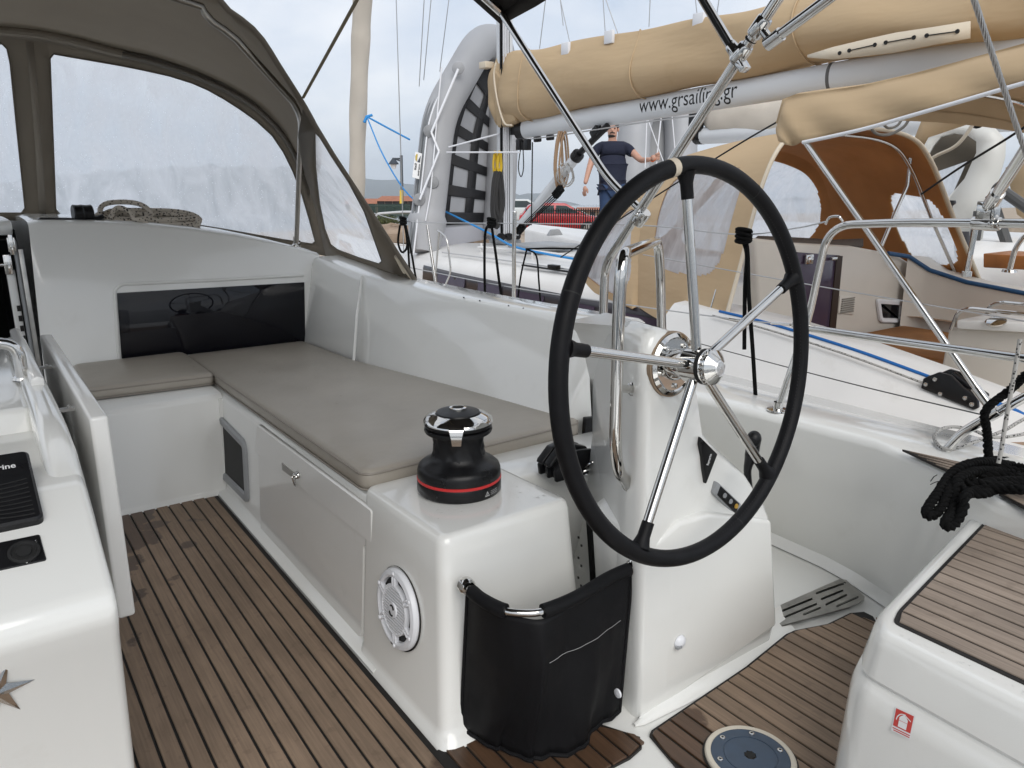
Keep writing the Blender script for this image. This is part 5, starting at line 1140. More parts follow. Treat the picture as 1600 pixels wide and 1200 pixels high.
# dark side window band and its panes
mb = MB(); wb0 = [(y, 1.16 - .0 - (.012 if y < 4 else 0)) for y in ()]
def csx(y): return 4.65 - interp([(3.0, 1.16), (4.0, 1.14), (5.0, 1.10), (6.0, 1.02), (7.0, .88)])(y)
band = [[V((csx(y) - .008 + .0, y, .345)), V((csx(y) + .004, y, .47)), V((csx(y) + .012, y, .515 - .02 * (y - 3) / 4))] for y in (3.05, 3.5, 4, 4.5, 5, 5.5, 6, 6.5, 6.8)]
mb.grid(band); bw = build(mb, 'window_band', mat('band_black', (.03, .028, .035), .3), nb, thick=.006, smooth=60)
for a, b in ((3.2, 3.75), (3.95, 4.35), (4.55, 4.95), (5.15, 5.55), (5.8, 6.4)):
    mb = MB(); mb.grid([[V((csx(y) - .016, y, .372)), V((csx(y) - .004, y, .468))] for y in (a, b)]); build(mb, 'pane', PURPLE, bw, thick=.004, smooth=0)
# coachroof details: grab rail, hatch, genoa track, line deflector
mb = MB(); mb.tube([V((3.93, 4.2, .73)), V((3.98, 5.3, .73)), V((4.08, 6.3, .69))], .012, 8); [mb.tube([V((x, y, .62)), V((x, y, .73))], .010, 8) for x, y in ((3.93, 4.25), (3.98, 5.3), (4.08, 6.25))]; build(mb, 'handrail', NGEL, nb, smooth=60)
mb = MB(); mb.box((4.35, 5.6, .735), (.5, .5, .04)); build(mb, 'deck_hatch', GREYPL, nb, bevel=.015)
mb = MB(); mb.tube(spline([V((3.72, 3.9, .66)), V((3.70, 5.0, .665)), V((3.85, 6.6, .63))], 6), .006, 6); build(mb, 'running_line', WIRE, nb)
mb = MB(); mb.box((3.66, 4.55, .655), (.03, .9, .012)); mb.box((3.66, 4.6, .675), (.05, .10, .03)); build(mb, 'genoa_track', BLKPL, nb, bevel=.002)
mb = MB(); q = at(868, 368, x=4.15); mb.prism([q + V(p) for p in ((-.09, -.02, 0), (.10, .02, 0), (.06, .02, .05), (-.05, -.02, .05))], (.02, .06, 0)); build(mb, 'vent_cowl', GREYPL, nb, bevel=.006)
# cockpit: coaming with blue line, bulkhead, door
NX = 3.3
ce = [at(u, v, x=NX) for u, v in ((1050, 478), (1120, 492), (1200, 512), (1330, 553), (1450, 597), (1560, 640), (1700, 700))]
ci = [at(u, v, x=NX + .22) for u, v in ((1050, 460), (1120, 472), (1200, 490), (1310, 538), (1465, 588), (1560, 622), (1700, 690))]
ci = [V((p.x, e.y, e.z + .03)) for p, e in zip(ci, ce)]
rows = [[V((e.x - .20, e.y, .325)), V((e.x - .16, e.y, .345)), V((e.x - .05, e.y, e.z - .05)), e, V((e.x + .02, e.y, e.z + .015)), i, i + V((.02, 0, -.01)), V((i.x + .06, i.y, -.1))] for e, i in zip(ce, ci)]
mb = MB(); mb.grid(rows); build(mb, 'coaming', NGEL, nb, smooth=50)
BY = 3.0
bk = [at(u, v, y=BY) for u, v in ((1180, 372), (1250, 380), (1330, 384), (1400, 397), (1425, 412), (1432, 548), (1300, 560), (1190, 540))]
mb = MB(); mb.prism([p + V((0, .0, 0)) for p in bk], (0, .12, 0)); blk = build(mb, 'bulkhead', NCREAM, nb, bevel=.02, seg=3)
dq = [at(u, v, y=BY - .012) for u, v in ((1246, 394), (1313, 399), (1300, 545), (1245, 545))]
mb = MB(); mb.prism(dq, (0, .03, 0)); dr = build(mb, 'companionway_door', PURPLE, nb, bevel=.004)
mb = MB(); c = at(1264, 405, y=BY - .03); mb.box(c, (.075, .02, .06)); mb.lathe([(.02, 0), (.018, .012), (0, .014)], c + V((-.01, -.01, 0)), (0, -1, 0), 14); build(mb, 'lock', STEEL, dr, bevel=.004)
mb = MB(); mb.prism([at(u, v, y=BY - .02) for u, v in ((1308, 400), (1317, 400), (1303, 546), (1293, 546))], (0, .03, 0)); build(mb, 'door_frame', mat('dark_wood', (.03, .016, .01), .5), nb)
mb = MB(); mb.box(at(1303, 404, y=BY - .03), (.06, .02, .02)); build(mb, 'hinge', STEEL, dr, bevel=.003)
vg = thing('air_vent', 'small cream louvred air vent beside the purple companionway door', 'vent', at(1324, 478, y=BY)); vq = [at(u, v, y=BY - .012) for u, v in ((1313, 462), (1337, 464), (1334, 492), (1310, 489))]
mb = MB(); mb.prism(vq, (0, .02, 0)); build(mb, 'vent_frame', NCREAM, vg, bevel=.003)
for k in range(7):
    a = .12 + .76 * k / 6; p = vq[0].lerp(vq[3], a); q = vq[1].lerp(vq[2], a); mb = MB(); mb.box(p.lerp(q, .5) + V((0, -.006, 0)), ((q - p).length * .78, .008, .008)); build(mb, 'slat', mat('vent_shade', (.25, .23, .20), .6) if k == 0 else bpy.data.materials['vent_shade'], vg, smooth=0)
np_ = [at(u, v, y=BY - .02) for u, v in ((1371, 467), (1411, 470), (1409, 505), (1376, 504))]
plt = thing('portlight', 'white framed portlight with black pane in the cream bulkhead next door', 'portlight', np_[3])
mb = MB(); P = rounded([V((p.x, p.z)) for p in np_], .04, 5); F_ = lambda I, o: [V((p.x, BY - .004 - o, p.y)) for p in I]; mb.loft([F_(P, 0), F_(P, .016), F_(inset(P, .008), .022), F_(inset(P, .032), .018), F_(inset(P, .036), .002)], cap=False); build(mb, 'frame', WHTPL, plt, smooth=40)
mb = MB(); mb.poly(F_(inset(P, .034), .006)); build(mb, 'pane', DGLASS, plt, smooth=0)
# starboard coaming and far side deck
SX = 5.75
s_t = [at(1418, 404, y=2.95)] + [at(u, v, x=SX) for u, v in ((1450, 425), (1508, 444), (1600, 462), (1750, 490))]
s_b = [V((p.x + .02, p.y, .05)) for p in s_t]
mb = MB(); mb.grid([s_b, s_t, [p + V((.04, .01, .02)) for p in s_t], [V((p.x + .5, p.y + .05, p.z - .02)) for p in s_t], [V((6.5, p.y + .1, .33)) for p in s_t]]); build(mb, 'coaming', NCREAM, nb, smooth=40)
mb = MB(); mb.tube([p + V((0, -.01, .015)) for p in [at(1385, 399, y=2.97)] + s_t], .016, 8); tag(build(mb, 'edge_trim', NAVY, nb, smooth=80))
mb = MB(); mb.poly([V((3.55, -1, .05)), V((6.3, -1, .05)), V((6.3, 3.0, .05)), V((3.55, 3.0, .05))]); build(mb, 'cockpit_sole', NCREAM, nb, smooth=0)
mb = MB(); P = rounded([(4.75, 1.8), (4.9, 2.95), (5.7, 2.95), (5.7, 1.0), (5.2, 1.0)], .06, 4)
sz0 = at(1430, 540, y=2.5).z
for z0, m_, nm in ((.05, NCREAM, 'seat_base'),): 
    mb.loft([[V((p.x, p.y, .05)) for p in P], [V((p.x, p.y, sz0 - .06)) for p in P]]); build(mb, nm, m_, nb, bevel=.01)
mb = MB(); mb.loft([[V((p.x, p.y, sz0 - .058)) for p in P], [V((p.x, p.y, sz0 - .01)) for p in inset(P, -.01)], [V((p.x, p.y, sz0)) for p in inset(P, .02)]]); tag(build(mb, 'seat_cushion', OCHRE, smooth=50), 'tan seat cushion in the cockpit of the neighbouring yacht', 'cushion')
# its cockpit table with steel rails
tb0 = at(1535, 560, x=4.55)
nt_ = thing('cockpit_table', 'cream cockpit table with steel rails on the neighbouring yacht', 'table', tb0)
tq2 = [at(u, v, x=4.5) for u, v in ((1482, 512), (1590, 516), (1640, 520), (1640, 640), (1465, 600))]
mb = MB(); mb.prism(tq2, (.4, .0, .0)); build(mb, 'pedestal', NCREAM, nt_, bevel=.02, seg=3)
mb = MB(); mb.prism([at(u, v, x=4.44) for u, v in ((1494, 500), (1640, 506), (1640, 522), (1494, 514))], (.5, 0, 0)); build(mb, 'table_top', NGEL, nt_, bevel=.012)
for dx in (0, .38):
    mb = MB(); mb.tube(fillet([at(u, v, x=4.48) + V((dx, 0, .0)) for u, v in ((1486, 515), (1497, 487), (1515, 482), (1680, 500))], .05), .011, 10); build(mb, 'grab_rail', STEEL, nt_)
mb = MB(); c = at(1556, 507, x=4.44); mb.lathe([(.05, 0), (.05, .008), (.04, .012), (0, .012)], c + V((-.003, 0, .012)), (-.4, 0, 1), 24); build(mb, 'cup_holder', STEEL, nt_)
# blue control line and its clutch on the coaming
bl = [p + V((0.0, 0, .012)) for p in ce[1:5]]
mb = MB(); mb.tube(spline([p + V((.02, 0, .006)) for p in bl], 5), .0075, 8); tag(build(mb, 'control_line', BLUEL, smooth=80), 'dark blue control line running along the coaming of the neighbouring yacht', 'rope')
mb = MB(); mb.tube(spline([p + V((-.035, 0, -.012)) for p in bl], 5), .005, 8); tag(build(mb, 'control_line', FLECK2, smooth=80), 'thin grey flecked line running below the blue line next door', 'rope')
nc = at(1484, 618, x=NX - .02)
nk = thing('rope_clutch', 'black rope clutch at the end of the blue control line next door', 'clutch', nc)
cd = (ce[5] - ce[3]).normalized(); cu_ = V((0, 0, 1))
for k in (0, 1):
    mb = MB(); mb.prism([nc + cd * a + cu_ * b + V((.09 * k - .02, 0, 0)) for a, b in ((-.115, -.01), (-.11, .035), (-.05, .085), (.0, .088), (.06, .055), (.115, .04), (.125, .0), (.11, -.015))], (.02, 0, 0)); ck = build(mb, 'cheek', BLKPL, nk, bevel=.004)
    mb = MB(); [mb.lathe([(.010, 0), (.009, .003), (.004, .003), (0, .001)], nc + cd * a + cu_ * b + V((.09 * k - .02, 0, 0)), (-1, 0, 0), 12) for a, b in ((-.095, .015), (-.06, .05), (.07, .02), (.10, .005), (-.03, -.002))]; build(mb, 'bolts', STEEL, ck)
mb = MB(); mb.box(nc + cu_ * .025 + V((.035, 0, 0)), (.09, .2, .05), (V((1, 0, 0)), cd, cu_)); mb.tube([nc + cd * -.02 + cu_ * .08 + V((.04, 0, 0)), nc + cd * .14 + cu_ * .02 + V((.04, 0, 0))], .016, 8); build(mb, 'lever', BLKPL, nk, bevel=.005)
mb = MB(); e0 = nc + cd * .10 + V((.03, 0, .02)); mb.tube(spline([e0, e0 + cd * .12 + V((.02, 0, 0)), e0 + cd * .26 + V((.02, 0, -.02)), e0 + cd * .34 + V((.08, 0, -.01)), e0 + cd * .30 + V((.14, 0, .0)), e0 + cd * .5 + V((.1, 0, -.02))], 6), .013, 8); tag(build(mb, 'line_tail', BLUEL, smooth=80), 'loose blue line tail curled on the deck behind the flecked line', 'rope')

# ---- sprayhood next door
nh = thing('sprayhood', 'beige canvas sprayhood with ochre lining and milky windows on the neighbouring yacht', 'sprayhood', (4.65, 3.4, .6))
C2 = resample(spline([at(1112, 546, y=2.68), at(1124, 520, y=2.70), at(1152, 422, y=2.70), at(1184, 302, y=2.72), at(1214, 232, y=2.74), at(1250, 206, y=2.76), at(1330, 199, y=2.78), at(1415, 212, y=2.76), at(1452, 250, y=2.74), at(1490, 345, y=2.72), at(1530, 440, y=2.70)], 6), 289)
C1 = resample(spline([V(p) for p in ((3.52, 3.55, .52), (3.62, 3.66, .95), (3.76, 3.72, 1.24), (3.98, 3.76, 1.42), (4.4, 3.8, 1.52), (4.9, 3.8, 1.55), (5.4, 3.78, 1.5), (5.68, 3.74, 1.35), (5.85, 3.66, .95), (5.95, 3.55, .55))], 8), 289)
C0 = resample(spline([V(p) for p in ((3.50, 3.57, .50), (3.56, 4.05, .56), (3.72, 4.42, .60), (4.2, 4.62, .67), (4.75, 4.66, .70), (5.2, 4.62, .67), (5.6, 4.42, .60), (5.8, 4.05, .56), (5.97, 3.57, .52))], 8), 289)
def hoodgrid(Ca, Cb, m, bul, off, win, wantwin):
    vs = []; fs = []; n = len(Ca); ctr = V((4.65, 3.5, .7))
    for i in range(m + 1):
        for j in range(n):
            p = Ca[j].lerp(Cb[j], i / m); d = (p - ctr).normalized(); p = p + d * (bul * math.sin(PI * i / m) + off + .006 * math.sin(j * .18 + i * .1) * math.sin(PI * i / m)); vs.append(p)
    def gval(s, t): return min(abs((s - a) / ra) ** 4 + abs((t - b - k * (s - .5)) / rb) ** 4 for a, ra, b, rb, k in win)
    cls = {}
    for i in range(m):
        for j in range(n - 1):
            w = gval((i + .5) / m, (j + .5) / (n - 1)) < 1; cls[i, j] = w
            if w == wantwin: fs.append((i * n + j, i * n + j + 1, (i + 1) * n + j + 1, (i + 1) * n + j))
    for i in range(1, m):                    # pull the rim of each window onto a clean curve
        for j in range(1, n - 1):
            q = {cls[i - 1, j - 1], cls[i - 1, j], cls[i, j - 1], cls[i, j]}
            if len(q) < 2: continue
            s, t = i / m, j / (n - 1)
            for _ in range(3):
                g = gval(s, t); e = 1e-4; gs = (gval(s + e, t) - g) / e * m; gt_ = (gval(s, t + e) - g) / e * (n - 1); l2 = gs * gs + gt_ * gt_ + 1e-6; d_ = (1 - g) / l2
                s += max(-.6, min(.6, d_ * gs)) / m; t += max(-.6, min(.6, d_ * gt_)) / (n - 1)
            x = t * (n - 1); j0 = min(n - 2, int(x)); f = x - j0; p = Ca[j0].lerp(Ca[j0 + 1], f).lerp(Cb[j0].lerp(Cb[j0 + 1], f), s); d = (p - ctr).normalized()
            vs[i * n + j] = p + d * (bul * math.sin(PI * s) + off + .006 * math.sin(x * .18 + s * m * .1) * math.sin(PI * s))
    mb = MB(); mb.add(vs, fs); return mb
w_side = [(.48, .34, .17, .085, -.02), (.27, .21, .872, .085, 0)]
w_front = [(.5, .36, .14, .085, .0), (.5, .40, .40, .12, 0), (.5, .42, .70, .15, 0)]
for nm, Ca, Cb, w_, bul in (('roof', C2, C1, w_side, .02), ('windscreen', C1, C0, w_front, .03)):
    build(hoodgrid(Ca, Cb, 70, bul, 0, w_, False), nm, BEIGE, nh, smooth=80, recalc=False); build(hoodgrid(Ca, Cb, 70, bul, -.012, w_, False), 'lining', OCHRE, nh, smooth=80, recalc=False)
    build(hoodgrid(Ca, Cb, 70, bul, -.004, w_, True), 'window_pane', PVCN, nh, smooth=80, recalc=False)
mb = MB(); mb.tube([p + V((0, -.012, 0)) for p in C2], .012, 8); build(mb, 'hem', BEIGED, nh, smooth=80)
mb = MB(); mb.tube([p + V((.02 if j < 144 else -.02, .12, -.035)) for j, p in enumerate(C2)], .013, 8); mb.tube([at(1374, 392, y=2.95), at(1400, 330, y=2.9), at(1418, 290, y=2.88), at(1425, 230, y=2.86)], .013, 8); build(mb, 'frame_tube', STEEL, nh, smooth=80)
mb = MB(); mb.tube(spline([at(1358, 192, y=2.6), at(1368, 208, y=2.6), at(1390, 210, y=2.6), at(1412, 198, y=2.6), at(1424, 180, y=2.6)], 6), .009, 7); mb.tube(spline([at(1378, 192, y=2.6), at(1388, 200, y=2.6), at(1402, 196, y=2.6), at(1412, 182, y=2.6)], 6), .008, 7); tag(build(mb, 'cable_loop', mat('grey_cable', (.2, .19, .17), .6), smooth=80), 'grey cable hanging in two loops below the beige bimini edge', 'cable')
# things lying behind the hood window
mb = MB(); mb.grid([[at(u, v, y=3.2) for u, v in ((1180, 372), (1230, 374), (1300, 378), (1345, 376))], [at(u, v, y=3.15) for u, v in ((1180, 386), (1230, 388), (1300, 390), (1345, 388))]]); tag(build(mb, 'folded_line', mat('dark_lines', (.12, .10, .085), .9, bump=1, bscale=60, bdist=.01), thick=.05), 'dark heap of folded lines on the cabin roof behind the milky window', 'rope')
# ---- bimini next door
nbm = thing('bimini', 'beige canvas bimini with rounded skirt over the neighbouring cockpit', 'bimini', (3.0, 1.9, .5))
eb = [at(u, v, x=3.0) for u, v in ((1257, 221), (1300, 212), (1360, 198), (1430, 178), (1510, 155), (1600, 129), (1800, 74))]
et = [at(u, v, x=3.14) for u, v in ((1250, 146), (1300, 140), (1355, 132), (1430, 115), (1510, 94), (1600, 69), (1800, 10))]
rows = []
for k, (b, t) in enumerate(zip(eb, et)):
    o = V((-.05, 0, 0)); row = [b, b.lerp(t, .3) + o * .8, b.lerp(t, .65) + o, b.lerp(t, .9) + o * .5, t]
    for j in range(1, 9):
        x = 3.14 + 3.2 * j / 8; q = (x - 4.72) / 1.6; row.append(V((x, t.y, t.z + .12 * (1 - q * q) - .0)))
    row.append(row[-1] + V((.12, 0, -.2))); rows.append(row)
f = rows[0]; cap_ = [p + V((.0, .06, -.015)) for p in f]; cap2 = [p.lerp(V((p.x, p.y, eb[0].z)), .5) + V((0, .085, -.01)) for p in f]; cap3 = [V((p.x, p.y + .07, max(eb[0].z, p.z - .12))) for p in f]
mb = MB(); R = [spline(r, 3) for r in [cap3, cap2, cap_] + rows]
rf_ = []
for a, b in zip(R, R[1:]):
    for k in range(4): rf_.append([p.lerp(q, k / 4) for p, q in zip(a, b)])
rf_.append(R[-1])
for i, r in enumerate(rf_):
    for j, p in enumerate(r):
        if j < 12: p.x += .012 * math.sin(i * .9 + j * .45) * (1 - j / 12) * min(1, i / 8); 
mb.grid(rf_); build(mb, 'canopy', BEIGE, nbm, smooth=80, thick=.006)
mb = MB(); mb.tube(spline([p + V((-.012, 0, -.004)) for p in eb], 5), .008, 7); build(mb, 'piping', WHTPL, nbm, smooth=80)
mb = MB(); mb.tube([at(1259, 222, x=3.0), at(1345, 345, x=2.96), at(1531, 614, x=2.87), at(1549, 640, x=2.86)], .0125, 14); c = at(1538, 624, x=2.865); c2_ = at(1527, 609, x=2.87); dd = (c - c2_).normalized(); mb.tube([c - dd * .05, c + dd * .05], .0165, 14); build(mb, 'leg', STEEL, nbm, smooth=60)
mb = MB(); mb.tube([p + V((0, .02, -.02)) for p in spline(rows[0][4:13], 3)], .0125, 8); build(mb, 'bow', STEEL, nbm)
# ---- mast, boom, sail cover, vang
MX = 4.65; mast_b = at(789, 372, x=MX)
ms = thing('mast', 'pale grey alloy mast with dark sail track rising behind the sail cover', 'mast', (MX, mast_b.y, .7))
mb = MB(); mt = mast_b + V((0, 0, 0)); mt.z = .68; mb.loft([[V((mt.x + .068 * math.cos(a), mt.y + .10 * math.sin(a), z)) for a in [2 * PI * i / 24 for i in range(24)]] for z in (.62, 3, 7, 12)]); build(mb, 'spar', ALLOY, ms, smooth=50)
mb = MB(); mb.box((mt.x - .03, mt.y - .105, 6), (.022, .018, 10.6)); mb.box((mt.x - .085, mt.y - .055, 6), (.012, .02, 10.6)); build(mb, 'sail_track', BLKPL, ms, bevel=.003)
mb = MB(); mb.box((mt.x, mt.y, .70), (.22, .30, .05)); build(mb, 'mast_step', GREYPL, ms, bevel=.02)
for dx, m_ in ((-.10, WHTPL), (-.125, BLKROPE), (-.075, WHTPL), (-.05, WHTPL)):
    mb = MB(); mb.tube([V((mt.x + dx, mt.y - .13, .72)), V((mt.x + dx * .9, mt.y - .12, 11))], .0075, 6); build(mb, 'halyard', m_, ms, smooth=80)
mb = MB(); [mb.tube([V((mt.x + dx, mt.y - .18, .76)), V((mt.x + dx, mt.y - .12, .76))], .035, 12) for dx in (-.15, -.06, .04)]; build(mb, 'turning_blocks', BLKPL, ms, smooth=40)
bA, bB = at(818, 202, x=MX), at(1350, 113, x=MX); bdir = (bB - bA).normalized(); bE = bA + bdir * 5.6
bm_ = thing('boom', 'white alloy boom with black lettering under the beige sail cover', 'boom', (bA.x, bA.y, bA.z))
by = bdir.cross(V((1, 0, 0))).normalized(); by = by if by.z > 0 else -by
def bpt(s, a, r=1): return bA + bdir * s + V((math.cos(a) * .062 * r, 0, 0)) + by * (math.sin(a) * .09 * r)
mb = MB(); mb.loft([[bpt(s, 2 * PI * i / 28) for i in range(28)] for s in (0, 2, 4, 5.6)]); build(mb, 'spar', ALLOY, bm_, smooth=50)
mb = MB(); mb.loft([[bpt(s, 2 * PI * i / 20, r) for i in range(20)] for s, r in ((-.10, .7), (-.08, 1.02), (.03, 1.03), (.035, .9))]); mb.box(bA - bdir * .13, (.05, .12, .08)); build(mb, 'gooseneck', BLKPL, bm_, smooth=40)
def sfor(u):                       # distance along the boom for a sight line
    q = ray(u, 150); t = (bA.x) / q.x; return ((q.y * t) - bA.y) / bdir.y
s0_, s1_ = sfor(1008), sfor(1160)
def ontext(a, b): 
    h = (b - .032) / .09; ang = PI - math.asin(max(-.95, min(.95, h))); return bpt(s0_ + a, ang, 1.012)
tw = text_mesh('www.grsailing.gr', .158, ontext, 'lettering', BLKMAT, bm_, False, fitw=abs(s1_ - s0_), cuts=[-.03 + .012 * k for k in range(14)])
mb = MB(); s_ = sfor(1298); mb.loft([[bpt(s, 2 * PI * i / 24, r) for i in range(24)] for s, r in ((s_ - .012, 1.01), (s_ - .008, 1.03), (s_ + .008, 1.03), (s_ + .012, 1.01))]); build(mb, 'strap', mat('grey_strap', (.12, .12, .12), .7), bm_)
for k, u in enumerate((860, 840)): 
    mb = MB(); c = bpt(sfor(u) if sfor(u) > .1 else .15 + .1 * k, -PI / 2, 1.25); mb.box(c, (.03, .10, .05)); build(mb, 'block', BLKPL, bm_, bevel=.01)
cv = thing('sail_cover', 'long beige canvas sail cover lying along the white boom', 'sail cover', (bA.x, bA.y, bA.z + .1))
sec = [(773, 200, 98), (786, 196, 82), (810, 189, 77), (850, 178, 73), (900, 166, 65), (1000, 146, 47), (1100, 127, 25), (1200, 107, 6), (1300, 87, -13), (1420, 74, -40), (1560, 58, -70), (1700, 40, -100)]
rows = []; rnd = random.Random(5)
for k, (u, vb, vt) in enumerate(sec):
    b, t = at(u, vb + 4, x=MX - .10), at(u, vt, x=MX - .03); h = t - b; ring_ = []
    wd = .17 if k > 1 else .12
    prof_ = [(0, .5), (.12, .95), (.3, 1.1), (.5, 1.0), (.7, .78), (.88, .45), (1, .12)]
    for a, w in prof_: ring_.append(b + h * a + V((-wd * w + .10 * (1 - a), 0, 0)))
    for a, w in reversed(prof_): ring_.append(b + h * a + V((wd * w + .10 * (1 - a), 0, 0)))
    rows.append(ring_)
rows = [[a.lerp(b, f) for a, b in zip(r, q)] for r, q in zip(rows, rows[1:]) for f in (0, .2, .4, .6, .8)] + [rows[-1]]
for i, r in enumerate(rows):
    for j, p in enumerate(r): p += V(((.03 * math.sin(j * 2.3 + i * .8) * max(0, 1 - i / 14)) + .018 * math.sin(j * 1.1 + i * .35) + .014 * math.sin(i * .9 - j * .6) + .022 * math.sin(i * .23 + j * .5), 0, .010 * math.sin(i * .7 + j) + .018 * math.sin(i * .31 + 1.3) * (4 < j < 10)))
c_ = sum(rows[0], V((0, 0, 0))) / len(rows[0]); rows = [[p.lerp(c_, .55) + V((0, .10, .02)) for p in rows[0]], [p.lerp(c_, .2) + V((0, .08, .01)) for p in rows[0]]] + rows
mb = MB(); mb.loft(rows); build(mb, 'cover', BEIGE, cv, smooth=80, subd=1)
for k_ in (14, 27, 40):
    mb = MB(); cc_ = sum(rows[k_], V((0, 0, 0))) / len(rows[k_]); mb.tube([p + (p - cc_).normalized() * .001 for p in spline(rows[k_], 4, True)], .006, 6, closed=True); build(mb, 'seam', BEIGED if k_ == 99 else BEIGE, cv, smooth=80)
mb = MB(); fp = [at(u, v, x=MX - .13) for u, v in ((768, 105), (766, 130), (772, 165), (776, 200), (792, 196), (806, 190), (798, 160), (784, 120))]; mb.loft([[p for p in fp], [p + V((.16, .06, 0)) for p in fp]]); build(mb, 'end_flap', BEIGE, cv, bevel=.03, seg=3, smooth=70)
mb = MB(); mb.tube(spline([at(u, v, x=MX - .17) for u, v in ((775, 98), (772, 120), (778, 160), (788, 192), (800, 196))], 5), .010, 7); mb.box(at(760, 102, x=MX - .1), (.10, .12, .06)); build(mb, 'edge_tape', BEIGED, cv, bevel=.01, smooth=70)
mb = MB(); pt_, pb_ = [], []
for (u, a, b) in ((1262, 86, 90), (1300, 74, 93), (1350, 62, 88), (1400, 51, 82), (1460, 42, 70), (1516, 33, 60)): pt_.append(at(u, a, x=MX - .285)); pb_.append(at(u, b, x=MX - .285))
mb.grid([pt_, pb_]); lace = build(mb, 'lacing_patch', BEIGED, cv, thick=.008, smooth=60)
mb = MB()
for u, v in ((1312, 83), (1327, 79), (1367, 70), (1384, 66.5), (1428, 58.5), (1448, 55.5), (1496, 49)): mb.lathe([(.012, 0), (.010, .006), (0, .004)], at(u, v, x=MX - .29), (-1, 0, 0), 10)
for a, b in (((1327, 79), (1367, 70)), ((1384, 66.5), (1428, 58.5)), ((1448, 55.5), (1496, 49))): mb.tube([at(*a, x=MX - .293), at(*b, x=MX - .293)], .003, 5)
build(mb, 'laces', BLKMAT, lace)
for u, v in ((884, 76), (952, 58), (1092, 32)):
    mb = MB(); c = at(u, v, x=MX - .10); mb.box(c, (.03, .10, .10)); build(mb, 'webbing_tab', WHTPL, cv, bevel=.006)
vs_, ve_ = at(806, 362, x=MX - .06), at(903, 242, x=MX - .06); vd = (ve_ - vs_).normalized()
vn = thing('boom_vang', 'grey tubular boom vang slanting from the mast foot to the boom', 'vang', vs_)
mb = MB(); mb.tube([vs_, ve_], .046, 16); build(mb, 'tube', ALLOY, vn, smooth=50)
mb = MB(); vt_ = at(950, 196, x=MX - .06); mb.tube([ve_ - vd * .05, ve_ + vd * .02], .056, 14); mb.tube([ve_, vt_], .030, 10); mb.box(ve_ + vd * .30, (.07, .10, .07), (V((1, 0, 0)), vd, V((1, 0, 0)).cross(vd))); build(mb, 'piston', BLKPL, vn, bevel=.008)
mb = MB(); q0, q1 = at(813, 358, x=MX - .15), at(872, 300, x=MX - .15); mb.box(q1, (.05, .12, .06), (V((1, 0, 0)), vd, V((1, 0, 0)).cross(vd))); mb.box(q0, (.05, .10, .06), (V((1, 0, 0)), vd, V((1, 0, 0)).cross(vd)))
for k in range(4): mb.tube([q0 + V((.02 * k - .03, 0, .0)), q1 + V((.02 * k - .03, 0, -.01 * k))], .005, 5)
build(mb, 'tackle', BLKROPE, vn, smooth=60)
# lines round the mast and boom
def hank(c, h, w, n, r, m, label, name='hanging_rope'):
    mb = MB(); rn = random.Random(n + 7)
    for k in range(n):
        ww = w * rn.uniform(.6, 1.1); hh = h * rn.uniform(.85, 1.05); o = V((rn.uniform(-.03, .03), rn.uniform(-.03, .03), 0))
        mb.tube(spline([c + o, c + o + V((-ww * .4, 0, -hh * .25)), c + o + V((-ww * .5, .01, -hh * .7)), c + o + V((0, .01, -hh)), c + o + V((ww * .5, 0, -hh * .72)), c + o + V((ww * .35, 0, -hh * .25)), c + o + V((.01, 0, -.01))], 4), r, 6)
    return tag(build(mb, name, m, smooth=80), label, 'rope')
hank(at(879, 205, x=MX - .1), .50, .12, 5, .009, mat('tan_rope', (.36, .24, .15), .9), 'coil of tan rope hanging in a narrow bundle below the boom')
hank(at(884, 255, x=MX - .12), .20, .14, 3, .006, FLECK2, 'small pale rope loop hanging beside the vang tube')
mk = hank(at(777, 268, x=MX - .22), .52, .085, 12, .017, mat('charcoal_rope', (.035, .034, .034), .9), 'charcoal rope coil hanging at the side of the mast')
hank(at(778, 236, x=MX - .22), .22, .035, 3, .012, mat('yellow_rope', (.62, .42, .03), .8), 'short yellow rope hank above the charcoal coil on the mast')
for i, (a, b) in enumerate((((853, -5), (843, 76)), ((875, -5), (880, 40)), ((880, 20), (892, 74)), ((942, -5), (946, 56)), ((945, -5), (966, 54)), ((1016, -5), (1014, 42)), ((1086, -5), (1090, 30)), ((1524 - 400, -5), (1120, 22)))):
    pa, pb = at(*a, x=MX - .02), at(*b, x=MX - .02); up_ = (pa - pb).normalized(); mb = MB(); mb.tube([pb, pa + up_ * 3.0], .0042, 5); tag(build(mb, 'lazy_jack', WIRE), 'thin lazy jack line above the beige sail cover, ' + ['leftmost', 'second from the left', 'third from the left', 'fourth from the left', 'fifth from the left', 'sixth from the left', 'seventh from the left', 'rightmost'][i], 'rope', 'lazy jack lines above the sail cover')
for i, (a, b, x) in enumerate((((619, -5), (629, 330), 3.45), ((663, -5), (655, 135), 4.2), ((674, -5), (662, 125), 4.4), ((702, -5), (687, 112), 5.0))):
    pa, pb = at(*a, x=x), at(*b, x=x); up_ = (pa - pb).normalized(); mb = MB(); mb.tube([pb - up_ * (.4 if i == 0 else 0), pa + up_ * 4.0], .0048, 5); tag(build(mb, 'shroud', WIRE), 'thin wire shroud in the sky left of the mast, ' + ['leftmost', 'second from the left', 'third from the left', 'nearest the dinghy tip'][i], 'shroud', 'shrouds of the neighbouring yacht')
wire('topping_line', [at(805, 220, x=MX - .1), at(870, 212, x=MX - .1), at(1000, 192, x=MX - .1), at(1090, 180, x=MX - .1)], .006, WIRE, 'pale reefing line slung along the underside of the white boom', 'rope')
for a, b in (((838, 232), (835, 348)), ((832, 200), (826, 270))):
    pass
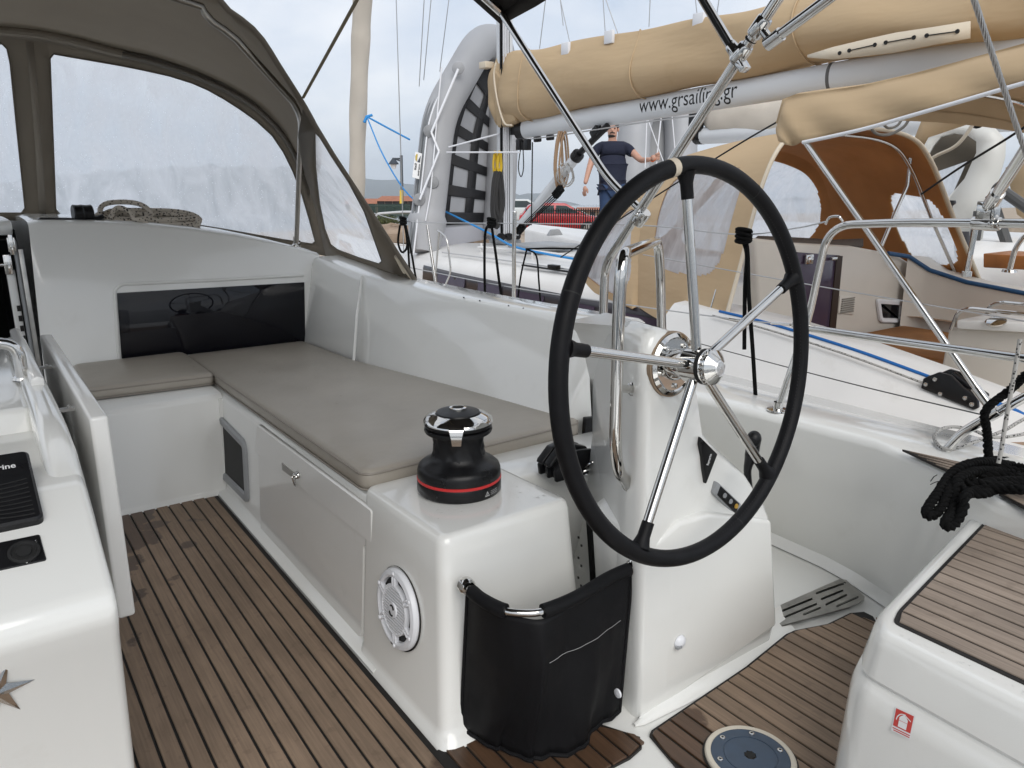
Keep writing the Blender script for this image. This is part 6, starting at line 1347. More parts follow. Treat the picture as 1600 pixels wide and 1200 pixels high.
mb = MB(); mb.tube(spline([at(832, 222, x=MX - .12), at(831, 300, x=MX - .12), at(830, 352, x=MX - .12)], 4), .007, 6); mb.tube(spline([at(815, 222, x=MX - .12), at(810, 260, x=MX - .12), at(814, 276, x=MX - .12), at(818, 262, x=MX - .12), at(817, 224, x=MX - .12)], 4), .006, 6); mb.box(at(812, 226, x=MX - .12), (.05, .06, .10)); mb.box(at(824, 226, x=MX - .12), (.05, .06, .10)); tag(build(mb, 'reefing_blocks', BLKPL, bevel=.008), 'pair of black blocks with a line below the mast end of the boom', 'block')
wire('black_line', [at(876, 402, x=3.55), at(1035, 300, x=3.5), at(1150, 228, x=3.45), at(1229, 182, x=3.4)], .0045, BLKMAT, 'thin black line slanting up behind the wheel to the beige bimini corner', 'rope')
wire('black_line', [at(1440, 303, x=4.6), at(1500, 262, x=4.4), at(1568, 220, x=4.2), at(1620, 186, x=4.0)], .006, BLKMAT, 'thin black line crossing in front of the white hard hood', 'rope')
wire('guard_wire', [at(1005, 398, x=3.0), at(1255, 443, x=2.96), at(1590, 500, x=2.92), at(1800, 535, x=2.9)], .0028, WIRE, 'steel guard wire of the neighbouring yacht crossing the purple door')
mb = MB(); mb.tube([at(1525, 352, x=3.6), at(1511, 424, x=3.6)], .012, 10); mb.tube([at(1511, 424, x=3.6), at(1510, 432, x=3.6)], .02, 10); tag(build(mb, 'stanchion', STEEL), 'slim upright stanchion under the clamp of the stern rail', 'stanchion')
mb = MB(); p = at(575, 345, y=10.6); mb.tube(fillet([at(584, 362, y=10.5), at(587, 334, y=10.5), at(628, 331, y=10.0), at(660, 331, y=9.5)], .08), .016, 10); mb.tube([at(650, 331, y=9.6), at(652, 360, y=9.6)], .014, 8); tag(build(mb, 'bow_rail', mat('white_tube', (.7, .7, .7), .3), smooth=60), 'white tubular bow rail beyond the corner of the sprayhood', 'rail')
# blue lines from the furled sail
fs_ = at(573, 182, y=10.1)
mb = MB(); mb.tube([fs_, at(606, 200, y=9.7), at(640, 218, y=9.3)], .012, 6); mb.tube(spline([fs_, at(600, 245, y=9.6), at(640, 306, y=9.0), at(690, 328, y=7.6), at(760, 362, y=6.4), at(800, 384, y=5.6), at(850, 396, y=5.0), at(900, 405, y=4.6)], 5), .010, 6); mb.tube([fs_ + V((-.04, 0, -.08)), fs_, fs_ + V((.08, 0, .02))], .02, 6); tag(build(mb, 'sheet', mat('sky_blue_rope', (.03, .26, .62), .7), smooth=80), 'bright blue sheet running from the furled sail down across the foredeck', 'rope')
mb = MB(); pts = spline([at(557, 345, y=10.75), at(558, 300, y=10.6), at(559, 200, y=10.35), at(563, 80, y=10.1), at(567, -10, y=9.9), at(580, -300, y=9.2)], 8); mb.tube(pts, [.105 + .006 * math.sin(i * .8) + .03 * (i / len(pts)) for i in range(len(pts))], 14)
tp_ = at(568, 178, y=10.28); mb.loft([[tp_ + V((-.1, 0, .25)), tp_ + V((.06, 0, .02)), tp_ + V((-.1, 0, -.15))], [tp_ + V((-.1, .02, .25)), tp_ + V((.06, .02, .02)), tp_ + V((-.1, .02, -.15))]])
tag(build(mb, 'furled_sail', TARP, smooth=60), 'cream furled headsail wrapped round the forestay', 'sail')
# ================================================================ dinghies, person, shore, far boats
def tubepath(m, pts, r, n=16, sub=6): m.tube(spline(pts, sub), r, n); return m
dg = thing('inflatable_dinghy', 'grey inflatable dinghy stood on end on the foredeck with black webbed floor', 'dinghy', at(690, 385, d=8.4))
lp_ = [at(u, v, d=8.1) for u, v in ((662, 394), (673, 300), (686, 178))] + [at(750, 66, d=8.3), at(776, 64, d=8.7)]
rp_ = [at(u, v, d=9.0) for u, v in ((786, 110), (786, 200), (784, 270), (780, 330), (776, 372))]
allp = resample(fillet(lp_ + rp_, .26, 8), 90)
lp_ = fillet(lp_, .26, 8)
mb = MB(); mb.tube(allp, [.178 if i > 6 else .16 + .0075 * i for i in range(len(allp))], 22); build(mb, 'tube', HYPAL, dg, smooth=80)
lc_ = resample(lp_, 24); rc_ = resample(list(reversed(rp_)), 24)
back = V((.10, .16, 0)); F2 = lambda s, t: lc_[int(round(t * 21))].lerp(rc_[int(round(t * 21))], s) + back
def fl3(s, t):
    k = t * 21; i = int(k); f = k - i; a = lc_[i].lerp(lc_[min(23, i + 1)], f); b = rc_[i].lerp(rc_[min(23, i + 1)], f); return a.lerp(b, s) + back
mb = MB(); mb.grid([[fl3(s, t) for s in (.05, .35, .65, .95)] for t in [i / 12 for i in range(13)]]); build(mb, 'floor', HYPAL, dg, smooth=80)
nn = (fl3(.9, .4) - fl3(.1, .4)).cross(fl3(.5, .8) - fl3(.5, .1)).normalized(); nn = nn if nn.dot(EYE - fl3(.5, .4)) > 0 else -nn
STRAP = mat('black_webbing', (.012, .012, .014), .6)
def strap(s0, t0, s1, t1):
    m = MB(); rr = []
    for i in range(9):
        a = i / 8; rr.append([fl3(s0, t0 + (t1 - t0) * a) + nn * .012, fl3(s1, t0 + (t1 - t0) * a) + nn * .012])
    m.grid(rr); build(m, 'webbing', STRAP, dg, thick=.006, smooth=60)
strap(.18, .12, .26, .95); strap(.48, .12, .60, .95); strap(.88, .12, .95, .9)
for t in (.235, .375, .515, .655): strap(.2, t, .95, t + .05)
strap(.18, .10, .95, .16); strap(.2, .79, .95, .96)
mb = MB(); mb.prism([fl3(.02, -.0) + nn * .05, fl3(1, -.0) + nn * .05, fl3(1, .09) + nn * .02, fl3(.02, .09) + nn * .02], nn * -.06); build(mb, 'transom', mat('transom_grey', (.42, .42, .45), .5), dg, bevel=.01)
mb = MB(); outd = V((-.78, .55, 0)).normalized() * .19
for k, dz in ((0, 0), (1, .0)):
    mb.tube([p + V((-.13 - .02 * k, -.05 + .03 * k, 0)).normalized() * .188 + V((0, 0, .0)) for p in allp[:52]], .017, 6)
build(mb, 'rubbing_strake', mat('strake_grey', (.16, .17, .18), .5), dg, smooth=80)
mb = MB(); mb.tube([p + V((-.135, -.075, 0)).normalized() * .196 for p in allp[:52]], .010, 6); build(mb, 'strake_stripe', WHTPL, dg, smooth=80)
tw_ = [at(u, v, d=7.88) for u, v in ((690, 105), (684, 170), (679, 230), (673, 300), (665, 345))]
mb = MB(); mb.tube([at(u, v, d=7.87) for u, v in ((716, 108), (674, 207))], .013, 6); mb.tube([at(u, v, d=7.87) for u, v in ((674, 207), (686, 237))], .013, 6); mb.tube([at(u, v, d=7.86) for u, v in ((686, 237), (656, 312))], .013, 6); mb.tube(tw_, .008, 6)
build(mb, 'grab_line', WHTPL, dg, smooth=60)
for u, v in ((716, 106), (671, 205), (676, 285), (655, 312)):
    mb = MB(); c = at(u, v, d=7.915); mb.lathe([(.065, 0), (.06, .012), (.03, .02), (0, .024)], c, EYE - c, 14); build(mb, 'grab_patch', HYPALD if v > 150 else HYPAL, dg)
mb = MB(); c = at(703, 327, d=8.75); mb.lathe([(.05, .0), (.05, .02), (.02, .03), (0, .03)], c, nn, 16); build(mb, 'valve', WHTPL, dg)
# maker's sticker on the tube
sA, sB, sC, sD = [at(u, v, d=7.89) for u, v in ((649, 237), (659.5, 240), (655, 280), (644, 277))]
mb = MB(); mb.poly([sA, sB, sC, sD]); stp = build(mb, 'sticker', WHST, dg, smooth=0, thick=.004)
tow = (EYE - sA).normalized() * .008
def stq_(a, b): return sA.lerp(sD, a).lerp(sB.lerp(sC, a), 1 - b) + tow
text_mesh('Sail', 1, lambda a, b: stq_(.42 + a * .20, .58 + b * .42), 'lettering', BLKMAT, stp, True); text_mesh('marine', 1, lambda a, b: stq_(.42 + a * .165, .10 + b * .38), 'lettering', BLKMAT, stp, True)
mb = MB(); mb.poly([stq_(*p) for p in ((.08, .15), (.36, .55), (.36, .15))]); build(mb, 'emblem', mat('sticker_slate', (.03, .04, .06), .5), stp, smooth=0); mb = MB(); mb.poly([stq_(*p) for p in ((.06, .62), (.36, .62), (.30, .85), (.18, .92), (.08, .82))]); build(mb, 'emblem', mat('sticker_gold', (.45, .33, .05), .5), stp, smooth=0)
wire('white_line', [at(701, 230, d=7.9), at(780, 209, d=7.7)], .009, WHTPL, 'short white line slanting from the dinghy up to the mast', 'rope'); wire('white_line', [at(698, 238, d=7.9), at(812, 238, d=7.3)], .009, WHTPL, 'level white line stretched between the dinghy and the mast', 'rope')
# second dinghy further off
d2 = thing('inflatable_dinghy', 'pale grey dinghy stood on end behind the man in the blue shirt', 'dinghy', at(1010, 340, d=12.6))
mb = MB(); tubepath(mb, [at(u, v, d=12.4) for u, v in ((992, 352), (990, 290), (990, 220), (1000, 168), (1022, 140))] + [at(u, v, d=12.8) for u, v in ((1048, 140), (1062, 180), (1064, 260), (1062, 350))], .27, 18); build(mb, 'tube', HYPAL, d2, smooth=80)
mb = MB(); mb.poly([at(u, v, d=12.9) for u, v in ((990, 350), (992, 180), (1062, 180), (1064, 350))]); build(mb, 'floor', HYPALD, d2, smooth=0, thick=.05)
for a, b in (((960, 205), (1045, 350)), ((1005, 190), (1035, 245))): pass
# the man
D = 10.8
def B(u, v, dd=0): return at(u, v, d=D + dd)
SKIN = mat('skin', (.52, .29, .21), .5, var=.06, vscale=20); SHIRT = mat('navy_cotton', (.010, .013, .032), .85, bump=.4, bscale=18, bdist=.02); JEANS = mat('blue_denim', (.028, .055, .125), .85, var=.15, vscale=12, bump=.3, bscale=20, bdist=.015); HAIR = mat('dark_hair', (.018, .012, .010), .8, bump=.6, bscale=120)
def skin(name, verts, edges, m, parent, sub=2, root=0):
    me = bpy.data.meshes.new(name + '_skel'); me.from_pydata([v for v, r in verts], edges, []); o = bpy.data.objects.new(name + '_skel', me); COL.objects.link(o)
    md = o.modifiers.new('s', 'SKIN'); md.use_smooth_shade = True
    for i, (v, r) in enumerate(verts):
        rr = r if isinstance(r, tuple) else (r, r); me.skin_vertices[0].data[i].radius = rr; me.skin_vertices[0].data[i].use_root = (i == root)
    ss = o.modifiers.new('d', 'SUBSURF'); ss.levels = sub; ss.render_levels = sub
    bpy.context.view_layer.update(); dgp = bpy.context.evaluated_depsgraph_get(); ev = o.evaluated_get(dgp); m2 = ev.to_mesh()
    b = MB(); b.add([v.co.copy() for v in m2.vertices], [tuple(p.vertices) for p in m2.polygons]); ev.to_mesh_clear(); bpy.data.objects.remove(o); bpy.data.meshes.remove(me)
    return b
ft = B(962, 372); per = thing('person', 'bearded man in navy t-shirt and jeans holding a rope behind the boom', 'person', ft)
pel, chest, neck, head = B(958, 292), B(957, 245), B(957, 221), B(957, 205)
shL, shR = B(931, 233), B(983, 233); elL, wrL = B(921, 262, -.05), B(914, 288, -.12); elR, wrR = B(1002, 251, -.15), B(1018, 249, -.42)
hipL, hipR = B(947, 298), B(968, 298); knL, knR, anL, anR = B(946, 333), B(968, 333), B(946, 366), B(969, 366)
vb_ = [(pel, .10), (B(957, 268), .10), (chest, (.11, .10)), (B(957, 230), (.08, .08)), (neck, .056), (B(957, 213, -.03), (.066, .08)), (B(957, 203, -.02), (.078, .098)), (B(957, 195, -.0), (.07, .085)),
       (shL, .062), (elL, .044), (wrL, .030), (shR, .062), (elR, .044), (wrR, .030), (hipL, .095), (knL, .06), (anL, .042), (hipR, .095), (knR, .06), (anR, .042)]
body = skin('body', vb_, [(0, 1), (1, 2), (2, 3), (3, 4), (4, 5), (5, 6), (6, 7), (3, 8), (8, 9), (9, 10), (3, 11), (11, 12), (12, 13), (0, 14), (14, 15), (15, 16), (0, 17), (17, 18), (18, 19)], SKIN, per)
# nose, ears and fingers grow out of the same mesh
fdir = (EYE - head).normalized(); fr_ = V((fdir.y, -fdir.x, 0)).normalized() * -1
hc_ = B(957, 203, -.02); body.sphere(hc_ + fdir * .098 + V((0, 0, -.005)), (.014, .02, .024), 5)
for s in (-1, 1): body.sphere(hc_ + fr_ * (.080 * s), (.012, .02, .03), 5)
gp = B(1026, 245, -.44)
body.sphere((wrR + gp) / 2, (.045, .04, .045), 6)
for k in range(4):
    z = .032 - .021 * k; body.tube(spline([gp + V((-.03, .0, z)), gp + V((.012, -.035, z)), gp + V((.035, -.0, z - .004)), gp + V((.012, .026, z - .004))], 3), [.011, .011, .011, .011, .0105, .0105, .0105, .010, .010, .009], 6)
body.tube([gp + V((-.03, -.02, .03)), gp + V((-.004, -.04, .05)), gp + V((.02, -.032, .06))], [.013, .012, .010], 6)
hl = B(914, 296, -.13); body.sphere(hl, (.026, .036, .05), 6)
for k in range(4): body.tube([hl + V((-.012, .027 - .018 * k, -.03)), hl + V((-.008, .028 - .018 * k, -.065)), hl + V((.004, .026 - .017 * k, -.092 + .006 * abs(k - 1)))], [.0105, .0098, .008], 6)
body.tube([hl + V((.012, -.03, .01)), hl + V((.012, -.045, -.02)), hl + V((.012, -.042, -.05))], [.012, .011, .009], 6)
build(body, 'body', SKIN, per, smooth=80)
vs2 = [(B(957, 281), (.20, .16)), (B(957, 262), (.20, .165)), (chest, (.215, .17)), (B(957, 229), (.16, .13)), (B(957, 223), (.08, .08)), (shL, .082), (B(927, 248, -.02), .072), (shR, .082), (B(991, 243, -.06), .072), (B(957, 286), (.18, .15))]
build(skin('shirt', vs2, [(0, 1), (1, 2), (2, 3), (3, 4), (3, 5), (5, 6), (3, 7), (7, 8), (0, 9)], SHIRT, per), 'tshirt', SHIRT, per, smooth=80)
vj = [(B(957, 290), (.15, .13)), (hipL, .115), (knL, .082), (anL, .075), (hipR, .115), (knR, .082), (anR, .075)]
build(skin('jeans', vj, [(0, 1), (1, 2), (2, 3), (0, 4), (4, 5), (5, 6)], JEANS, per), 'trousers', JEANS, per, smooth=80)
mb = MB(); mb.sphere(hc_ + V((0, 0, .045)) - fdir * .032, (.090, .092, .085), 10); build(mb, 'hair', HAIR, per)
mb = MB(); mb.sphere(hc_ + fdir * .040 + V((0, 0, -.082)), (.060, .060, .045), 10); mb.tube([hc_ + fdir * .094 + fr_ * .035 + V((0, 0, -.042)), hc_ + fdir * .106 + V((0, 0, -.032)), hc_ + fdir * .094 - fr_ * .035 + V((0, 0, -.042))], .007, 6); build(mb, 'beard', HAIR, per)
mb = MB()
for s in (-1, 1): mb.sphere(hc_ + fdir * .088 + fr_ * (.033 * s) + V((0, 0, .022)), (.011, .011, .007), 5); mb.tube([hc_ + fdir * .090 + fr_ * (.02 * s) + V((0, 0, .042)), hc_ + fdir * .083 + fr_ * (.050 * s) + V((0, 0, .043))], .0035, 5)
build(mb, 'eyes', HAIR, per)
mb = MB(); mb.tube([wrR.lerp(gp, .28) + V((math.cos(t) * .006, math.sin(t) * .038, math.cos(t) * .038)) for t in [2 * PI * i / 14 for i in range(14)]], .011, 6, closed=True); build(mb, 'bracelet', mat('orange_band', (.55, .12, .03), .6), per)
for s, a in ((1, anL), (2, anR)): mb = MB(); mb.sphere(a + V((0, 0, -.05)) + fdir * .06, (.06, .12, .05), 6); build(mb, 'shoe', BLKMAT, per)
wire('white_line', [at(1035, 165, d=10.3), gp + V((.008, 0, .03)), gp + V((.006, 0, -.05)), at(1020, 300, d=10.4)], .010, WHTPL, 'white rope gripped in the raised hand of the man', 'rope')
for (a, b) in (((1011, 178), (1008, 262)), ((1012, 186), (1040, 262)), ((1050, 180), (1056, 250))): wire('white_line', [at(*a, d=9.6), at(*b, d=9.6)], .007, WHTPL, {1011: 'thin upright white line hanging left of the raised hand', 1012: 'thin white line slanting across behind the raised hand', 1050: 'thin white line hanging right of the raised hand'}[a[0]], 'rope', 'white lines below the boom near the man')
# ---- the yacht beyond: boom, hard hood, deck
ty = thing('far_yacht', 'second white yacht beyond with white hard hood and folded sail', 'sailing yacht', (9, 3, 0))
mb = MB(); mb.loft([[V((x, y, z)) for x, z in ((7.35, -1.5), (7.25, .28), (7.3, .33), (9, .42), (10.9, .33), (11, -1.5))] for y in (-3, 3, 7)] + [[V((9 + (x - 9) * .1, 12, z + .1)) for x, z in ((7.35, -1.5), (7.25, .28), (7.3, .33), (9, .42), (10.9, .33), (11, -1.5))]]); build(mb, 'hull', NGEL, ty, smooth=30)
mb = MB(); mb.loft([[V((x, y, z)) for x, z in ((7.7, .33), (7.8, .62), (8.1, .74), (9.9, .74), (10.2, .62), (10.3, .33))] for y in (2.6, 7.5)]); build(mb, 'coachroof', NGEL, ty, bevel=.03)
X3 = 8.4
def pl3(pts, dx=0): return [at(u, v, x=X3 + dx) for u, v in pts]
hd = thing('hard_hood', 'white moulded hard hood with taupe inside on the yacht beyond', 'hood', pl3([(1480, 400)])[0])
HO = [(1424, 275), (1432, 245), (1448, 216), (1470, 200), (1500, 193), (1530, 194), (1556, 202), (1572, 220), (1571, 245), (1560, 285), (1540, 345), (1528, 420), (1468, 420), (1474, 350), (1482, 318), (1452, 292), (1436, 300)]
HH = [(1441, 262), (1460, 228), (1472, 214), (1492, 209), (1512, 212), (1526, 222), (1526, 240), (1508, 280), (1482, 310), (1456, 286)]
hl3 = lambda u, v: at(u, v, x=X3 + (u - 1500) * .002)
mb = MB(); mb.holed(HO, [HH], hl3); build(mb, 'shell', mat('white_shell', (.62, .62, .59), .35), hd, thick=.09, off=1, smooth=40, bevel=0)
T2 = [(1449, 272), (1509, 251), (1482, 312)]; bx2 = [(1430, 258), (1452, 222), (1476, 206), (1510, 206), (1532, 220), (1530, 242), (1512, 285), (1486, 320), (1440, 286)]
mb = MB(); mb.holed(bx2, [T2], lambda u, v: hl3(u, v) + V((.14, .05, 0))); build(mb, 'lining', mat('hood_lining', (.10, .085, .065), .8), hd, thick=.03)
mb = MB(); mb.holed(T2, [], lambda u, v: hl3(u, v) + V((.16, .06, 0))); build(mb, 'window_pane', PVCN, hd)
for a, b in (((1548, 305), (1578, 395)), ((1555, 290), (1612, 330)), ((1530, 330), (1516, 420))): mb = MB(); mb.tube([at(*a, x=8.2), at(*b, x=8.2)], .05, 10); build(mb, 'strut', mat('dark_strut', (.07, .07, .07), .4), hd) if a[0] != 1530 else build(mb, 'strut', bpy.data.materials['dark_strut'], hd)
b2A, b2B = at(1098, 212, x=8.8), at(1600, 186, x=8.8); 
b2 = thing('boom', 'grey white boom seen behind the beige bimini corner', 'boom', b2A); mb = MB(); dd = (b2B - b2A).normalized(); mb.tube([b2A, b2A + dd * 6], .115, 18); build(mb, 'spar', ALLOY, b2, smooth=60); mb = MB(); mb.tube([b2A - dd * .12, b2A + dd * .03], .12, 14); mb.box(at(1088, 186, x=8.7), (.12, .2, .34)); build(mb, 'fittings', BLKPL, b2, bevel=.02)
c2 = thing('sail_cover', 'pale folded sail cover on the far boom behind the bimini corner', 'sail cover', b2A); rows = []
for i in range(30):
    c = b2A + dd * (6 * i / 29) + V((0, 0, .22 + .03 * math.sin(i * .9))); r = .20 if i else .06; rows.append([c + V((math.cos(a) * r * (.7 + .1 * math.sin(i * 1.7 + a * 3)), 0, math.sin(a) * r * 1.2)) for a in [2 * PI * k / 18 for k in range(18)]])
mb = MB(); mb.loft(rows); build(mb, 'cover', TARP, c2, smooth=80)
mb = MB(); mb.grid([[at(u, v, x=7.4) for u, v in ((1420, 240), (1440, 190), (1520, 162), (1640, 150))], [at(u, v, x=7.4) for u, v in ((1430, 250), (1450, 215), (1530, 188), (1640, 190))]]); tag(build(mb, 'sun_awning', BEIGE, thick=.02, smooth=60), 'strip of beige awning above the white hard hood', 'awning')
mb = MB(); q = at(1500, 190, x=6.6)
for u, v in ((1505, 172), (1528, 186)): c = at(u, v, x=6.6); mb.tube([c + V((-.03, 0, .02)), c + V((.03, 0, -.04))], .045, 12)
tag(build(mb, 'pulley', BLKPL, smooth=50), 'pair of black mainsheet blocks hanging under the awning strip', 'pulley')
wire('cream_rope', [at(1530, 180, x=6.5), at(1497, 225, x=6.5), at(1460, 245, x=6.5), at(1442, 262, x=6.5)], .014, mat('cream_rope_m', (.55, .50, .42), .9), 'cream rope slanting down across the hard hood opening', 'rope')
mb = MB(); mb.prism([at(u, v, x=7.1) for u, v in ((1536, 396), (1640, 402), (1640, 424), (1536, 418))], (.5, 0, 0)); tag(build(mb, 'wooden_locker', WOODO, bevel=.01), 'varnished orange wooden locker on the far deck at the right edge', 'locker')
mb = MB(); mb.tube(fillet([at(1577, 424, x=5.9), at(1586, 388, x=5.9), at(1604, 364, x=5.9), at(1680, 360, x=5.9)], .08), .018, 10); mb.lathe([(.05, 0), (.045, .015), (.02, .02)], at(1577, 425, x=5.9), UP, 14); tag(build(mb, 'deck_rail', STEEL, smooth=60), 'bent steel rail on the far white deck at the right edge', 'rail')
mb = MB()
for k in range(7): x = 1493 + k * 3; mb.tube([at(x, 362, x=6.2), at(x + 2, 405 - abs(k - 3), x=6.2)], .016, 6)
tag(build(mb, 'hanging_line', mat('slate_rope', (.12, .125, .14), .9), smooth=60), 'hank of slate grey line hanging beside the bent steel rail', 'rope')
mb = MB(); mb.lathe([(.0, .0), (.075, .0), (.075, .03), (.055, .045), (.055, .09), (.075, .11), (.07, .13), (0, .135)], at(1474, 340, x=6.3), UP, 20); tag(build(mb, 'winch', BLKPL, smooth=50), 'small dark winch beside the ochre sprayhood edge', 'winch')
mb = MB(); mb.grid([[at(u, v, x=9.5) for u, v in ((1572, 262), (1600, 250), (1680, 240))], [at(u, v, x=9.5) for u, v in ((1590, 335), (1604, 345), (1680, 340))]]); tag(build(mb, 'canvas_panel', BEIGE, thick=.03), 'beige canvas panel at the right edge behind the steel stay', 'canvas')
# ---- water, quay, shore
def gz(y): return -1.55 - .036 * max(0, y)
WATER = mat('harbour_water', (.02, .035, .045), .08, bump=.6, bscale=2.2, bdist=.12)
mb = MB(); mb.grid([[V((x, y, -1.5 - .036 * y)) for x in (-4000, -200, -20, 20, 200, 4000)] for y in (-300, -20, 0, 20, 200, 3600)]); tag(build(mb, 'water', WATER, smooth=0), kind='structure')
QUAY = mat('sandy_quay', (.36, .29, .22), .9, var=.2, vscale=2, bump=.4, bscale=6, bdist=.1)
qz = lambda y: -.18 - .0545 * (y - 12.3)
mb = MB(); mb.grid([[V((x, y, z)) for x in (-6, 2, 8, 14, 24, 60, 120)] for y, z in ((12.2, -3), (12.3, qz(12.3)), (14, qz(14)), (20, qz(20)), (32, qz(32)), (50, qz(50)), (110, qz(110)))]); tag(build(mb, 'quay', QUAY, smooth=30), kind='structure')
ROCK = mat('tan_stone', (.34, .25, .18), .9, var=.3, vscale=4, bump=.6, bscale=10, bdist=.05)
rn = random.Random(11)
for i, (u, v, s) in enumerate(((612, 372, .38), (630, 376, .42), (690, 366, .30), (707, 374, .36), (724, 362, .34), (742, 370, .38))):
    c = at(u, v, d=12.6 - .1 * (i % 3)); mb = MB(); rows = []
    for a in range(7):
        th = PI * a / 6; rows.append([c + V((s * 1.25 * math.sin(th) * math.cos(2 * PI * k / 9) * rn.uniform(.8, 1.15), s * math.sin(th) * math.sin(2 * PI * k / 9) * rn.uniform(.8, 1.15), s * .6 * math.cos(th) * rn.uniform(.85, 1.1))) for k in range(9)])
    mb.grid(rows, closed=True); tag(build(mb, 'boulder', ROCK, smooth=25), ['tan shore boulder nearest the sprayhood corner', 'tan shore boulder just left of the grey dinghy', 'tan shore boulder at the left foot of the dinghy floor', 'low tan boulder, second right of the dinghy tube', 'tan boulder with the highest top behind the deck', 'tan boulder nearest the charcoal rope coil'][i], 'boulder', 'tan boulders along the shore')
LEAF = mat('shrub_leaf', (.085, .10, .03), .7, objvar=.2)
sh = thing('shrub', 'small yellow green shrub behind the white bow rail', 'shrub', at(602, 362, d=13)); mb = MB(); c = at(602, 346, d=13)
for k in range(900):
    d = V((rn.gauss(0, 1), rn.gauss(0, 1), rn.gauss(0, .8))).normalized(); p = c + V((d.x * .24, d.y * .24, d.z * .13)) * rn.uniform(.3, 1.05) ** .6 * 1.0; a = V((rn.uniform(-1, 1), rn.uniform(-1, 1), rn.uniform(-.3, 1))).normalized(); b = a.cross(d).normalized(); s = rn.uniform(.015, .035); mb.add([p - b * s * .4, p + a * s, p + b * s * .4, p - a * s], [(0, 1, 2, 3)])
o = build(mb, 'foliage', LEAF, sh, smooth=0, recalc=False); o['kind'] = 'stuff'
mb = MB(); [mb.tube([at(602, 362, d=13), c + V((dx, 0, 0))], .012, 5) for dx in (-.12, 0, .12)]; build(mb, 'stem', TEAKN, sh)
# car, fences, buildings, lamp
CD = 37.0
car = thing('parked_car', 'red hatchback car parked beyond the black railings', 'car', at(875, 366, d=CD)); CARR = mat('red_car_paint', (.42, .014, .018), .25, coat=.5)
cx_, cr = at(875, 366, d=CD), V((_r.x, _r.y, 0))
cf_ = V((-cr.y, cr.x, 0)); 
def cp(a, h, w): return cx_ + cr * a + V((0, 0, h)) + cf_ * w
def carloft(prof, w, ins_): return [[cp(a, h, ww * (1 - ins_ * (h > .95))) for a, h in prof] for ww in (-w, w)]
mb = MB(); mb.loft(carloft([(-1.95, .3), (-2.0, .6), (-1.95, .95), (-1.0, 1.0), (.9, .98), (1.85, .82), (2.0, .6), (1.97, .28)], .82, 0)); build(mb, 'body', CARR, car, bevel=.08, seg=3)
mb = MB(); mb.loft(carloft([(-1.85, .94), (-1.55, 1.36), (-1.2, 1.48), (.2, 1.47), (1.15, .95)], .76, .12)); build(mb, 'roof', CARR, car, bevel=.06, seg=3)
mb = MB(); gl = [(-1.45, 1.02), (-1.3, 1.34), (-.35, 1.38), (-.35, 1.02)], [(-.25, 1.02), (-.25, 1.38), (.22, 1.36), (.85, 1.02)]
for g_ in gl: mb = MB(); mb.prism([cp(a, h, -.765) for a, h in g_], cf_ * .02); build(mb, 'window', mat('car_glass', (.05, .07, .075), .05) if g_ is gl[0] else bpy.data.materials['car_glass'], car)
mb = MB(); mb.prism([cp(.35, 1.37, -.6), cp(1.18, .98, -.7), cp(1.18, .98, .7), cp(.35, 1.37, .6)], V((.02, 0, .03))); build(mb, 'windscreen', mat('car_screen', (.25, .30, .30), .08), car)
for a in (-1.25, 1.25):
    mb = MB(); mb.lathe([(0, -.02), (.22, -.03), (.32, -.02), (.33, .05), (.33, .18), (0, .18)], cp(a, .33, -.84), cf_, 20); w_ = build(mb, 'wheel', BLKMAT, car); mb = MB(); mb.lathe([(0, -.04), (.18, -.035), (.2, -.02)], cp(a, .33, -.84), cf_, 16); build(mb, 'rim', BSTEEL, w_)
mb = MB(); mb.box(cp(1.9, .68, -.72), (.2, .2, .14)); build(mb, 'headlight', WHTPL, car, bevel=.03)
car2 = thing('parked_car', 'pale silver car partly hidden behind the boom vang', 'car', at(812, 345, d=44)); c0 = at(812, 352, d=44)
def cp2(a, h, w): return c0 + cr * a + V((0, 0, h)) + cf_ * w
mb = MB(); mb.loft([[cp2(a, h, w) for a, h in ((-2, .3), (-2, .9), (-1.5, 1.0), (1.3, 1.0), (2, .85), (2, .3))] for w in (-.8, .8)]); build(mb, 'body', mat('silver_paint', (.55, .58, .58), .3), car2, bevel=.08, seg=3)
mb = MB(); mb.loft([[cp2(a, h, w) for a, h in ((-1.6, .98), (-1.2, 1.45), (.5, 1.45), (1.2, .98))] for w in (-.7, .7)]); build(mb, 'roof', bpy.data.materials['silver_paint'], car2, bevel=.05); mb = MB(); mb.prism([cp2(a, h, -.71) for a, h in ((-1.4, 1.03), (-1.1, 1.38), (.4, 1.38), (.95, 1.03))], cf_ * .01); build(mb, 'window', bpy.data.materials['car_glass'], car2)
def railing(name, u0, u1, vt, vb, d, n, m, label):
    t = thing(name, label, 'railing', at(u0, vb, d=d)); mb = MB()
    for k in range(n): u = u0 + (u1 - u0) * k / (n - 1); mb.box((at(u, vt, d=d) + at(u, vb, d=d)) / 2, (.035, .035, (at(u, vt, d=d) - at(u, vb, d=d)).length))
    o = build(mb, 'bars', m, t, smooth=0); o['kind'] = 'stuff'
    for v in (vt + 3, vb - 4): mb = MB(); mb.tube([at(u0, v, d=d - .05), at(u1, v, d=d - .05)], .025, 6); build(mb, 'crossbar', m, t)
railing('railing', 822, 940, 326, 362, 31, 34, BLKPL, 'black iron railing in front of the red parked car')
railing('railing', 560, 640, 319, 340, 33, 40, mat('dark_green_paint', (.03, .06, .05), .5), 'dark green railing on the shore left of the grey dinghy')
BW = mat('tan_render', (.36, .25, .17), .9, var=.15, vscale=.8); BR = mat('clay_tiles', (.33, .12, .06), .9, var=.3, vscale=2)
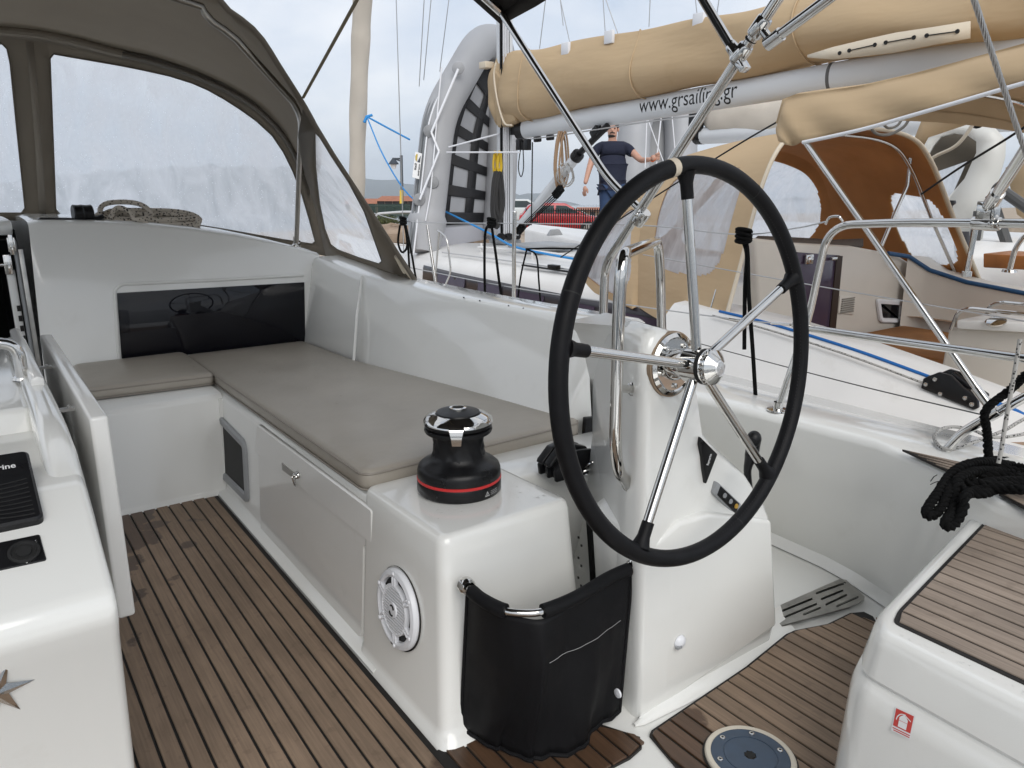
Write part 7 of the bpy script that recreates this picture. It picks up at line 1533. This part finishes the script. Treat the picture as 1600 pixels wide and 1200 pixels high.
def house(u0, u1, vt, vr, vb, d, label, nwin):
    t = thing('house', label, 'house', at(u0, vb, d=d)); a, b = at(u0, vb, d=d), at(u1, vb, d=d); ta = at(u0, vt, d=d); h = ta.z - a.z; dep = cf_ * 8
    mb = MB(); mb.hull8([a, b, b + dep, a + dep], [p + V((0, 0, h)) for p in (a, b, b + dep, a + dep)]); build(mb, 'wall', BW, t)
    rh = at(u0, vr, d=d).z - ta.z; L_ = (b - a).normalized() * .4; mb = MB(); mb.loft([[a - L_ + V((0, 0, h)) - cf_ * .4, a - L_ + V((0, 0, h)) + dep * 1.05, a + dep * .5 + V((0, 0, h + rh))], [b + L_ + V((0, 0, h)) - cf_ * .4, b + L_ + V((0, 0, h)) + dep * 1.05, b + dep * .5 + V((0, 0, h + rh))]]); build(mb, 'roof', BR, t)
    for k in range(nwin): c = a.lerp(b, (k + .5) / nwin) + V((0, 0, h * .58)) - cf_ * .03; mb = MB(); mb.prism([c + cr * x + V((0, 0, z)) for x, z in ((-.45, -.7), (.45, -.7), (.45, .7), (-.45, .7))], cf_ * .1); build(mb, 'window', DARKIN, t)
house(590, 650, 314, 307, 336, 95, 'tan rendered house with clay tiled roof beyond the green railing', 5)
house(540, 588, 318, 311, 338, 110, 'low tan house left of the tan rendered house on the far shore', 4)
house(905, 960, 330, 325, 345, 120, 'distant low house right of the red car on the far shore', 4)
lm = thing('street_lamp', 'dark street lamp with a bracket arm and hanging lantern', 'street lamp', at(629, 330, d=46))
mb = MB(); mb.tube([at(629, 332, d=46), at(627, 243, d=46)], .09, 8); build(mb, 'pole', mat('lamp_iron', (.03, .04, .055), .5), lm); LI = bpy.data.materials['lamp_iron']
mb = MB(); mb.tube([at(627, 248, d=46), at(613, 248, d=46)], .06, 6); mb.tube([at(627, 252, d=46), at(618, 249, d=46)], .04, 6); build(mb, 'arm', LI, lm); mb = MB(); mb.lathe([(.05, .35), (.12, .25), (.32, 0), (.3, -.03), (0, -.03)], at(615, 256, d=46), UP, 14); build(mb, 'lantern', LI, lm); mb = MB(); mb.lathe([(.2, 0), (.12, -.28), (0, -.3)], at(615, 256, d=46), UP, 12); build(mb, 'glass', WHTPL, lm)
mb = MB(); mb.prism([at(u, v, d=44) for u, v in ((624.5, 297), (629.5, 297), (629.5, 318), (624.5, 318))], cf_ * .1); tag(build(mb, 'sign', mat('yellow_sign', (.60, .42, .03), .6)), 'small yellow sign on the lamp post by the shore', 'sign')
# ---- hills and air
HILL = mat('wooded_hill', (.045, .055, .05), .95, var=.4, vscale=.012, detail=8)
rows = []; us = list(range(-700, 2400, 12)); hv = interp([(-700, 300), (-300, 305), (-60, 292), (150, 268), (330, 258), (480, 264), (560, 276), (600, 281), (640, 286), (700, 296), (790, 300), (850, 304), (900, 320), (960, 330), (1100, 318), (1400, 300), (1800, 290), (2400, 300)])
for k, (dd, f) in enumerate(((1500, 0), (1700, .45), (1950, .8), (2150, 1.0), (2500, .6), (3000, .2))):
    row = []
    for u in us:
        h = hv(u) + 2.2 * math.sin(u * .11) + 1.2 * math.sin(u * .31 + 1) + .7 * math.sin(u * .77); v = 345 + (h - 345) * f + (0 if f in (0, 1) else 2.5 * math.sin(u * .2 + k))
        c = ray(min(max(u, -380), 2000) if False else u, v); row.append(EYE + c * (dd if abs(u - 800) < 900 else dd))
    rows.append(row)
mb = MB(); mb.grid(rows); tag(build(mb, 'hills', HILL, smooth=60), kind='structure')
# ---- rain water standing on the wet surfaces
WDROP = mat('water_drop', (1, 1, 1), .0, trans=1.0, ior=1.33)
rn = random.Random(21)
def drops(parent, n, pick, r0, r1):
    mb = MB()
    for _ in range(n):
        p = pick(); r = rn.uniform(r0, r1) * rn.uniform(.5, 1); rows = []
        for i in range(4):
            th = PI / 2 * i / 3; rows.append([p + V((math.sin(th) * r * math.cos(k * PI / 4) * 1.0, math.sin(th) * r * math.sin(k * PI / 4), math.cos(th) * r * .35)) for k in range(8)])
        mb.grid(rows, closed=True)
    o = build(mb, 'rain_drops', WDROP, parent, smooth=80); o['kind'] = 'stuff'
cush_o = [o for o in bpy.data.objects if o.name == 'seat_cushion'][0]; pl_o = bpy.data.objects['winch_plinth']
def on_cush():
    c = at(505, 588, pl=CUSHTOP); p = c + V((rn.gauss(0, .16), rn.gauss(0, .30), 0)); p.z = zc(p.y) + .0135; return p
drops(cush_o, 130, on_cush, .002, .006)
drops(pl_o, 70, lambda: (lambda x, y: V((x, y, ptz(x, y) - .0004)))(rn.uniform(.84, 1.14), rn.uniform(1.43, 1.78)), .0015, .005)
drops(hs, 60, lambda: V((rn.uniform(1.372, 1.386), rn.uniform(.1, .64), sz_ + .0002)), .0012, .003)
# haze: one closed box round the whole scene
hz = MB(); zs_ = [p.z for r in rows for p in r]
HAZE = bpy.data.materials.new('haze'); HAZE.use_nodes = True; _n = HAZE.node_tree; _n.nodes.clear()
_o = _n.nodes.new('ShaderNodeOutputMaterial'); _v = _n.nodes.new('ShaderNodeVolumePrincipled'); _v.inputs['Color'].default_value = (.88, .94, 1, 1); _v.inputs['Density'].default_value = .0004; _v.inputs['Anisotropy'].default_value = .2
_n.links.new(_v.outputs[0], _o.inputs['Volume'])
hz.box((0, 1500, -130), (9000, 4600, 430)); h_ = build(hz, 'haze', HAZE, smooth=0); tag(h_, kind='stuff')
